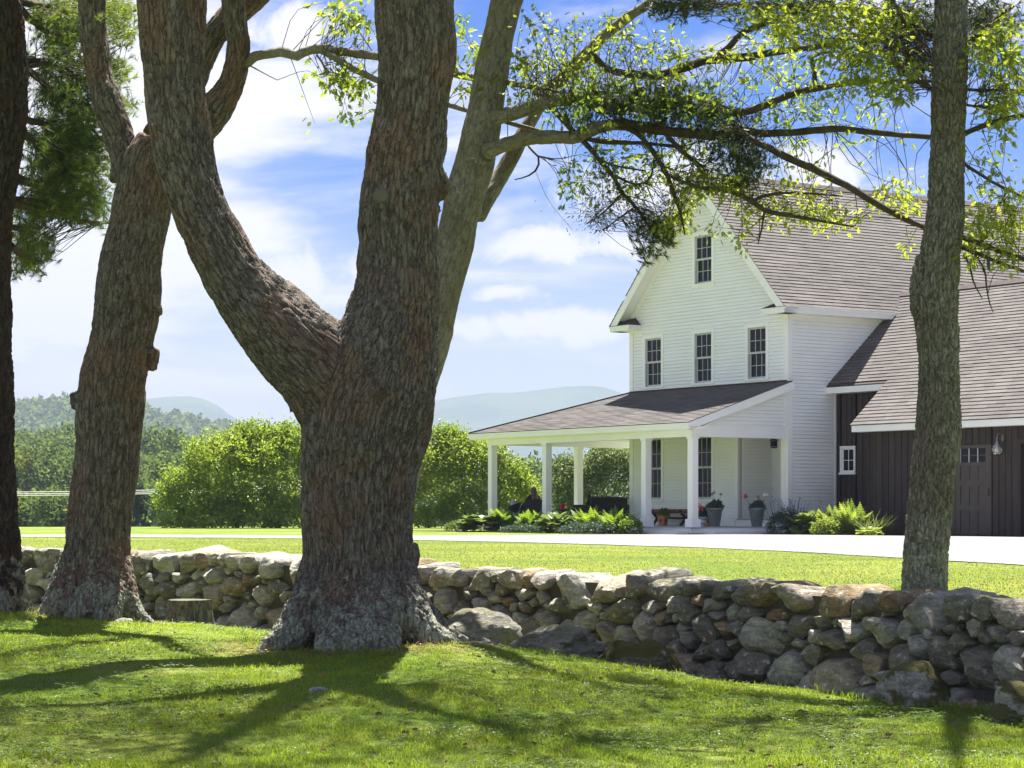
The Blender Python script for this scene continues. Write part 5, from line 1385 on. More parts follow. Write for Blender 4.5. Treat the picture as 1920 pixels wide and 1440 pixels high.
ld = [pxpath(p, D) for p in ([(1098,104,9,.4),(1113,107,8,.35),(1130,122,7,.3),(1146,133,7,.2),(1200,142,8,0),(1240,140,9,-.1),(1267,130,9,-.2),(1333,113,8,-.3),(1400,107,7,-.4),(1460,97,6.5,-.4),(1517,90,6,-.4),(1565,80,5,-.4),(1640,60,3,-.4)],
      [(1340,112,7,-.3),(1367,87,6.5,-.3),(1393,60,6,-.3),(1433,43,5.5,-.3),(1467,33,5,-.3),(1510,10,4,-.3),(1540,-20,3,-.3)],
      [(985,160,4,.1),(1000,167,5,-.2),(1040,210,5,-.4),(1083,253,5,-.6),(1117,293,4.5,-.7),(1147,327,4,-.7),(1167,360,3.5,-.7),(1193,390,3,-.7),(1227,440,2,-.7)],
      [(1205,204,5,-.7),(1220,213,5.5,-.75),(1250,253,4.5,-.8),(1283,287,4,-.9),(1317,313,3,-.9)],
      [(1160,232,4,-.7),(1200,255,4.5,-.8),(1223,283,4.5,-.8),(1247,320,4.5,-.9),(1258,348,4,-.9),(1267,373,3.5,-.9),(1277,403,2.5,-.9),(1284,440,1.5,-.9)],
      [(1383,244,6,-.9),(1413,263,6.5,-1),(1440,277,7,-1.1),(1467,290,7,-1.2),(1512,311,7,-1.3),(1561,334,6.5,-1.4),(1625,371,6,-1.5),(1677,401,5.5,-1.6),(1734,427,4.5,-1.7),(1790,450,4,-1.7)],
      [(1240,318,3,-.9),(1262,333,3,-1),(1320,353,4,-1.1),(1367,357,4.5,-1.1),(1410,378,4.5,-1.2),(1433,394,4.5,-1.2),(1483,404,4,-1.2),(1540,414,3,-1.2),(1600,425,1.5,-1.2)], [(1410,378,3,-1.2),(1440,365,3,-1.2),(1500,362,2,-1.2),(1580,368,1.2,-1.2)],
      [(1530,165,4,-.8),(1526,130,4.5,-.8),(1522,108,4,-.8),(1540,100,3,-.8),(1565,97,2,-.8)], [(1083,256,5,-.65),(1130,266,4,-.7),(1200,268,3.5,-.7),(1280,275,3,-.7)], [(990,274,2,-.4),(1000,285,2,-.4),(1010,295,2,-.4),(1008,315,2,-.4),(990,330,1.6,-.4),(965,337,1,-.4)], [(1010,293,1.6,-.4),(1040,298,1.2,-.5),(1060,296,.8,-.5)],
      [(1147,327,2.5,-.7),(1190,345,2.2,-.7),(1215,340,2,-.7),(1224,318,1.6,-.7),(1228,300,1.2,-.7)], [(1433,398,2,-1.2),(1428,430,1.6,-1.2),(1421,458,1,-1.2)], [(1117,293,2.5,-.7),(1150,310,2,-.7),(1210,320,1.5,-.7)], [(1167,362,2,-.7),(1130,400,1.5,-.7),(1100,420,1,-.7)], [(1190,388,1.6,-.7),(1160,410,1.4,-.7),(1130,432,1,-.7)])]
to_local(plain_branch('branch', [la[len(la)*6//10-2:]], MAT_GREYBARK, grey_tree, 10), loc)
to_local(plain_branch('branch', [lb[len(lb)//3-2:], lc[len(lc)//3-2:]]+ld, MAT_TWIG, grey_tree, 7), loc)
hi = up_from(stem, [(1.5, 24.0, 10.5), (-0.2, 25.5, 11.5), (2.6, 22.0, 10.0)], 0.08)
to_local(plain_branch('branch', hi, MAT_GREYBARK, grey_tree), loc)
fo = Foliage([la, lb, lc]+ld+hi, 37, 23.6)
OAK = [  # x, y, rx, ry, sprays, tint
 (960,130,26,40,12,.6), (1000,118,40,34,16,.5), (1080,128,50,36,34,.55), (1050,60,60,50,14,.75), (1130,40,60,40,16,.8), (1010,30,40,30,8,.7), (1190,75,50,30,10,.6), (1235,110,50,26,10,.6),
 (975,170,40,18,14,.35), (1090,170,70,26,30,.2), (1180,165,80,30,40,.05), (1260,185,80,34,40,.05), (1340,190,60,30,26,.1), (1120,215,60,26,18,.35), (1230,225,60,22,18,.2), (1050,215,40,26,10,.35),
 (1300,110,60,22,14,.8), (1380,95,50,20,12,.8), (1450,85,50,22,14,.8), (1240,75,40,20,6,.8),
 (1150,290,40,34,10,.3), (1070,345,12,14,3,.2), (1110,320,50,40,16,.05), (1180,345,46,30,14,.05), (1130,360,70,30,10,.05), (1190,300,40,22,10,.45), (1270,270,40,18,10,.55), (1240,300,36,30,8,.6), (1062,375,8,8,2,.1),
 (1305,340,56,30,44,.85), (1350,350,40,24,16,.75), (1280,395,34,34,24,.95), (1262,430,28,22,14,.9), (1335,435,16,12,4,.95), (1390,450,16,12,5,1.), (1400,375,28,18,7,1.), (1380,345,30,16,10,.9),
 (1455,398,46,18,14,1.), (1500,385,40,22,12,.95), (1540,405,36,20,14,1.), (1575,412,18,10,5,1.), (1470,345,40,16,8,.95), (1520,340,34,16,8,.95), (1450,420,60,10,3,1.), (1562,410,20,10,6,.9),
 (1480,130,70,30,14,.6), (1420,150,50,24,10,.5), (1500,190,70,24,14,.45), (1440,220,50,16,8,.4), (1560,215,60,22,12,.5), (1620,200,40,16,6,.5), (1640,235,40,10,3,.7), (1590,262,40,14,5,.6), (1690,265,24,12,3,.9), (1470,270,20,14,3,.6), (1500,300,50,20,3,.5),
 (1700,372,46,26,18,.95), (1660,365,24,12,5,.95), (1630,400,16,10,3,.9), (1700,465,12,10,3,.95), (1610,310,20,12,1,.9)]
for b in OAK: fo.spray(*b[:4], max(1, int(round(b[4]*(0.75 if b[5] < .4 else 0.8)))), kind='oak', leaves=9, size=0.082, tint=(b[5]-.3, b[5]+.2), depth=0.45, dd=-0.2, reach=0.22)
for b in ((1150,370,90,60,46), (1230,420,40,40,20), (1110,410,60,30,14), (1060,120,90,60,24), (1200,120,90,50,20), (1400,280,60,40,12), (1480,380,120,40,16), (1290,300,80,40,16), (1180,250,100,50,20), (1500,220,120,60,16)):
    fo.spray(*b[:4], int(b[4]*1.5), kind='bud', leaves=13, size=0.06, tint=(0, .6), depth=0.4, dd=-0.2, reach=0.5, tr=0.0018)
for b in ((1190,178,90,22,40,.0), (1280,190,70,26,36,.05), (1350,245,50,24,24,.0), (1380,290,44,40,40,.05), (1400,325,30,26,20,.05), (1240,450,26,24,24,.2), (1215,480,14,18,8,.3), (1110,200,50,16,12,.05), (1330,215,50,14,14,.0)):
    fo.spray(*b[:4], int(b[4]*1.5), kind='pine', leaves=5, size=0.09, tint=(b[5]-.1, b[5]+.3), depth=0.35, dd=-0.3, reach=0.3, tr=0.003)
fo.cloud([((1.8, 23.4, 9.0), (2.2, 2.4, 1.9), 50)], 135, 0.078)
fo.build(grey_tree, loc, MATS)

# ---- the slim oak behind the wall on the right
D = 21.0; loc = TREE_RIGHT.copy(); loc[2] = gz_yard(loc[:1], loc[1:2])[0]
right_tree = tag(empty('oak_tree', loc), 'slim straight oak with scaly bark standing behind the wall at right', 'tree')
stem = pxpath([(1732,1145,49),(1733,1110,44),(1735,1060,43),(1740,1000,42),(1749,900,41),(1759,800,41),(1761,700,39),(1757,620,41),(1755,550,40),(1760,500,38),(1766,450,37.5),(1772,400,36),(1775,300,33),(1778,200,33.5),(1780,100,32.5),(1783,0,32),(1784,-30,32)], D)
burr = [pxpath([(1737,480,20,0),(1730,530,24,0),(1732,590,22,0)], D, 6)]
tr = carve('trunk', [stem]+burr, 0.0125, MAT_OAKBARK, right_tree, 15, (0.045, 0.105), 0.014, 0.014, foot=loc[2]); to_local(tr, loc)
rb = [pxpath(p, D) for p in ([(1770,80,7,.3),(1700,40,6,.6),(1620,22,5,.7),(1520,10,4.5,.7),(1420,14,4,.7),(1320,4,3,.7),(1230,14,2,.7)], [(1690,38,4,.6),(1650,70,3,.6),(1590,90,2.5,.6),(1540,84,2,.6)], [(1800,255,6,.1),(1814,247,5.5,.1),(1850,234,5,0),(1887,223,5,0),(1950,210,4,-.1)], [(1795,440,6,0),(1807,446,5.5,0),(1840,458,5,-.1),(1869,469,5,-.1),(1930,488,4,-.2)], [(1795,458,5,0),(1807,466,4,0),(1840,478,4,-.1),(1869,491,3.5,-.1),(1930,512,3,-.1)],
      [(1800,300,4,0),(1812,311,3.5,0),(1840,328,3,0),(1869,346,3,0),(1900,360,2.6,0),(1940,384,2,0)], [(1800,168,3,0),(1850,169,3,0),(1930,168,2,0)], [(1800,195,2.5,0),(1850,202,2.5,0),(1890,210,2,0)], [(1760,120,6,.1),(1720,70,5,.2),(1690,30,5,.2),(1660,-20,4,.2)], [(1800,90,6,.1),(1850,50,5,.1),(1900,10,4,.1)], [(1760,170,5,.1),(1730,160,4,.1),(1690,130,3,.1)],
      [(1810,480,2.2,0),(1820,505,2,0),(1826,530,1.6,0),(1842,560,1,0)], [(1822,470,2,0),(1845,505,2,0),(1850,540,1.6,0),(1856,570,1.2,0),(1862,585,.8,0)], [(1890,360,2,0),(1880,375,1.6,0),(1910,400,1.2,0)])]
to_local(plain_branch('branch', rb, MAT_TWIG, right_tree, 7), loc)
hi = up_from(stem, [(3.4, 22.8, 9.6), (5.2, 20.5, 9.8), (3.8, 19.0, 10.8), (2.4, 20.6, 9.4)], 0.1)
to_local(plain_branch('branch', hi, MAT_OAKBARK, right_tree), loc)
fo = Foliage(rb+hi, 39, D)
for b in ((1500,40,60,40,34,.8), (1580,30,70,40,44,.8), (1640,60,50,50,36,.7), (1560,95,60,36,30,.75), (1630,120,60,36,32,.7), (1680,140,40,36,24,.55), (1450,40,50,30,18,.7), (1600,160,60,24,16,.6), (1680,30,40,40,20,.5), (1650,180,40,16,8,.6), (1410,20,40,24,10,.6),
          (1850,95,40,46,36,.75), (1880,60,40,40,24,.6), (1900,170,30,40,22,.8), (1860,180,30,24,10,.8), (1885,215,36,24,18,.85), (1905,120,20,40,14,.8), (1835,90,20,30,10,.7), (1895,255,20,16,6,.7), (1850,290,30,14,3,.3), (1830,300,12,8,2,.9), (1880,345,24,20,5,.9), (1910,350,12,14,4,.8),
          (1890,390,34,22,10,1.), (1840,375,24,10,4,.9), (1825,420,18,16,8,1.), (1870,425,50,22,16,1.), (1890,450,34,20,10,.95), (1830,450,22,12,7,1.), (1900,480,20,12,5,.95), (1815,475,14,14,5,1.), (1845,410,30,20,10,1.)):
    fo.spray(*b[:4], max(1, int(round(b[4]*0.7))), kind='oak', leaves=11, size=0.084, tint=(b[5]-.25, b[5]+.2), depth=0.4, dd=-0.1, reach=0.22)
for b in ((1300,8,90,22,50,.0), (1240,22,60,20,26,.0), (1480,18,70,30,50,.0), (1420,40,40,20,16,.0), (1700,60,40,44,50,.0), (1720,115,36,34,44,.0), (1690,90,30,30,24,.0), (1730,30,26,40,26,.0), (1860,30,50,28,44,.0), (1900,50,30,30,24,.0), (1840,70,24,30,16,.0), (1560,10,60,16,16,.0)):
    fo.spray(*b[:5], kind='pine', leaves=4, size=0.09, tint=(b[5]-.1, b[5]+.25), depth=0.3, dd=0.75, reach=0.3, tr=0.003)
fo.cloud([((3.4, 20.6, 8.6), (2.2, 2.8, 2.0), 54), ((5.2, 21.5, 8.8), (1.6, 2.2, 1.8), 30)], 135, 0.078)
fo.build(right_tree, loc, MATS)
# ================================================================ SHRUBS, THE FAR WOOD, THE POWER LINE
MAT_SHRUB = leaf_mat('sunlit_shrub_leaf', (0.095, 0.150, 0.018), (0.190, 0.240, 0.032), (0.19, 0.29, 0.02), (0.36, 0.45, 0.05), 0.45)
MAT_SHRUB2 = leaf_mat('pale_shrub_leaf', (0.055, 0.095, 0.028), (0.140, 0.175, 0.075), (0.10, 0.16, 0.03), (0.26, 0.32, 0.10), 0.38)
MAT_STEM = plain('shrub_stem', (0.07, 0.055, 0.04), 0.9, 0.2, 6, 0.1)

def leafy(lobes, n, leaf, R, wid=0.6, bump=0.22, inner=0.35, clump=0, spread=0.12):
    """Leaves over a union of uneven lobes (centre, radii): most near the surface, some inside, gaps between the clumps."""
    w = np.array([r[0]*r[1]+r[1]*r[2]+r[0]*r[2] for _, r in lobes]); idx = R.choice(len(lobes), int(n*1.5), p=w/w.sum())
    C = np.array([c for c, _ in lobes], float)[idx]; Rr = np.array([r for _, r in lobes], float)[idx]
    d = unit(R.normal(0, 1, C.shape)); d[:, 2] = np.where(d[:, 2] < -0.35, -d[:, 2], d[:, 2])
    k = 1+bump*fbm(d*2.6+idx[:, None]*5.3, 3, 4)+0.10*fbm(d*9+idx[:, None]*3.1, 2, 8)
    rr = np.where(R.rand(len(d)) < inner, R.uniform(0.45, 0.85, len(d)), R.uniform(0.88, 1.03, len(d)))
    P = C+d*Rr*(k*rr)[:, None]
    if clump:                                   # gather the leaves into sprays with dark gaps between
        nc = max(20, len(P)//clump); ci = R.randint(0, nc, len(P))
        P = P[:nc][ci]+R.normal(0, 1, P.shape)*spread; d = d[:nc][ci]; idx = idx[:nc][ci]
    deep = np.full(len(P), -9.0)
    for j, (c, r) in enumerate(lobes):
        m = idx != j; q = 1-np.linalg.norm((P[m]-np.array(c))/np.array(r), axis=1); deep[m] = np.maximum(deep[m], q)
    keep = (deep < 0.30) & (P[:, 2] > 0.03); P, d = P[keep][:n], d[keep][:n]
    Dn = d*0.5+R.normal(0, 0.8, P.shape)+np.array((0, 0, -0.15))
    V, Fc = diamond(P, Dn, leaf*R.uniform(0.6, 1.3, len(P)), R, wid, 0.4)
    t = np.clip(0.5+0.35*fbm(P*1.1, 2, 6)+R.normal(0, 0.22, len(P)), 0, 1)
    return V, Fc, np.repeat(t, 4)

def stems(R, n, h, spread, r=0.03):
    m = MB()
    for k in range(n):
        a = R.uniform(0, 6.28); q = R.uniform(0.2, 1)*spread
        m.tube(resample(np.array([(0.1*math.cos(a), 0.1*math.sin(a), -0.1), (q*.5*math.cos(a), q*.5*math.sin(a), h*.45), (q*math.cos(a), q*math.sin(a), h*R.uniform(.75, .95))]), 6), np.linspace(r, r*0.25, 6), 5)
    return m

def shrub(label, px, y_base, d, lobes, n, leaf, mat, seed):
    p = at(px, y_base, d); z = gz_yard(p[:1], p[1:2])[0]; R = np.random.RandomState(seed)
    o = tag(empty('shrub', (p[0], p[1], z)), label, 'shrub')
    V, Fc, t = leafy(lobes, int(n*1.5), leaf, R, 0.62, 0.26, 0.35, 22, 0.13)
    f = add('foliage', make_mesh('foliage', V, Fc, mat, False, {'tint': t}), o); f['kind'] = 'stuff'
    st = stems(R, 6, max(c[2]+r[2] for c, r in lobes)*0.8, 1.4).build('stems', MAT_STEM, o); st['kind'] = 'stuff'
    return o
shrub('big rounded sunlit green shrub left of the forked trunk', 450, 990, 77, [((0, 0, 1.55), (1.9, 1.7, 1.6)), ((-1.6, 0.1, 1.1), (1.2, 1.2, 1.15)), ((1.4, 0, 1.75), (1.5, 1.5, 1.75)), ((-0.5, -0.5, 2.2), (1.3, 1.2, 1.15)), ((0.6, 0.2, 2.75), (1.15, 1.1, 0.9)), ((2.3, .1, 1.9), (1.2, 1.2, 1.6)), ((-2.1, -.2, 0.7), (0.75, 0.8, 0.75)), ((-.9, -.8, .5), (1., .8, .7)), ((1.0, -1., .6), (1.1, .9, .8)), ((0, -.6, .35), (2.2, 1.3, .6)), ((-1.5, -.3, .3), (1.1, 1., .55)), ((2.2, -.3, .4), (1.2, 1.2, .7)), ((0, -1.1, .25), (2.3, .9, .65)), ((1.6, -.9, .3), (1.5, .9, .6))], 27000, 0.125, MAT_SHRUB, 61)
shrub('tall uneven green shrub between the forked trunk and the porch', 875, 990, 77, [((0, 0, 1.5), (1.3, 1.3, 1.55)), ((-1.1, 0, 1.55), (1.1, 1.1, 1.55)), ((1.2, 0, 1.25), (1.15, 1.1, 1.3)), ((-0.45, 0, 2.65), (0.75, 0.7, 0.75)), ((-0.75, .1, 3.15), (0.4, 0.4, 0.45)), ((0.5, -.2, 2.3), (.8, .8, .7)), ((1.9, 0, .95), (.6, .7, 1.0)), ((-1.7, 0, 1.1), (.7, .8, 1.1)), ((.3, -1., .5), (1.2, .7, .7)), ((0, -.4, .3), (2.3, 1.1, .6))], 20000, 0.115, MAT_SHRUB, 62)
shrub('pale leaved shrub seen through the porch beside the house wall', 1130, 990, 79, [((0, 0, 1.35), (1.25, 1.2, 1.4)), ((0.8, 0, 1.6), (1.1, 1.1, 1.35)), ((-1.2, 0, 1.1), (0.8, 0.9, 1.15)), ((-1.3, 0, 2.0), (.5, .5, .55)), ((1.6, 0, 1.3), (.9, 1., 1.3)), ((.2, -.4, 2.3), (.8, .8, .6)), ((0, -.4, .3), (2.0, 1., .6))], 15000, 0.115, MAT_SHRUB2, 63)

# ---- trees of the valley wood, kinds built once and copied
MAT_FARLEAF = leaf_mat('far_leaf', (0.050, 0.095, 0.030), (0.110, 0.155, 0.045), (0.10, 0.16, 0.04), (0.20, 0.25, 0.06), 0.35)
MAT_FARLEAF2 = leaf_mat('far_yellow_leaf', (0.065, 0.100, 0.018), (0.120, 0.145, 0.028), (0.12, 0.16, 0.02), (0.22, 0.24, 0.04), 0.3)
MAT_FARLEAF.node_tree.nodes['Principled BSDF'].inputs['Specular IOR Level'].default_value = 0.0
MAT_FARLEAF2.node_tree.nodes['Principled BSDF'].inputs['Specular IOR Level'].default_value = 0.0
MAT_CONIFER = leaf_mat('far_conifer', (0.030, 0.062, 0.030), (0.060, 0.095, 0.042), (0.03, 0.06, 0.02), (0.08, 0.11, 0.03), 0.2)
MAT_CONIFER.node_tree.nodes['Principled BSDF'].inputs['Specular IOR Level'].default_value = 0.0
def far_tree(kind, seed):
    R = np.random.RandomState(seed); o = empty('leafy_tree' if kind != 'conifer' else 'conifer_tree')
    if kind == 'conifer':
        P, Dn = [], []
        for k in range(22):
            z = 4+k*0.72; rr = 3.1*(1-(k/23)**1.15)+0.25
            for a in R.uniform(0, 6.28, 9):
                q = rr*R.uniform(0.55, 1.05); m_ = 6
                for t in np.linspace(0.25, 1, m_): P.append((q*t*math.cos(a), q*t*math.sin(a), z-0.25*q*t+R.normal(0, .12))); Dn.append((math.cos(a), math.sin(a), -0.25))
        P = np.array(P); V, Fc = diamond(P, np.array(Dn)+R.normal(0, .5, P.shape), 0.85*R.uniform(.6, 1.2, len(P)), R, 0.55, 1.5); t = np.repeat(R.rand(len(P)), 4); mat = MAT_CONIFER; H = 20
    else:
        lobes = [((R.normal(0, 1.6), R.normal(0, 1.6), R.uniform(7, 15.5)), (R.uniform(1.7, 2.9),)*2+(R.uniform(1.5, 2.4),)) for _ in range(9)]+[((0, 0, 9.5), (2.6, 2.6, 4)), ((0, 0, 5), (2.6, 2.6, 2.4))]
        V, Fc, t = leafy(lobes, 5200, 0.46, R, 0.75, 0.3, 0.25, 16, 0.42); mat = MAT_FARLEAF2 if kind == 'yellow' else MAT_FARLEAF; H = 12
    c = add('crown', make_mesh('crown', V, Fc, mat, False, {'tint': t}), o); c['kind'] = 'stuff'
    MB().tube(np.array([(0, 0, -1), (0.1, 0, H*.5), (0, 0.1, H*.95)]), np.array((0.28, 0.2, 0.05)), 7).build('trunk', MAT_STEM, o, True)
    return o
kinds = [('leafy', 71, 'round leafy green tree fading into haze in the valley wood'), ('leafy', 72, 'lobed leafy green tree fading into haze in the valley wood'), ('yellow', 73, 'yellowish green tree fading into haze in the valley wood'), ('conifer', 74, 'dark spired conifer fading into haze in the valley wood'), ('leafy', 75, 'broad leafy green tree fading into haze in the valley wood')]
ORD = ['first', 'second', 'third', 'fourth', 'fifth', 'sixth', 'seventh', 'eighth', 'ninth', 'tenth', 'eleventh', 'twelfth', 'thirteenth', 'fourteenth', 'fifteenth', 'sixteenth', 'seventeenth', 'eighteenth', 'nineteenth', 'twentieth', 'twenty-first', 'twenty-second', 'twenty-third', 'twenty-fourth', 'twenty-fifth', 'twenty-sixth', 'twenty-seventh', 'twenty-eighth', 'twenty-ninth', 'thirtieth']
LOOK = ['round leafy green tree', 'lobed leafy green tree', 'yellowish green tree', 'dark spired conifer', 'broad leafy green tree']
protos = [far_tree(k, s) for k, s, _ in kinds]; used = [False]*5
R6 = np.random.RandomState(77)
rows_n = {}
def valley(px, d, top, row='porch'):
    k = R6.choice(5, p=(.26, .22, .18, .14, .20)); o = protos[k] if not used[k] else copy_tree(protos[k]); used[k] = True
    x = (px-CX)/F*d; z = float(gz_yard(np.array([x]), np.array([d]))[0]); h = (HY-top)/F*d-z
    s = h/(18.5 if kinds[k][0] == 'conifer' else 17.2)
    o.location = (x, d, z); o.rotation_euler = (0, 0, R6.uniform(0, 6.28)); o.scale = (s*R6.uniform(.85, 1.05), s*R6.uniform(.85, 1.05), s)
    rows_n[row] = rows_n.get(row, 0)+1; q = ORD[rows_n[row]-1]
    tag(o, f'{LOOK[k]}, {q} from the left in the {row} row of the hazy wood' if row != 'porch' else f'{LOOK[k]}, {q} from the left of the hazy trees beyond the porch shrubs', 'tree', 'trees of the hazy valley wood')
px = -60
while px < 470: valley(px, R6.uniform(165, 190), R6.uniform(898, 935), 'front'); px += R6.uniform(26, 52)
px = -50
while px < 560: valley(px, R6.uniform(235, 275), np.interp(px, [0, 130, 300, 420, 560], [842, 838, 850, 862, 870])+R6.uniform(-14, 16), 'middle'); px += R6.uniform(24, 44)
px = -40
while px < 560: valley(px, R6.uniform(360, 430), np.interp(px, [0, 110, 260, 340, 430, 560], [822, 808, 812, 818, 838, 850])+R6.uniform(-10, 12), 'back'); px += R6.uniform(22, 36)
for px, d, t_ in ((800, 240, 880), (845, 250, 860), (985, 185, 905), (1010, 260, 885), (1020, 190, 868), (1045, 180, 890)): valley(px, d, t_)
# ---- wooded hillside further off: one mass of crowns
P, S_ = [], []
for _ in range(900):
    x = R6.uniform(-60, 560); d = 1700+R6.uniform(-345, 45); a = (d-1700)/390
    prof = np.interp(x, [-60, 30, 80, 130, 180, 240, 300, 360, 420, 520, 640], [782, 774, 767, 764, 766, 778, 790, 800, 812, 834, 858])
    zz = -16+((HY-prof)/F*1700+16)*math.cos(a*math.pi/2)**1.15
    P.append(((x-CX)/F*1700*(1+a*390/1700), d, zz))
P = np.array(P); n = 26
C = np.repeat(P, n, 0); dd = unit(R6.normal(0, 1, C.shape)); dd[:, 2] = np.abs(dd[:, 2]); s_ = np.repeat(R6.uniform(4.2, 7.6, len(P)), n)
V, Fc = diamond(C+dd*s_[:, None]*np.array((1, 1, 1.25))+np.array((0, 0, -1.0)), R6.normal(0, 1, C.shape), s_*0.75, R6, 0.8, 0.6)
fw = add('far_woods', make_mesh('far_woods', V, Fc, MAT_FARLEAF, False, {'tint': np.repeat(np.repeat(R6.rand(len(P)), n), 4)})); tag(fw, kind='stuff')

# ---- power line crossing the valley in front of the wood
pwr = empty('power_line', (at(690, 990, 150)[0], 150, -15)); tag(pwr, 'three thin wires of a power line crossing in front of the hazy wood', 'power line'); off = np.array(pwr.location)
for y0, y1 in ((917, 908.5), (920.5, 912.2), (923.5, 915.4)):
    A, B = at(-300, y0+3, 150), at(690, y1-6, 150); t = np.linspace(0, 1, 24)[:, None]; p = A+(B-A)*t; p[:, 2] -= 0.35*4*(t*(1-t))[:, 0]
    add('wire', MB().tube(p-off, 0.022, 4).mesh('wire', plain('aluminium_wire', (0.55, 0.55, 0.55), 0.4, 0.02)), pwr)
for px in (690, -300):
    b = at(px, 0, 150); m = MB(); m.tube(np.array([(b[0], 150.0, -15.3), (b[0], 150.0, 3.0)])-off, np.array((0.16, 0.11)), 9); m.bar(np.array((b[0], 148.9, 2.3))-off, np.array((b[0], 151.1, 2.3))-off, 0.12, 0.12)
    m.build('pole', MAT_STEM, pwr)
# ================================================================ PLANTS IN THE BEDS
MAT_HOSTA = leaf_mat('hosta_leaf', (0.050, 0.095, 0.030), (0.130, 0.180, 0.055), (0.10, 0.17, 0.03), (0.28, 0.34, 0.07), 0.3, 0.35)
MAT_FERN = leaf_mat('fern_frond', (0.080, 0.150, 0.014), (0.150, 0.230, 0.022), (0.16, 0.28, 0.02), (0.30, 0.40, 0.03), 0.45)
MAT_GOLDFERN = leaf_mat('yellow_fern', (0.090, 0.145, 0.018), (0.165, 0.205, 0.030), (0.16, 0.24, 0.03), (0.32, 0.37, 0.05), 0.5)
MAT_BLUEGREEN = leaf_mat('blue_green_leaf', (0.045, 0.085, 0.050), (0.085, 0.130, 0.085), (0.07, 0.12, 0.06), (0.12, 0.18, 0.10), 0.25)
MAT_BLADE = leaf_mat('tall_grass_blade', (0.060, 0.095, 0.025), (0.120, 0.150, 0.045), (0.12, 0.18, 0.03), (0.22, 0.26, 0.06), 0.4)
MAT_BLUEFLOWER = plain('blue_flower', (0.14, 0.15, 0.50), 0.7, 0.1)
MAT_RED = plain('red_geranium', (0.55, 0.03, 0.035), 0.6, 0.15, 20)
MAT_WHITEFL = plain('white_flower', (0.80, 0.80, 0.78), 0.6, 0.05)
MAT_SOIL = plain('bed_mulch', (0.055, 0.038, 0.026), 1.0, 0.3, 9, 0.0, 0.6)

def ribbon_leaf(base, az, L, wid, arch, R, n=6, shape='ovate'):
    """One arching leaf as a strip with a fold: returns verts, quads."""
    t = np.linspace(0, 1, n); d = np.array((math.cos(az), math.sin(az), 0)); s = np.array((-math.sin(az), math.cos(az), 0))
    out = L*np.sin(np.clip(t*arch, 0, 2.4))/max(arch, .3)*1.0; upz = L*(1-np.cos(t*arch))/max(arch, .3)*-1+L*t*1.05*math.cos(0.5*arch)
    c = np.asarray(base)+out[:, None]*d+np.c_[np.zeros((n, 2)), upz]
    w = wid*(np.sin(np.clip((t-0.25)/0.75, 0, 1)*math.pi)**0.75*0.95+0.03 if shape == 'ovate' else (1-t**2)*0.9+0.05)
    V = np.stack([c-s*w[:, None]/2+(0, 0, 0), c+(np.c_[np.zeros((n, 2)), -w*0.16]), c+s*w[:, None]/2], 1).reshape(-1, 3)
    i = np.arange(n-1)[:, None]*3; j = np.arange(2)[None]; return V, np.stack([i+j, i+j+1, i+j+4, i+j+3], -1).reshape(-1, 4)
def gather(parts):
    n0, V, Q, T = 0, [], [], []
    for v, q, t in parts: V.append(v); Q.append(q+n0); T.append(np.full(len(v), t)); n0 += len(v)
    return np.vstack(V), np.vstack(Q), np.concatenate(T)
def house_spot(px, v=None, u=None):
    if v is not None: uu = fu(px, v); return hw(v, uu, 0.0)
    return hw(fv(px, u), u, 0.0)
def plant(name, label, cat, pos, V, Q, T, mat, group=None, nm='leaves'):
    o = empty(name, pos); tag(o, label, cat, group)
    f = add(nm, make_mesh(nm, V, Q, mat, True, {'tint': np.clip(T, 0, 1)}), o); f['kind'] = 'stuff'; return o
def hosta(label, pos, rad_, h, n, seed, mat=MAT_HOSTA):
    R = np.random.RandomState(seed); P = []
    for k in range(n):
        a = R.uniform(0, 6.28); ring = R.rand()**0.6; L = rad_*(0.55+0.6*ring)
        b = (0.10*math.cos(a)*ring, 0.10*math.sin(a)*ring, 0.02+h*0.35*(1-ring))
        v, q = ribbon_leaf(b, a, L, L*R.uniform(.42, .56), R.uniform(1.2, 1.9)*(.55+.55*ring), R); v[:, 2] = v[:, 2]*h/rad_*1.15
        P.append((v, q, R.uniform(0, 1)))
    return plant('hosta', label, 'hosta', pos, *gather(P), mat)
def fern(label, pos, h, spread, n, seed, mat=MAT_FERN, wid=0.30, pairs=13):
    R = np.random.RandomState(seed); P = []
    for k in range(n):
        az = R.uniform(0, 6.28); tilt = R.uniform(0.15, 1.0); L = h*R.uniform(0.8, 1.15)
        t = np.linspace(0, 1, pairs+2); d = np.array((math.cos(az), math.sin(az), 0)); s = np.array((-math.sin(az), math.cos(az), 0))
        c = np.array((0.12*R.normal(), 0.12*R.normal(), 0))+(spread*tilt*t**1.6)[:, None]*d+np.c_[np.zeros((len(t), 2)), L*(t-0.38*tilt*t**2.6)]
        tt = R.uniform(0, 1)
        for m_ in range(1, pairs+1):
            w = wid*L*math.sin(math.pi*(0.12+0.88*(m_/pairs))**0.8)*0.5+0.02; f = c[m_+1]-c[m_]; f = f/np.linalg.norm(f)
            for sg in (1, -1):
                e = unit(s*sg+0.45*f+np.array((0, 0, -0.18))); b = c[m_]; pw = L/pairs*0.42
                P.append((np.array([b-f*pw, b+e*w*0.6-f*pw*0.8, b+e*w, b+f*pw]), np.array([[0, 1, 2, 3]]), tt+R.normal(0, .12)))
        v, q = tube(c, np.linspace(.008, .002, len(t)), 3); P.append((v, q, tt*.6))
    return plant('fern', label, 'fern', pos, *gather(P), mat, None, 'fronds')
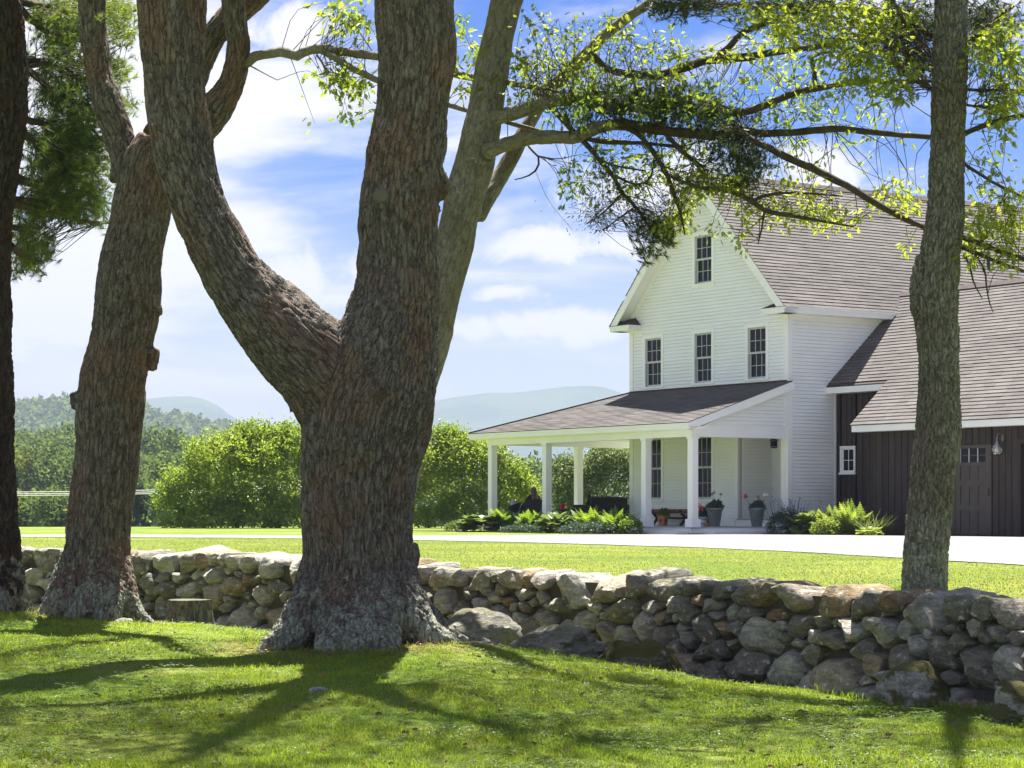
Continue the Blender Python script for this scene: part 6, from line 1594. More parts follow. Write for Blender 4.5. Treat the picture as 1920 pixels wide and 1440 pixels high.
def mound(name, label, cat, pos, rx, ry, h, n, leaf, seed, mat, wid=0.5, flowers=None):
    R = np.random.RandomState(seed)
    V, Fc, t = leafy([((0, 0, h*.35), (rx, ry, h*.65)), ((rx*.5, .1, h*.25), (rx*.55, ry*.7, h*.6)), ((-rx*.5, -.1, h*.25), (rx*.5, ry*.7, h*.62))], n, leaf, R, wid)
    o = plant(name, label, cat, pos, V, Fc, t, mat, None, 'foliage')
    if flowers:
        k, hh, mt = flowers; P = np.c_[R.normal(0, rx*.6, k), R.normal(0, ry*.5, k), R.uniform(h*.75, hh, k)]
        v, q = diamond(P, R.normal(0, 1, P.shape), 0.05*R.uniform(.6, 1.2, k), R, 0.9); f = add('flowers', make_mesh('flowers', v, q, mt), o); f['kind'] = 'stuff'
        m = MB()
        for p_ in P: m.tube(np.array([(p_[0]*.5, p_[1]*.5, h*.2), (p_[0]*.9, p_[1]*.9, p_[2]*.7), p_]), 0.004, 3)
        s_ = m.build('flower_stems', MAT_BLUEGREEN, o); s_['kind'] = 'stuff'
    return o
bed = add('planting_bed', MB().prism([hw(-5.4, 1.3, .015), hw(-3.7, 1.3, .015), hw(-3.7, 11.2, .015), hw(-5.4, 11.6, .015)], (0, 0, -.25)).mesh('planting_bed', MAT_SOIL)); tag(bed, kind='structure')
bed = add('planting_bed', MB().prism([hw(-1.5, -0.7, .015), hw(-1.9, -4.6, .015), hw(0.2, -4.6, .015), hw(0.45, -2.75, .015), hw(1.72, -2.65, .015), hw(1.72, -0.05, .015), hw(-0.6, -0.2, .015)], (0, 0, -.25)).mesh('planting_bed', MAT_SOIL)); tag(bed, kind='structure')
hosta('wide hosta with pale leaves at the far end of the porch bed', house_spot(905, v=-4.95), 0.95, 0.75, 95, 81)
hosta('bushy hosta with pale glossy leaves near the middle porch column', house_spot(1040, v=-5.1), 0.62, 0.72, 90, 82)
hosta('dark hosta between the ferns and the low mounds of the porch bed', house_spot(985, v=-4.5), 0.6, 0.5, 50, 86)
FG = None
fern('broad bright fern in front of the far corner column', house_spot(945, v=-4.5), 0.80, .75, 44, 83, wid=.5)
fern('tall bright fern below the seated woman', house_spot(1000, v=-4.5), 0.72, .7, 40, 84, wid=.5)
fern('big spreading fern in front of the dark loveseat', house_spot(1105, v=-4.5), 0.80, .85, 50, 85, wid=.46)
fern('full green fern at the near end of the porch bed by the house wall', house_spot(1150, v=-4.5), 0.78, .8, 46, 89, wid=.46)
mound('ground_cover', 'low blue green ground cover along the front edge of the porch bed', 'ground cover', house_spot(1115, v=-5.2), 0.95, .4, .32, 2600, .06, 87, MAT_BLUEGREEN)
mound('ground_cover', 'small blue green mound in front of the far hosta', 'ground cover', house_spot(985, v=-5.15), 0.75, .35, .22, 1600, .06, 88, MAT_BLUEGREEN)
mound('ground_cover', 'dark green tuft at the porch bed end beside the step', 'ground cover', house_spot(1182, v=-4.5), 0.32, .3, .45, 1200, .06, 90, MAT_FERN)
mound('ground_cover', 'pale green fringe at the far left end of the porch bed', 'ground cover', house_spot(862, v=-4.9), 0.45, .4, .3, 1200, .07, 91, MAT_HOSTA)
# right-hand bed, below the clapboard side wall
mound('catmint', 'blue flowering catmint at the corner of the porch', 'plant', house_spot(1478, v=-1.1), .55, .5, .62, 2400, .07, 92, MAT_BLUEGREEN, .35, (90, .98, MAT_BLUEFLOWER))
hosta('pale variegated hosta in front of the white side wall', house_spot(1515, v=-1.25), 0.75, 0.78, 70, 93)
fern('large yellow green fern against the dark barn corner', house_spot(1592, v=-1.0), 0.95, .75, 64, 94, MAT_GOLDFERN, .34)
fern('second yellow green fern right of the pale hosta', house_spot(1555, v=-1.1), 0.8, .7, 50, 95, MAT_GOLDFERN, .34)
mound('shrub', 'small rounded yellow shrub at the front of the right-hand bed', 'shrub', house_spot(1552, v=-1.75), .42, .35, .42, 1500, .07, 96, MAT_GOLDFERN)
hosta('small leafy hosta at the right end of the bed by the barn', house_spot(1630, v=-1.5), 0.42, 0.36, 30, 97, MAT_GOLDFERN)
R7 = np.random.RandomState(98); P = []
for k in range(170):
    v, q = ribbon_leaf((R7.normal(0, .14), R7.normal(0, .14), 0), R7.uniform(0, 6.28), R7.uniform(.7, 1.05), .016, R7.uniform(.5, 1.5), R7, 6, 'blade'); P.append((v, q, R7.rand()))
plant('ornamental_grass', 'wispy grass clump in front of the dark barn boards', 'grass clump', house_spot(1634, v=-0.9), *gather(P), MAT_BLADE)

# ================================================================ ON THE PORCH
MAT_WICKER = plain('dark_wicker', (0.016, 0.015, 0.017), 0.6, 0.2, 30, 0.3, 0.5)
MAT_CUSHION = plain('charcoal_cushion', (0.022, 0.022, 0.028), 0.9, 0.1, 8)
MAT_GREYCUSH = plain('pale_grey_cushion', (0.42, 0.42, 0.43), 0.9, 0.15, 12)
MAT_REDWOOD = plain('red_brown_bench_wood', (0.16, 0.035, 0.028), 0.55, 0.2, 10)
MAT_DKWOOD = plain('dark_bench_wood', (0.030, 0.016, 0.014), 0.6, 0.2, 10)
def thing_at(name, label, cat, v, u, z=FL, rz=0.0, group=None): return tag(empty(name, hw(v, u, z), RZ+rz), label, cat, group)
def armchair(label, v, u, rz, cush, back_tilt=0.12, s=1.0, bh=0.80):
    o = thing_at('armchair', label, 'chair', v, u, FL, rz)               # faces local +y
    n = 15; a = np.linspace(math.radians(180), math.radians(360), n); m = MB(); V = []
    for k, t in enumerate(a):
        b = abs(k-(n-1)/2)/((n-1)/2); top = bh-(bh-0.58)*b**2.2
        for r_, z_ in ((0.40, .22), (0.40, top), (0.345, top-.01), (0.345, .22)):
            V.append((r_*math.cos(t)*s, r_*math.sin(t)*s-(z_-.22)*back_tilt, z_))
    f = []
    for k in range(n-1):
        for j in range(4): f.append((k*4+j, k*4+(j+1) % 4, k*4+4+(j+1) % 4, k*4+4+j))
    m.add(V, f+[(0, 3, 2, 1), (4*n-4, 4*n-3, 4*n-2, 4*n-1)]); m.build('backrest', MAT_WICKER, o, False, 0.02)
    MB().box((-.33*s, -.33*s, .30), (.33*s, .30*s, .40)).build('seat', cush, o, False, 0.03)
    for x_ in (-.28, .28):
        for y_ in (-.26, .26): add('leg', MB().box((x_*s-.025, y_*s-.025, 0), (x_*s+.025, y_*s+.025, .30)).mesh('leg', MAT_WICKER), o)
    return o
PX = 9.15
armchair('low dark wicker armchair holding the woman between the porch columns', -2.2, 9.5, 0.0, MAT_CUSHION)
c2 = armchair('dark armchair with a pale grey cushion left of the seated woman', -2.95, 9.72, 0.9, MAT_GREYCUSH, .3, .82, .70)
MB().box((-.24, -.27, .42), (.24, -.15, .78)).build('back_cushion', MAT_GREYCUSH, c2, False, 0.05)
# loveseat seen from behind
o = thing_at('loveseat', 'long dark loveseat with its back to the house wall end', 'sofa', -0.75, 7.75)
MB().box((-.70, -.40, .22), (.70, -.26, .84)).build('backrest', MAT_WICKER, o, False, .03); MB().box((-.62, -.25, .26), (.62, .38, .44)).build('seat', MAT_CUSHION, o, False, .04)
for sg in (-1, 1): add('armrest', MB().box((sg*.72-.07, -.36, .22), (sg*.72+.07, .38, .62)).mesh('armrest', MAT_WICKER), o)
for x_ in (-.66, .66):
    for y_ in (-.33, .33): add('leg', MB().box((x_-.03, y_-.03, 0), (x_+.03, y_+.03, .23)).mesh('leg', MAT_WICKER), o)
for x_ in (-.33, .33): add('back_cushion', MB().box((x_-.30, -.25, .44), (x_+.30, -.12, .86)).mesh('back_cushion', MAT_CUSHION), o)
o = thing_at('pillow', 'patterned grey pillow at the right end of the dark loveseat', 'pillow', -0.02, 7.62, FL+.62)
V = np.array([(x, y*(1-(x/.24)**2*.75)*(1-(z/.2)**2*.75), z) for x in np.linspace(-.22, .22, 7) for z in np.linspace(-.18, .18, 7) for y in (-.08, .08)])
m = MB(); q = []
for i_ in range(6):
    for j_ in range(6):
        a = (i_*7+j_)*2; b = a+2; c = a+14; d_ = c+2; q += [(a, b, d_, c), (a+1, c+1, d_+1, b+1)]
m.add(V, q); m.build('cover', MAT_GREYCUSH, o, True)
o = thing_at('coffee_table', 'low round dark coffee table carrying a red cup', 'table', -1.9, 7.9)
MB().lathe([(.30, .44), (.34, .45), (.34, .485), (.30, .495)], 22).build('table_top', MAT_WICKER, o, True)
for k in range(4): add('leg', MB().bar((.26*math.cos(k*1.571), .26*math.sin(k*1.571), 0), (.22*math.cos(k*1.571), .22*math.sin(k*1.571), .45), .04, .04, (1, 0.2, 0)).mesh('leg', MAT_WICKER), o)
o = add('red_cup', MB().lathe([(.035, 0), (.05, .01), (.085, .10), (.095, .15), (.088, .15), (.04, .03)], 14).mesh('red_cup', plain('bright_red_glaze', (.65, .02, .03), .35, .05)), None, hw(-2.0, 8.05, FL+.497)); tag(o, 'bright red cup standing on the low dark table', 'cup')
o = thing_at('side_chair', 'low dark chair with a thin slanted back right of the coffee table', 'chair', -1.4, 7.9)
MB().box((-.27, -.25, .36), (.27, .25, .42)).build('seat', MAT_WICKER, o)
MB().bar((0, -.22, .42), (0, -.42, .92), .09, .03, (0, 1, 0)).build('backrest', MAT_WICKER, o)
for x_ in (-.23, .23):
    for y_ in (-.2, .2): add('leg', MB().box((x_-.02, y_-.02, 0), (x_+.02, y_+.02, .36)).mesh('leg', MAT_WICKER), o)

# ---- the woman, sitting with her back to us
MAT_SKIN = plain('skin', (0.50, 0.31, 0.23), 0.55, 0.06, 8)
MAT_SHIRT = plain('black_top', (0.016, 0.016, 0.018), 0.85, 0.15, 10)
MAT_HAIR = Mat('dark_blonde_hair'); _co = MAT_HAIR.coord('Object', scale=(1, 1, .12)); MAT_HAIR = MAT_HAIR.pbr(MAT_HAIR.mix(MAT_HAIR.ramp(MAT_HAIR.noise(_co, 60, 4), .35, .65), (0.035, 0.024, 0.018), (0.12, 0.085, 0.055)), .45, None, .4)
MAT_JEANS = plain('blue_trousers', (0.05, 0.07, 0.12), .9, .15, 12)
woman = thing_at('person', 'woman with long brown hair in a black top sitting with her back turned', 'person', -2.2, 9.5)
def skin(name, joints, edges, mat, parent, root=0, lev=2):
    me = bpy.data.meshes.new(name); me.from_pydata([j[:3] for j in joints], edges, []); ob = bpy.data.objects.new(name, me); COL.objects.link(ob)
    m = ob.modifiers.new('skin', 'SKIN'); m.use_smooth_shade = True
    for k, j in enumerate(joints):
        sv = me.skin_vertices[0].data[k]; sv.radius = (j[3], j[4] if len(j) > 4 else j[3]); sv.use_root = k == root
    ob.modifiers.new('sub', 'SUBSURF').levels = lev; ob.modifiers['sub'].render_levels = lev
    dg = bpy.context.evaluated_depsgraph_get(); new = bpy.data.meshes.new_from_object(ob.evaluated_get(dg)); new.name = name
    new.materials.clear(); new.materials.append(mat); bpy.data.objects.remove(ob); bpy.data.meshes.remove(me)
    return add(name, new, parent)
J = [(0,-.10,.47,.15,.13),(0,-.15,.62,.13,.11),(0,-.19,.76,.145,.11),(0,-.19,.86,.09,.08),(0,-.17,.93,.05,.05),(0,-.14,1.03,.075,.085),(0,-.13,1.12,.06,.07),
     (-.17,-.18,.83,.065),(-.25,-.10,.63,.048),(-.24,.12,.60,.035),(-.22,.20,.60,.022),(.17,-.18,.83,.065),(.25,-.10,.63,.048),(.24,.12,.60,.035),(.22,.20,.60,.022),
     (-.10,.05,.46,.09),(-.12,.34,.47,.07),(-.12,.42,.40,.06),(-.12,.44,.10,.04),(-.12,.55,.05,.03),(.10,.05,.46,.09),(.12,.34,.47,.07),(.12,.42,.40,.06),(.12,.44,.10,.04),(.12,.55,.05,.03)]
E = [(0,1),(1,2),(2,3),(3,4),(4,5),(5,6),(3,7),(7,8),(8,9),(9,10),(3,11),(11,12),(12,13),(13,14),(0,15),(15,16),(16,17),(17,18),(18,19),(0,20),(20,21),(21,22),(22,23),(23,24)]
skin('body', J, E, MAT_SKIN, woman)
JT = [(0,-.10,.45,.165,.15),(0,-.15,.62,.145,.125),(0,-.19,.76,.155,.125),(0,-.19,.86,.12,.10),(-.17,-.18,.83,.095),(-.25,-.10,.64,.06),(-.245,.06,.605,.05),(.17,-.18,.83,.095),(.25,-.10,.64,.06),(.245,.06,.605,.05),(0,-.18,.925,.072,.07)]
skin('black_top', JT, [(0,1),(1,2),(2,3),(3,4),(4,5),(5,6),(3,7),(7,8),(8,9),(3,10)], MAT_SHIRT, woman)
JP = [(0,-.10,.45,.16,.14),(-.10,.05,.455,.10),(-.12,.34,.465,.08),(-.12,.42,.39,.07),(-.12,.44,.14,.055),(.10,.05,.455,.10),(.12,.34,.465,.08),(.12,.42,.39,.07),(.12,.44,.14,.055)]
skin('trousers', JP, [(0,1),(1,2),(2,3),(3,4),(0,5),(5,6),(6,7),(7,8)], MAT_JEANS, woman)
JH = [(0,-.145,1.165,.045,.045),(0,-.155,1.115,.092,.092),(0,-.165,1.04,.115,.108),(0,-.215,.95,.112,.075),(0,-.26,.84,.10,.045),(0,-.28,.74,.075,.03)]
skin('hair', JH, [(0,1),(1,2),(2,3),(3,4),(4,5)], MAT_HAIR, woman)
def hand(sg):
    m = MB(); b = np.array((sg*.22, .22, .60)); m.box(b+(-.04, 0, -.012), b+(.04, .08, .012))
    for k, (x_, L) in enumerate(((-.03, .065), (-.01, .08), (.01, .075), (.03, .06))):
        m.tube(resample(np.array([b+(x_, .075, 0), b+(x_, .075+L*.6, -.005), b+(x_, .07+L, -.03)]), 5), np.linspace(.009, .007, 5), 6)
    m.tube(resample(np.array([b+(-sg*.035, .02, 0), b+(-sg*.06, .05, -.005), b+(-sg*.065, .08, -.015)]), 5), np.linspace(.011, .008, 5), 6)
    m.build('hand', MAT_SKIN, woman, True)
hand(-1); hand(1)

# ---- bench with crossed legs
bu = (fu(1222, -0.5), fu(1292, -0.5)); bc = (bu[0]+bu[1])/2; bl = abs(bu[0]-bu[1])/2+0.12
o = thing_at('bench', 'dark red-brown bench with crossed legs against the porch wall', 'bench', -0.45, bc)
for k in range(3): add('seat_plank', MB().box((-.19+k*.13, -bl, .44), (-.065+k*.13, bl, .485)).mesh('seat_plank', MAT_REDWOOD), o)
MB().box((-.19, -bl+.02, .36), (-.165, bl-.02, .438)).build('apron', MAT_REDWOOD, o)
for sg in (-1, 1):
    for a, b in ((-1, 1), (1, -1)): add('leg', MB().bar((a*.21, sg*(bl-.34)+a*.012, 0.0), (b*.21, sg*(bl-.34)+a*.012, .44), .07, .06, (0, 1, 0)).mesh('leg', MAT_DKWOOD), o)
MB().bar((0, -(bl-.36), .22), (0, bl-.36, .22), .04, .06).build('stretcher', MAT_DKWOOD, o)
# ---- pots
def pot_plant(o, z, r, n, leaf, seed, fl=(), sp=1.0):
    R = np.random.RandomState(seed); V, Fc, t = leafy([((0, 0, z), (r, r, r*.55*sp)), ((r*.3, 0, z+r*.3*sp), (r*.6, r*.6, r*.6*sp))], n, leaf, R)
    f = add('foliage', make_mesh('foliage', V, Fc, MAT_BLUEGREEN if seed != 101 else MAT_FERN, False, {'tint': t}), o); f['kind'] = 'stuff'
    for x_, y_, z_, q, mt in fl:
        m = MB(); m.tube(np.array([(x_*.5, y_*.5, z), (x_, y_, z_)]), .005, 4)
        P = np.array((x_, y_, z_))+R.normal(0, q*.45, (26, 3)); v, k = diamond(P, R.normal(0, 1, P.shape), q*.9, R, .9)
        fo_ = add('flower', make_mesh('flower', v, k, mt), o); add('flower_stem', m.mesh('flower_stem', MAT_BLUEGREEN), o)
MAT_TERRA = plain('painted_terracotta', (0.50, 0.20, 0.09), .5, .12, 8); MAT_SUNF = plain('sunflower_dark', (0.20, 0.03, 0.02), .6, .1)
o = thing_at('flower_pot', 'painted orange pot with a dark flower standing under the bench', 'flower pot', -0.85, fu(1243, -.85), FL, -.5)
m = MB(); m.lathe([(.11, 0), (.13, .02), (.165, .26), (.18, .27), (.18, .31), (.15, .31), (.14, .24)], 4); m.build('pot', MAT_TERRA, o)
for az in (math.pi*1.25, math.pi*.75, math.pi*1.75):
    m = MB(); ca, sa = math.cos(az), math.sin(az); m.add([(ca*.112-sa*r_*math.cos(t)-0, sa*.112+ca*r_*math.cos(t), .15+r_*math.sin(t)) for r_ in (.055,) for t in np.linspace(0, 6.283, 15)[:-1]], [tuple(range(14))]); add('painted_flower', m.mesh('painted_flower', MAT_SUNF), o)
    m = MB()
    for k in range(10):
        t = k*.628; m.add([(ca*.1115-sa*r_*math.cos(t+d_), sa*.1115+ca*r_*math.cos(t+d_), .15+r_*math.sin(t+d_)) for r_, d_ in ((.05, -.25), (.088, 0), (.05, .25))], [(0, 1, 2)])
    add('painted_petals', m.mesh('painted_petals', plain('petal_yellow', (.7, .33, .05), .6)), o)
pot_plant(o, .34, .17, 500, .07, 101)
MAT_CERAMIC = Mat('blue_white_ceramic'); _k = MAT_CERAMIC.noise(MAT_CERAMIC.coord('Object'), 16, 3, .5); MAT_CERAMIC = MAT_CERAMIC.pbr(MAT_CERAMIC.mix(MAT_CERAMIC.ramp(_k, .47, .53), (.62, .66, .66), (.12, .25, .27)), .3, None, .5)
o = thing_at('flower_pot', 'blue and white patterned pot of pink-red geraniums by the porch column', 'flower pot', -1.55, fu(1317, -1.55))
MB().lathe([(.13, 0), (.17, .02), (.215, .14), (.22, .24), (.235, .26), (.20, .26), (.19, .2)], 20).build('pot', MAT_CERAMIC, o, True)
MAT_PINK = plain('coral_geranium', (0.70, 0.10, 0.10), .6, .1, 20)
pot_plant(o, .32, .2, 700, .07, 102, [(-.10, -.05, .50, .075, MAT_PINK), (.06, -.1, .52, .08, MAT_PINK), (.12, .05, .50, .07, MAT_PINK), (-.02, .08, .54, .07, MAT_PINK)])
o = add('terracotta_dish', MB().lathe([(.08, 0), (.11, .01), (.13, .10), (.12, .10), (.09, .03)], 14).mesh('terracotta_dish', MAT_TERRA), None, hw(-1.5, fu(1326, -1.5), FL)); tag(o, 'little terracotta dish beside the patterned geranium pot', 'dish')
MAT_ZINC = plain('grey_green_zinc', (0.17, 0.20, 0.18), .5, .15, 4)
def bucket(label, v, px, seed, fl, leaf=.09):
    o = thing_at('flower_pot', label, 'flower pot', v, fu(px, v))
    MB().lathe([(.13, 0), (.14, .01), (.215, .46), (.24, .475), (.245, .52), (.22, .52), (.20, .44)], 22).build('pot', MAT_ZINC, o, True)
    pot_plant(o, .53, .2, 600, leaf, seed, fl)
bucket('tall grey bucket planter with dark foliage near the porch column', -1.5, 1340, 103, [(.14, -.1, .90, .035, MAT_SUNF), (.05, .1, .95, .035, MAT_SUNF), (-.1, 0, .90, .035, MAT_SUNF)])
bucket('tall grey bucket planter with one red and one white bloom by the entry', -0.9, 1419, 104, [(-.24, .2, .84, .06, MAT_RED), (.20, -.14, .88, .06, MAT_WHITEFL), (.05, 0, .82, .04, MAT_RED)], .08)

# ---- old stump by the wall
M = Mat('stump_top'); _c2 = M.coord('Object'); MAT_STUMPTOP = M.pbr(M.mix(M.ramp(M.noise(_c2, 9, 5, .7), .4, .62), (.10, .095, .07), (.07, .085, .025)), .95, M.bump(M.noise(_c2, 40, 3), .6, .01))
p = at(352, 1168, 25.0); z = gz_front(p[:1], p[1:2])[0]
st = tag(empty('tree_stump', (p[0], p[1], z)), 'low cut tree stump with a mossy top between the trunks and the wall', 'stump')
nn = 60; tt = np.arange(nn)*2*math.pi/nn; prof = [(1.22, -.12), (1.12, .02), (1.02, .09), (.98, .20), (.97, .30)]
V = np.array([(.24*f*(1+.12*math.sin(3*t+1)+.06*math.sin(7*t)+.05*math.sin(16*t))*math.cos(t), .22*f*(1+.12*math.sin(3*t+1)+.06*math.sin(7*t)+.05*math.sin(16*t))*math.sin(t), h_) for f, h_ in prof for t in tt])
k = len(prof); i = np.arange(k-1)[:, None]*nn; j = np.arange(nn)[None]
add('stump_side', make_mesh('stump_side', V, np.stack([i+j, i+(j+1) % nn, i+nn+(j+1) % nn, i+nn+j], -1).reshape(-1, 4), MAT_PINEBARK, True, {'bark': V, 'plate': np.full(len(V), .4), 'foot': np.full(len(V), .4)}), st)
T = V[-nn:]; tv = np.vstack([T, T*np.array((.6, .6, 1))+(0, 0, .008), [(0, 0, .305)]]); i = np.arange(nn)
add('stump_top', make_mesh('stump_top', tv, [np.stack([i, (i+1) % nn, nn+(i+1) % nn, nn+i], 1), np.stack([nn+i, nn+(i+1) % nn, np.full(nn, 2*nn)], 1)], MAT_STUMPTOP, True), st)
# ================================================================ GRASS
M = Mat('grass_blade'); k = M.attr('tint'); co = M.coord('Position')
g1 = M.mix(k, (0.130, 0.215, 0.018), (0.250, 0.330, 0.034))
g1 = M.mix(M.ramp(M.noise(co, 0.8, 4), .35, .65), g1, M.mix(k, (0.160, 0.230, 0.020), (0.285, 0.335, 0.042)))
MAT_GRASS = M.leaf(g1, M.mix(k, (0.20, 0.32, 0.012), (0.40, 0.50, 0.03)), 0.45, 0.5, 0.2)  # colour raised to lift the shade on the near lawn
M = Mat('dry_lawn_blade'); k = M.attr('tint')
MAT_GRASS2 = M.leaf(M.mix(k, (0.085, 0.120, 0.018), (0.180, 0.192, 0.040)), M.mix(k, (0.18, 0.25, 0.02), (0.34, 0.37, 0.05)), 0.4, 0.5, 0.2)  # yellower as dry grass, and kept darker to offset its full sun
R8 = np.random.RandomState(91)
def blades(P, h, w, lean, tint):
    n = len(P); a = R8.uniform(0, 6.283, n); d = np.c_[np.cos(a), np.sin(a), np.zeros(n)]; s = np.c_[-np.sin(a), np.cos(a), np.zeros(n)]
    up = np.array((0, 0, 1.0)); L = lean[:, None]*d
    h = h[:, None]; w = w[:, None]
    V = np.stack([P-s*w/2, P+s*w/2, P+s*w*.36+(up*.62+L*.35)*h, P-s*w*.36+(up*.62+L*.35)*h, P+(up*.95+L)*h], 1).reshape(-1, 3)
    b = np.arange(n)[:, None]*5
    return V, b+np.array([[0, 1, 2, 3]]), b+np.array([[3, 2, 4]]), np.repeat(tint, 5)
def scatter(n, y0, y1, pw):
    y = (y0**pw+R8.rand(n)*(y1**pw-y0**pw))**(1/pw); x = (R8.uniform(-40, 1960, n)-CX)/F*y
    return x, y
x, y = scatter(400000, 13.0, 30.5, 0.6)
sd, _ = wall_dist(x, y); keep = sd > 0.06
x, y, sd = x[keep], y[keep], sd[keep]
near = np.full(len(x), 9.0)
for T, r in ((TREE_MAIN, 0.62), (TREE_LEFT, 0.45), (TREE_EDGE, 0.42), (TREE_GREY, 0.35)): near = np.minimum(near, np.hypot(x-T[0], y-T[1])-r)
z = gz_front(x, y); p3 = np.c_[x, y, 0*x]
patch = fbm(p3*0.9, 3, 31); fine = fbm(p3*4.5, 2, 37)
bar = np.zeros(len(x))
for T, r0, r1 in ((TREE_MAIN, 0.55, 1.35), (TREE_LEFT, 0.4, 1.05), (TREE_EDGE, 0.3, 0.9), (TREE_GREY, 0.5, 1.2)): bar = np.maximum(bar, sstep(r1, r0, np.hypot(x-T[0], y-T[1])))
bar = np.maximum(bar, sstep(.75, .25, sd)*(y > 20.6)); bar *= sstep(-.35, .25, fbm(p3*1.9, 3, 21)+.25)
dens = np.clip(0.80+0.5*fine+0.3*patch, 0.15, 1)*(1-0.93*bar)*(near > 0)
keep = R8.rand(len(x)) < dens; x, y, z, patch, fine = x[keep], y[keep], z[keep], patch[keep], fine[keep]
n = len(x); h = (0.023+0.014*R8.rand(n))*(1+0.45*patch)*(1+0.3*fine); h *= np.where(R8.rand(n) < .03, 1.9, 1)
w = R8.uniform(0.0035, 0.0065, n)*(1+0.02*np.maximum(y-15, 0))
V, Q, T3, ti = blades(np.c_[x, y, z-0.004], h, w, R8.uniform(.1, 1.0, n), np.clip(0.5+0.4*patch+R8.normal(0, .25, n), 0, 1))
g = add('grass', make_mesh('grass', V, [Q, T3], MAT_GRASS, False, {'tint': ti})); tag(g, kind='stuff')
# clover and other broad leaves in the near lawn
x, y = scatter(46000, 13.0, 24, 0.5); sd, _ = wall_dist(x, y); p3 = np.c_[x, y, 0*x]
keep = (sd > .3) & (fbm(p3*1.3, 3, 55)+0.6*fbm(p3*5, 2, 56) > 0.22); x, y = x[keep], y[keep]; z = gz_front(x, y)
for T, r in ((TREE_MAIN, 1.0), (TREE_LEFT, 0.8), (TREE_EDGE, 0.7)): k = np.hypot(x-T[0], y-T[1]) > r; x, y, z = x[k], y[k], z[k]
n = len(x); P = np.c_[x, y, z+R8.uniform(.018, .045, n)]; P = np.repeat(P, 3, 0); a = R8.uniform(0, 6.283, n)[:, None]+np.array([[0, 2.09, 4.19]])
Dn = np.c_[np.cos(a).ravel(), np.sin(a).ravel(), R8.normal(.1, .15, 3*n)]
V, Fc = diamond(P, Dn, np.repeat(R8.uniform(.012, .022, n), 3), R8, 1.0, 3.0)
MAT_CLOVER = leaf_mat('clover_leaf', (0.060, 0.115, 0.020), (0.140, 0.195, 0.035), (0.12, 0.2, .02), (.26, .34, .03), .4)
g = add('clover', make_mesh('clover', V, Fc, MAT_CLOVER, False, {'tint': np.repeat(np.repeat(R8.rand(n), 3), 4)})); tag(g, kind='stuff')
# the sunny lawn behind the wall: coarser tufts
x, y = scatter(150000, 18, 60, 0.35); sd, _ = wall_dist(x, y); p3 = np.c_[x, y, 0*x]
d0 = np.interp((x/y)*F+CX, [a for a, _ in near_e][::-1], [on_yard(a, b)[1] for a, b in near_e][::-1])
keep = (sd < -0.85) & (y < d0-0.15); x, y, p3 = x[keep], y[keep], p3[keep]; z = gz_yard(x, y); n = len(x)
pt = fbm(p3*.5, 3, 61)
V, Q, T3, ti = blades(np.c_[x, y, z-.004], (0.018+.012*R8.rand(n))*(1+.4*pt), R8.uniform(.007, .012, n), R8.uniform(.3, 1.3, n), np.clip(.55+.4*pt+R8.normal(0, .25, n), 0, 1))
g = add('grass', make_mesh('grass', V, [Q, T3], MAT_GRASS2, False, {'tint': ti})); tag(g, kind='stuff')
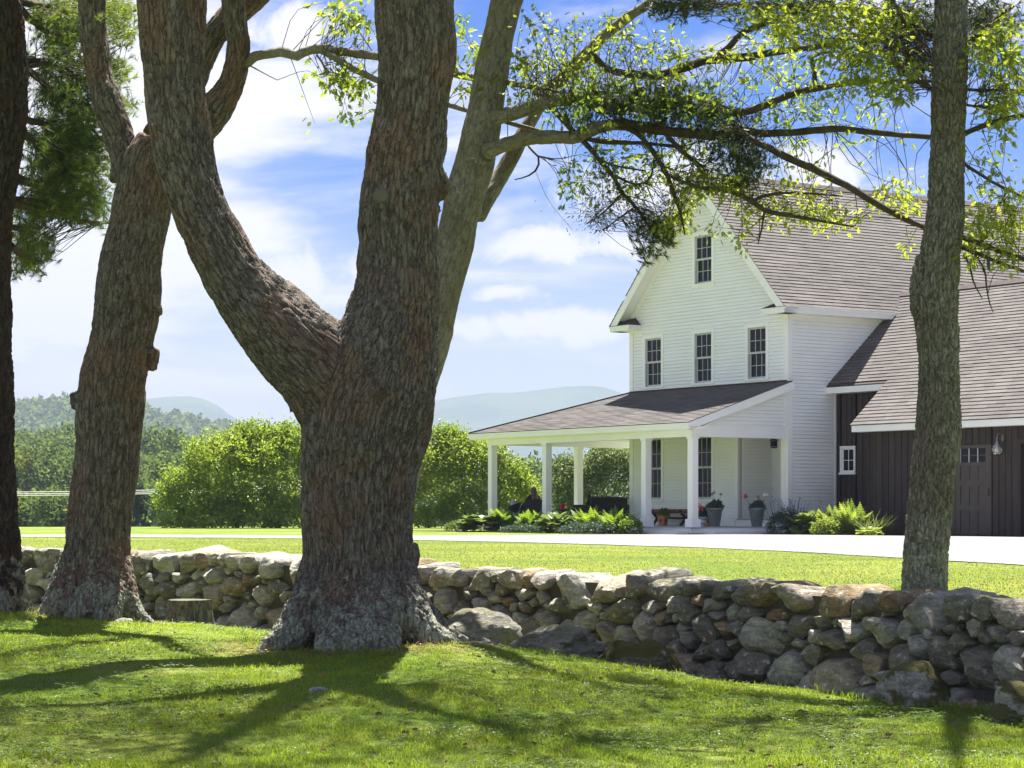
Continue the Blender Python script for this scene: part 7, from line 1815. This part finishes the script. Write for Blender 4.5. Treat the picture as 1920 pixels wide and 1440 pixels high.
# dry needles and twigs lying at the feet of the trees
x, y = [], []
for T, r, k in ((TREE_MAIN, 1.5, 2600), (TREE_LEFT, 1.1, 1200), (TREE_GREY, 1.6, 900)):
    a = R8.uniform(0, 6.283, k); q = r*R8.rand(k)**.6; x.append(T[0]+q*np.cos(a)); y.append(T[1]+q*np.sin(a))
x, y = np.concatenate(x), np.concatenate(y); k = wall_dist(x, y)[0] > .1; x, y = x[k], y[k]; z = gz_front(x, y); n = len(x)
a = R8.uniform(0, 6.283, n); d = np.c_[np.cos(a), np.sin(a), R8.normal(0, .15, n)]; s = np.c_[-np.sin(a), np.cos(a), 0*a]; L = R8.uniform(.03, .09, n)[:, None]; P = np.c_[x, y, z+.012]
V = np.stack([P-d*L-s*.003, P-d*L+s*.003, P+d*L+s*.003, P+d*L-s*.003], 1).reshape(-1, 3)
g = add('pine_litter', make_mesh('pine_litter', V, np.arange(4*n).reshape(-1, 4), plain('dry_needle', (.20, .11, .055), .9, .3, 30))); tag(g, kind='stuff')

# longer tufts where the mower cannot reach: round the trunks and along the foot of the wall
x, y = [], []
for T, r, k in ((TREE_MAIN, 0.70, 1500), (TREE_LEFT, 0.48, 900), (TREE_EDGE, .45, 500)):
    a = R8.uniform(0, 6.283, k); q = r*R8.uniform(.8, 1.5, k); x.append(T[0]+q*np.cos(a)); y.append(T[1]+q*np.sin(a))
k = R8.uniform(S0, S1, 9000); w_ = w_at(k); o_ = R8.uniform(-.02, .22, 9000)+.1; x.append(w_[0]+w_[5]*o_); y.append(w_[1]+w_[6]*o_)
x, y = np.concatenate(x), np.concatenate(y); k = fbm(np.c_[x, y, 0*x]*2.2, 3, 71) > 0.0; x, y = x[k], y[k]; z = gz_front(x, y); n = len(x)
V, Q, T3, ti = blades(np.c_[x, y, z-.01], R8.uniform(.04, .12, n), R8.uniform(.004, .007, n), R8.uniform(.1, 1.1, n), R8.rand(n))
g = add('grass', make_mesh('grass', V, [Q, T3], MAT_GRASS, False, {'tint': ti})); tag(g, kind='stuff')
# fallen leaves and twigs on the lawn
x, y = scatter(420, 13.2, 25, .6); k = wall_dist(x, y)[0] > .3; x, y = x[k], y[k]; z = gz_front(x, y); n = len(x)
V, Fc = lobed(np.c_[x, y, z+.03], np.c_[R8.normal(0, 1, (n, 2)), R8.normal(0, .15, n)], R8.uniform(.03, .07, n), R8)
g = add('fallen_leaves', make_mesh('fallen_leaves', V, Fc, plain('fallen_leaf', (.17, .10, .05), .9, .35, 20))); tag(g, kind='stuff')
# ================================================================ summer haze over the valley
M = Mat('summer_haze')
v = M.node('ShaderNodeVolumePrincipled')
v.inputs['Color'].default_value = (0.295, 0.335, 0.49, 1)
v.inputs['Density'].default_value = HAZE
v.inputs['Anisotropy'].default_value = 0.0
M.l.new(v.outputs[0], M.out.inputs['Volume'])
hz = add('haze', MB().box((-6600, -420, -22), (6600, 6600, 300)).mesh('haze', M.m)); tag(hz, kind='stuff')
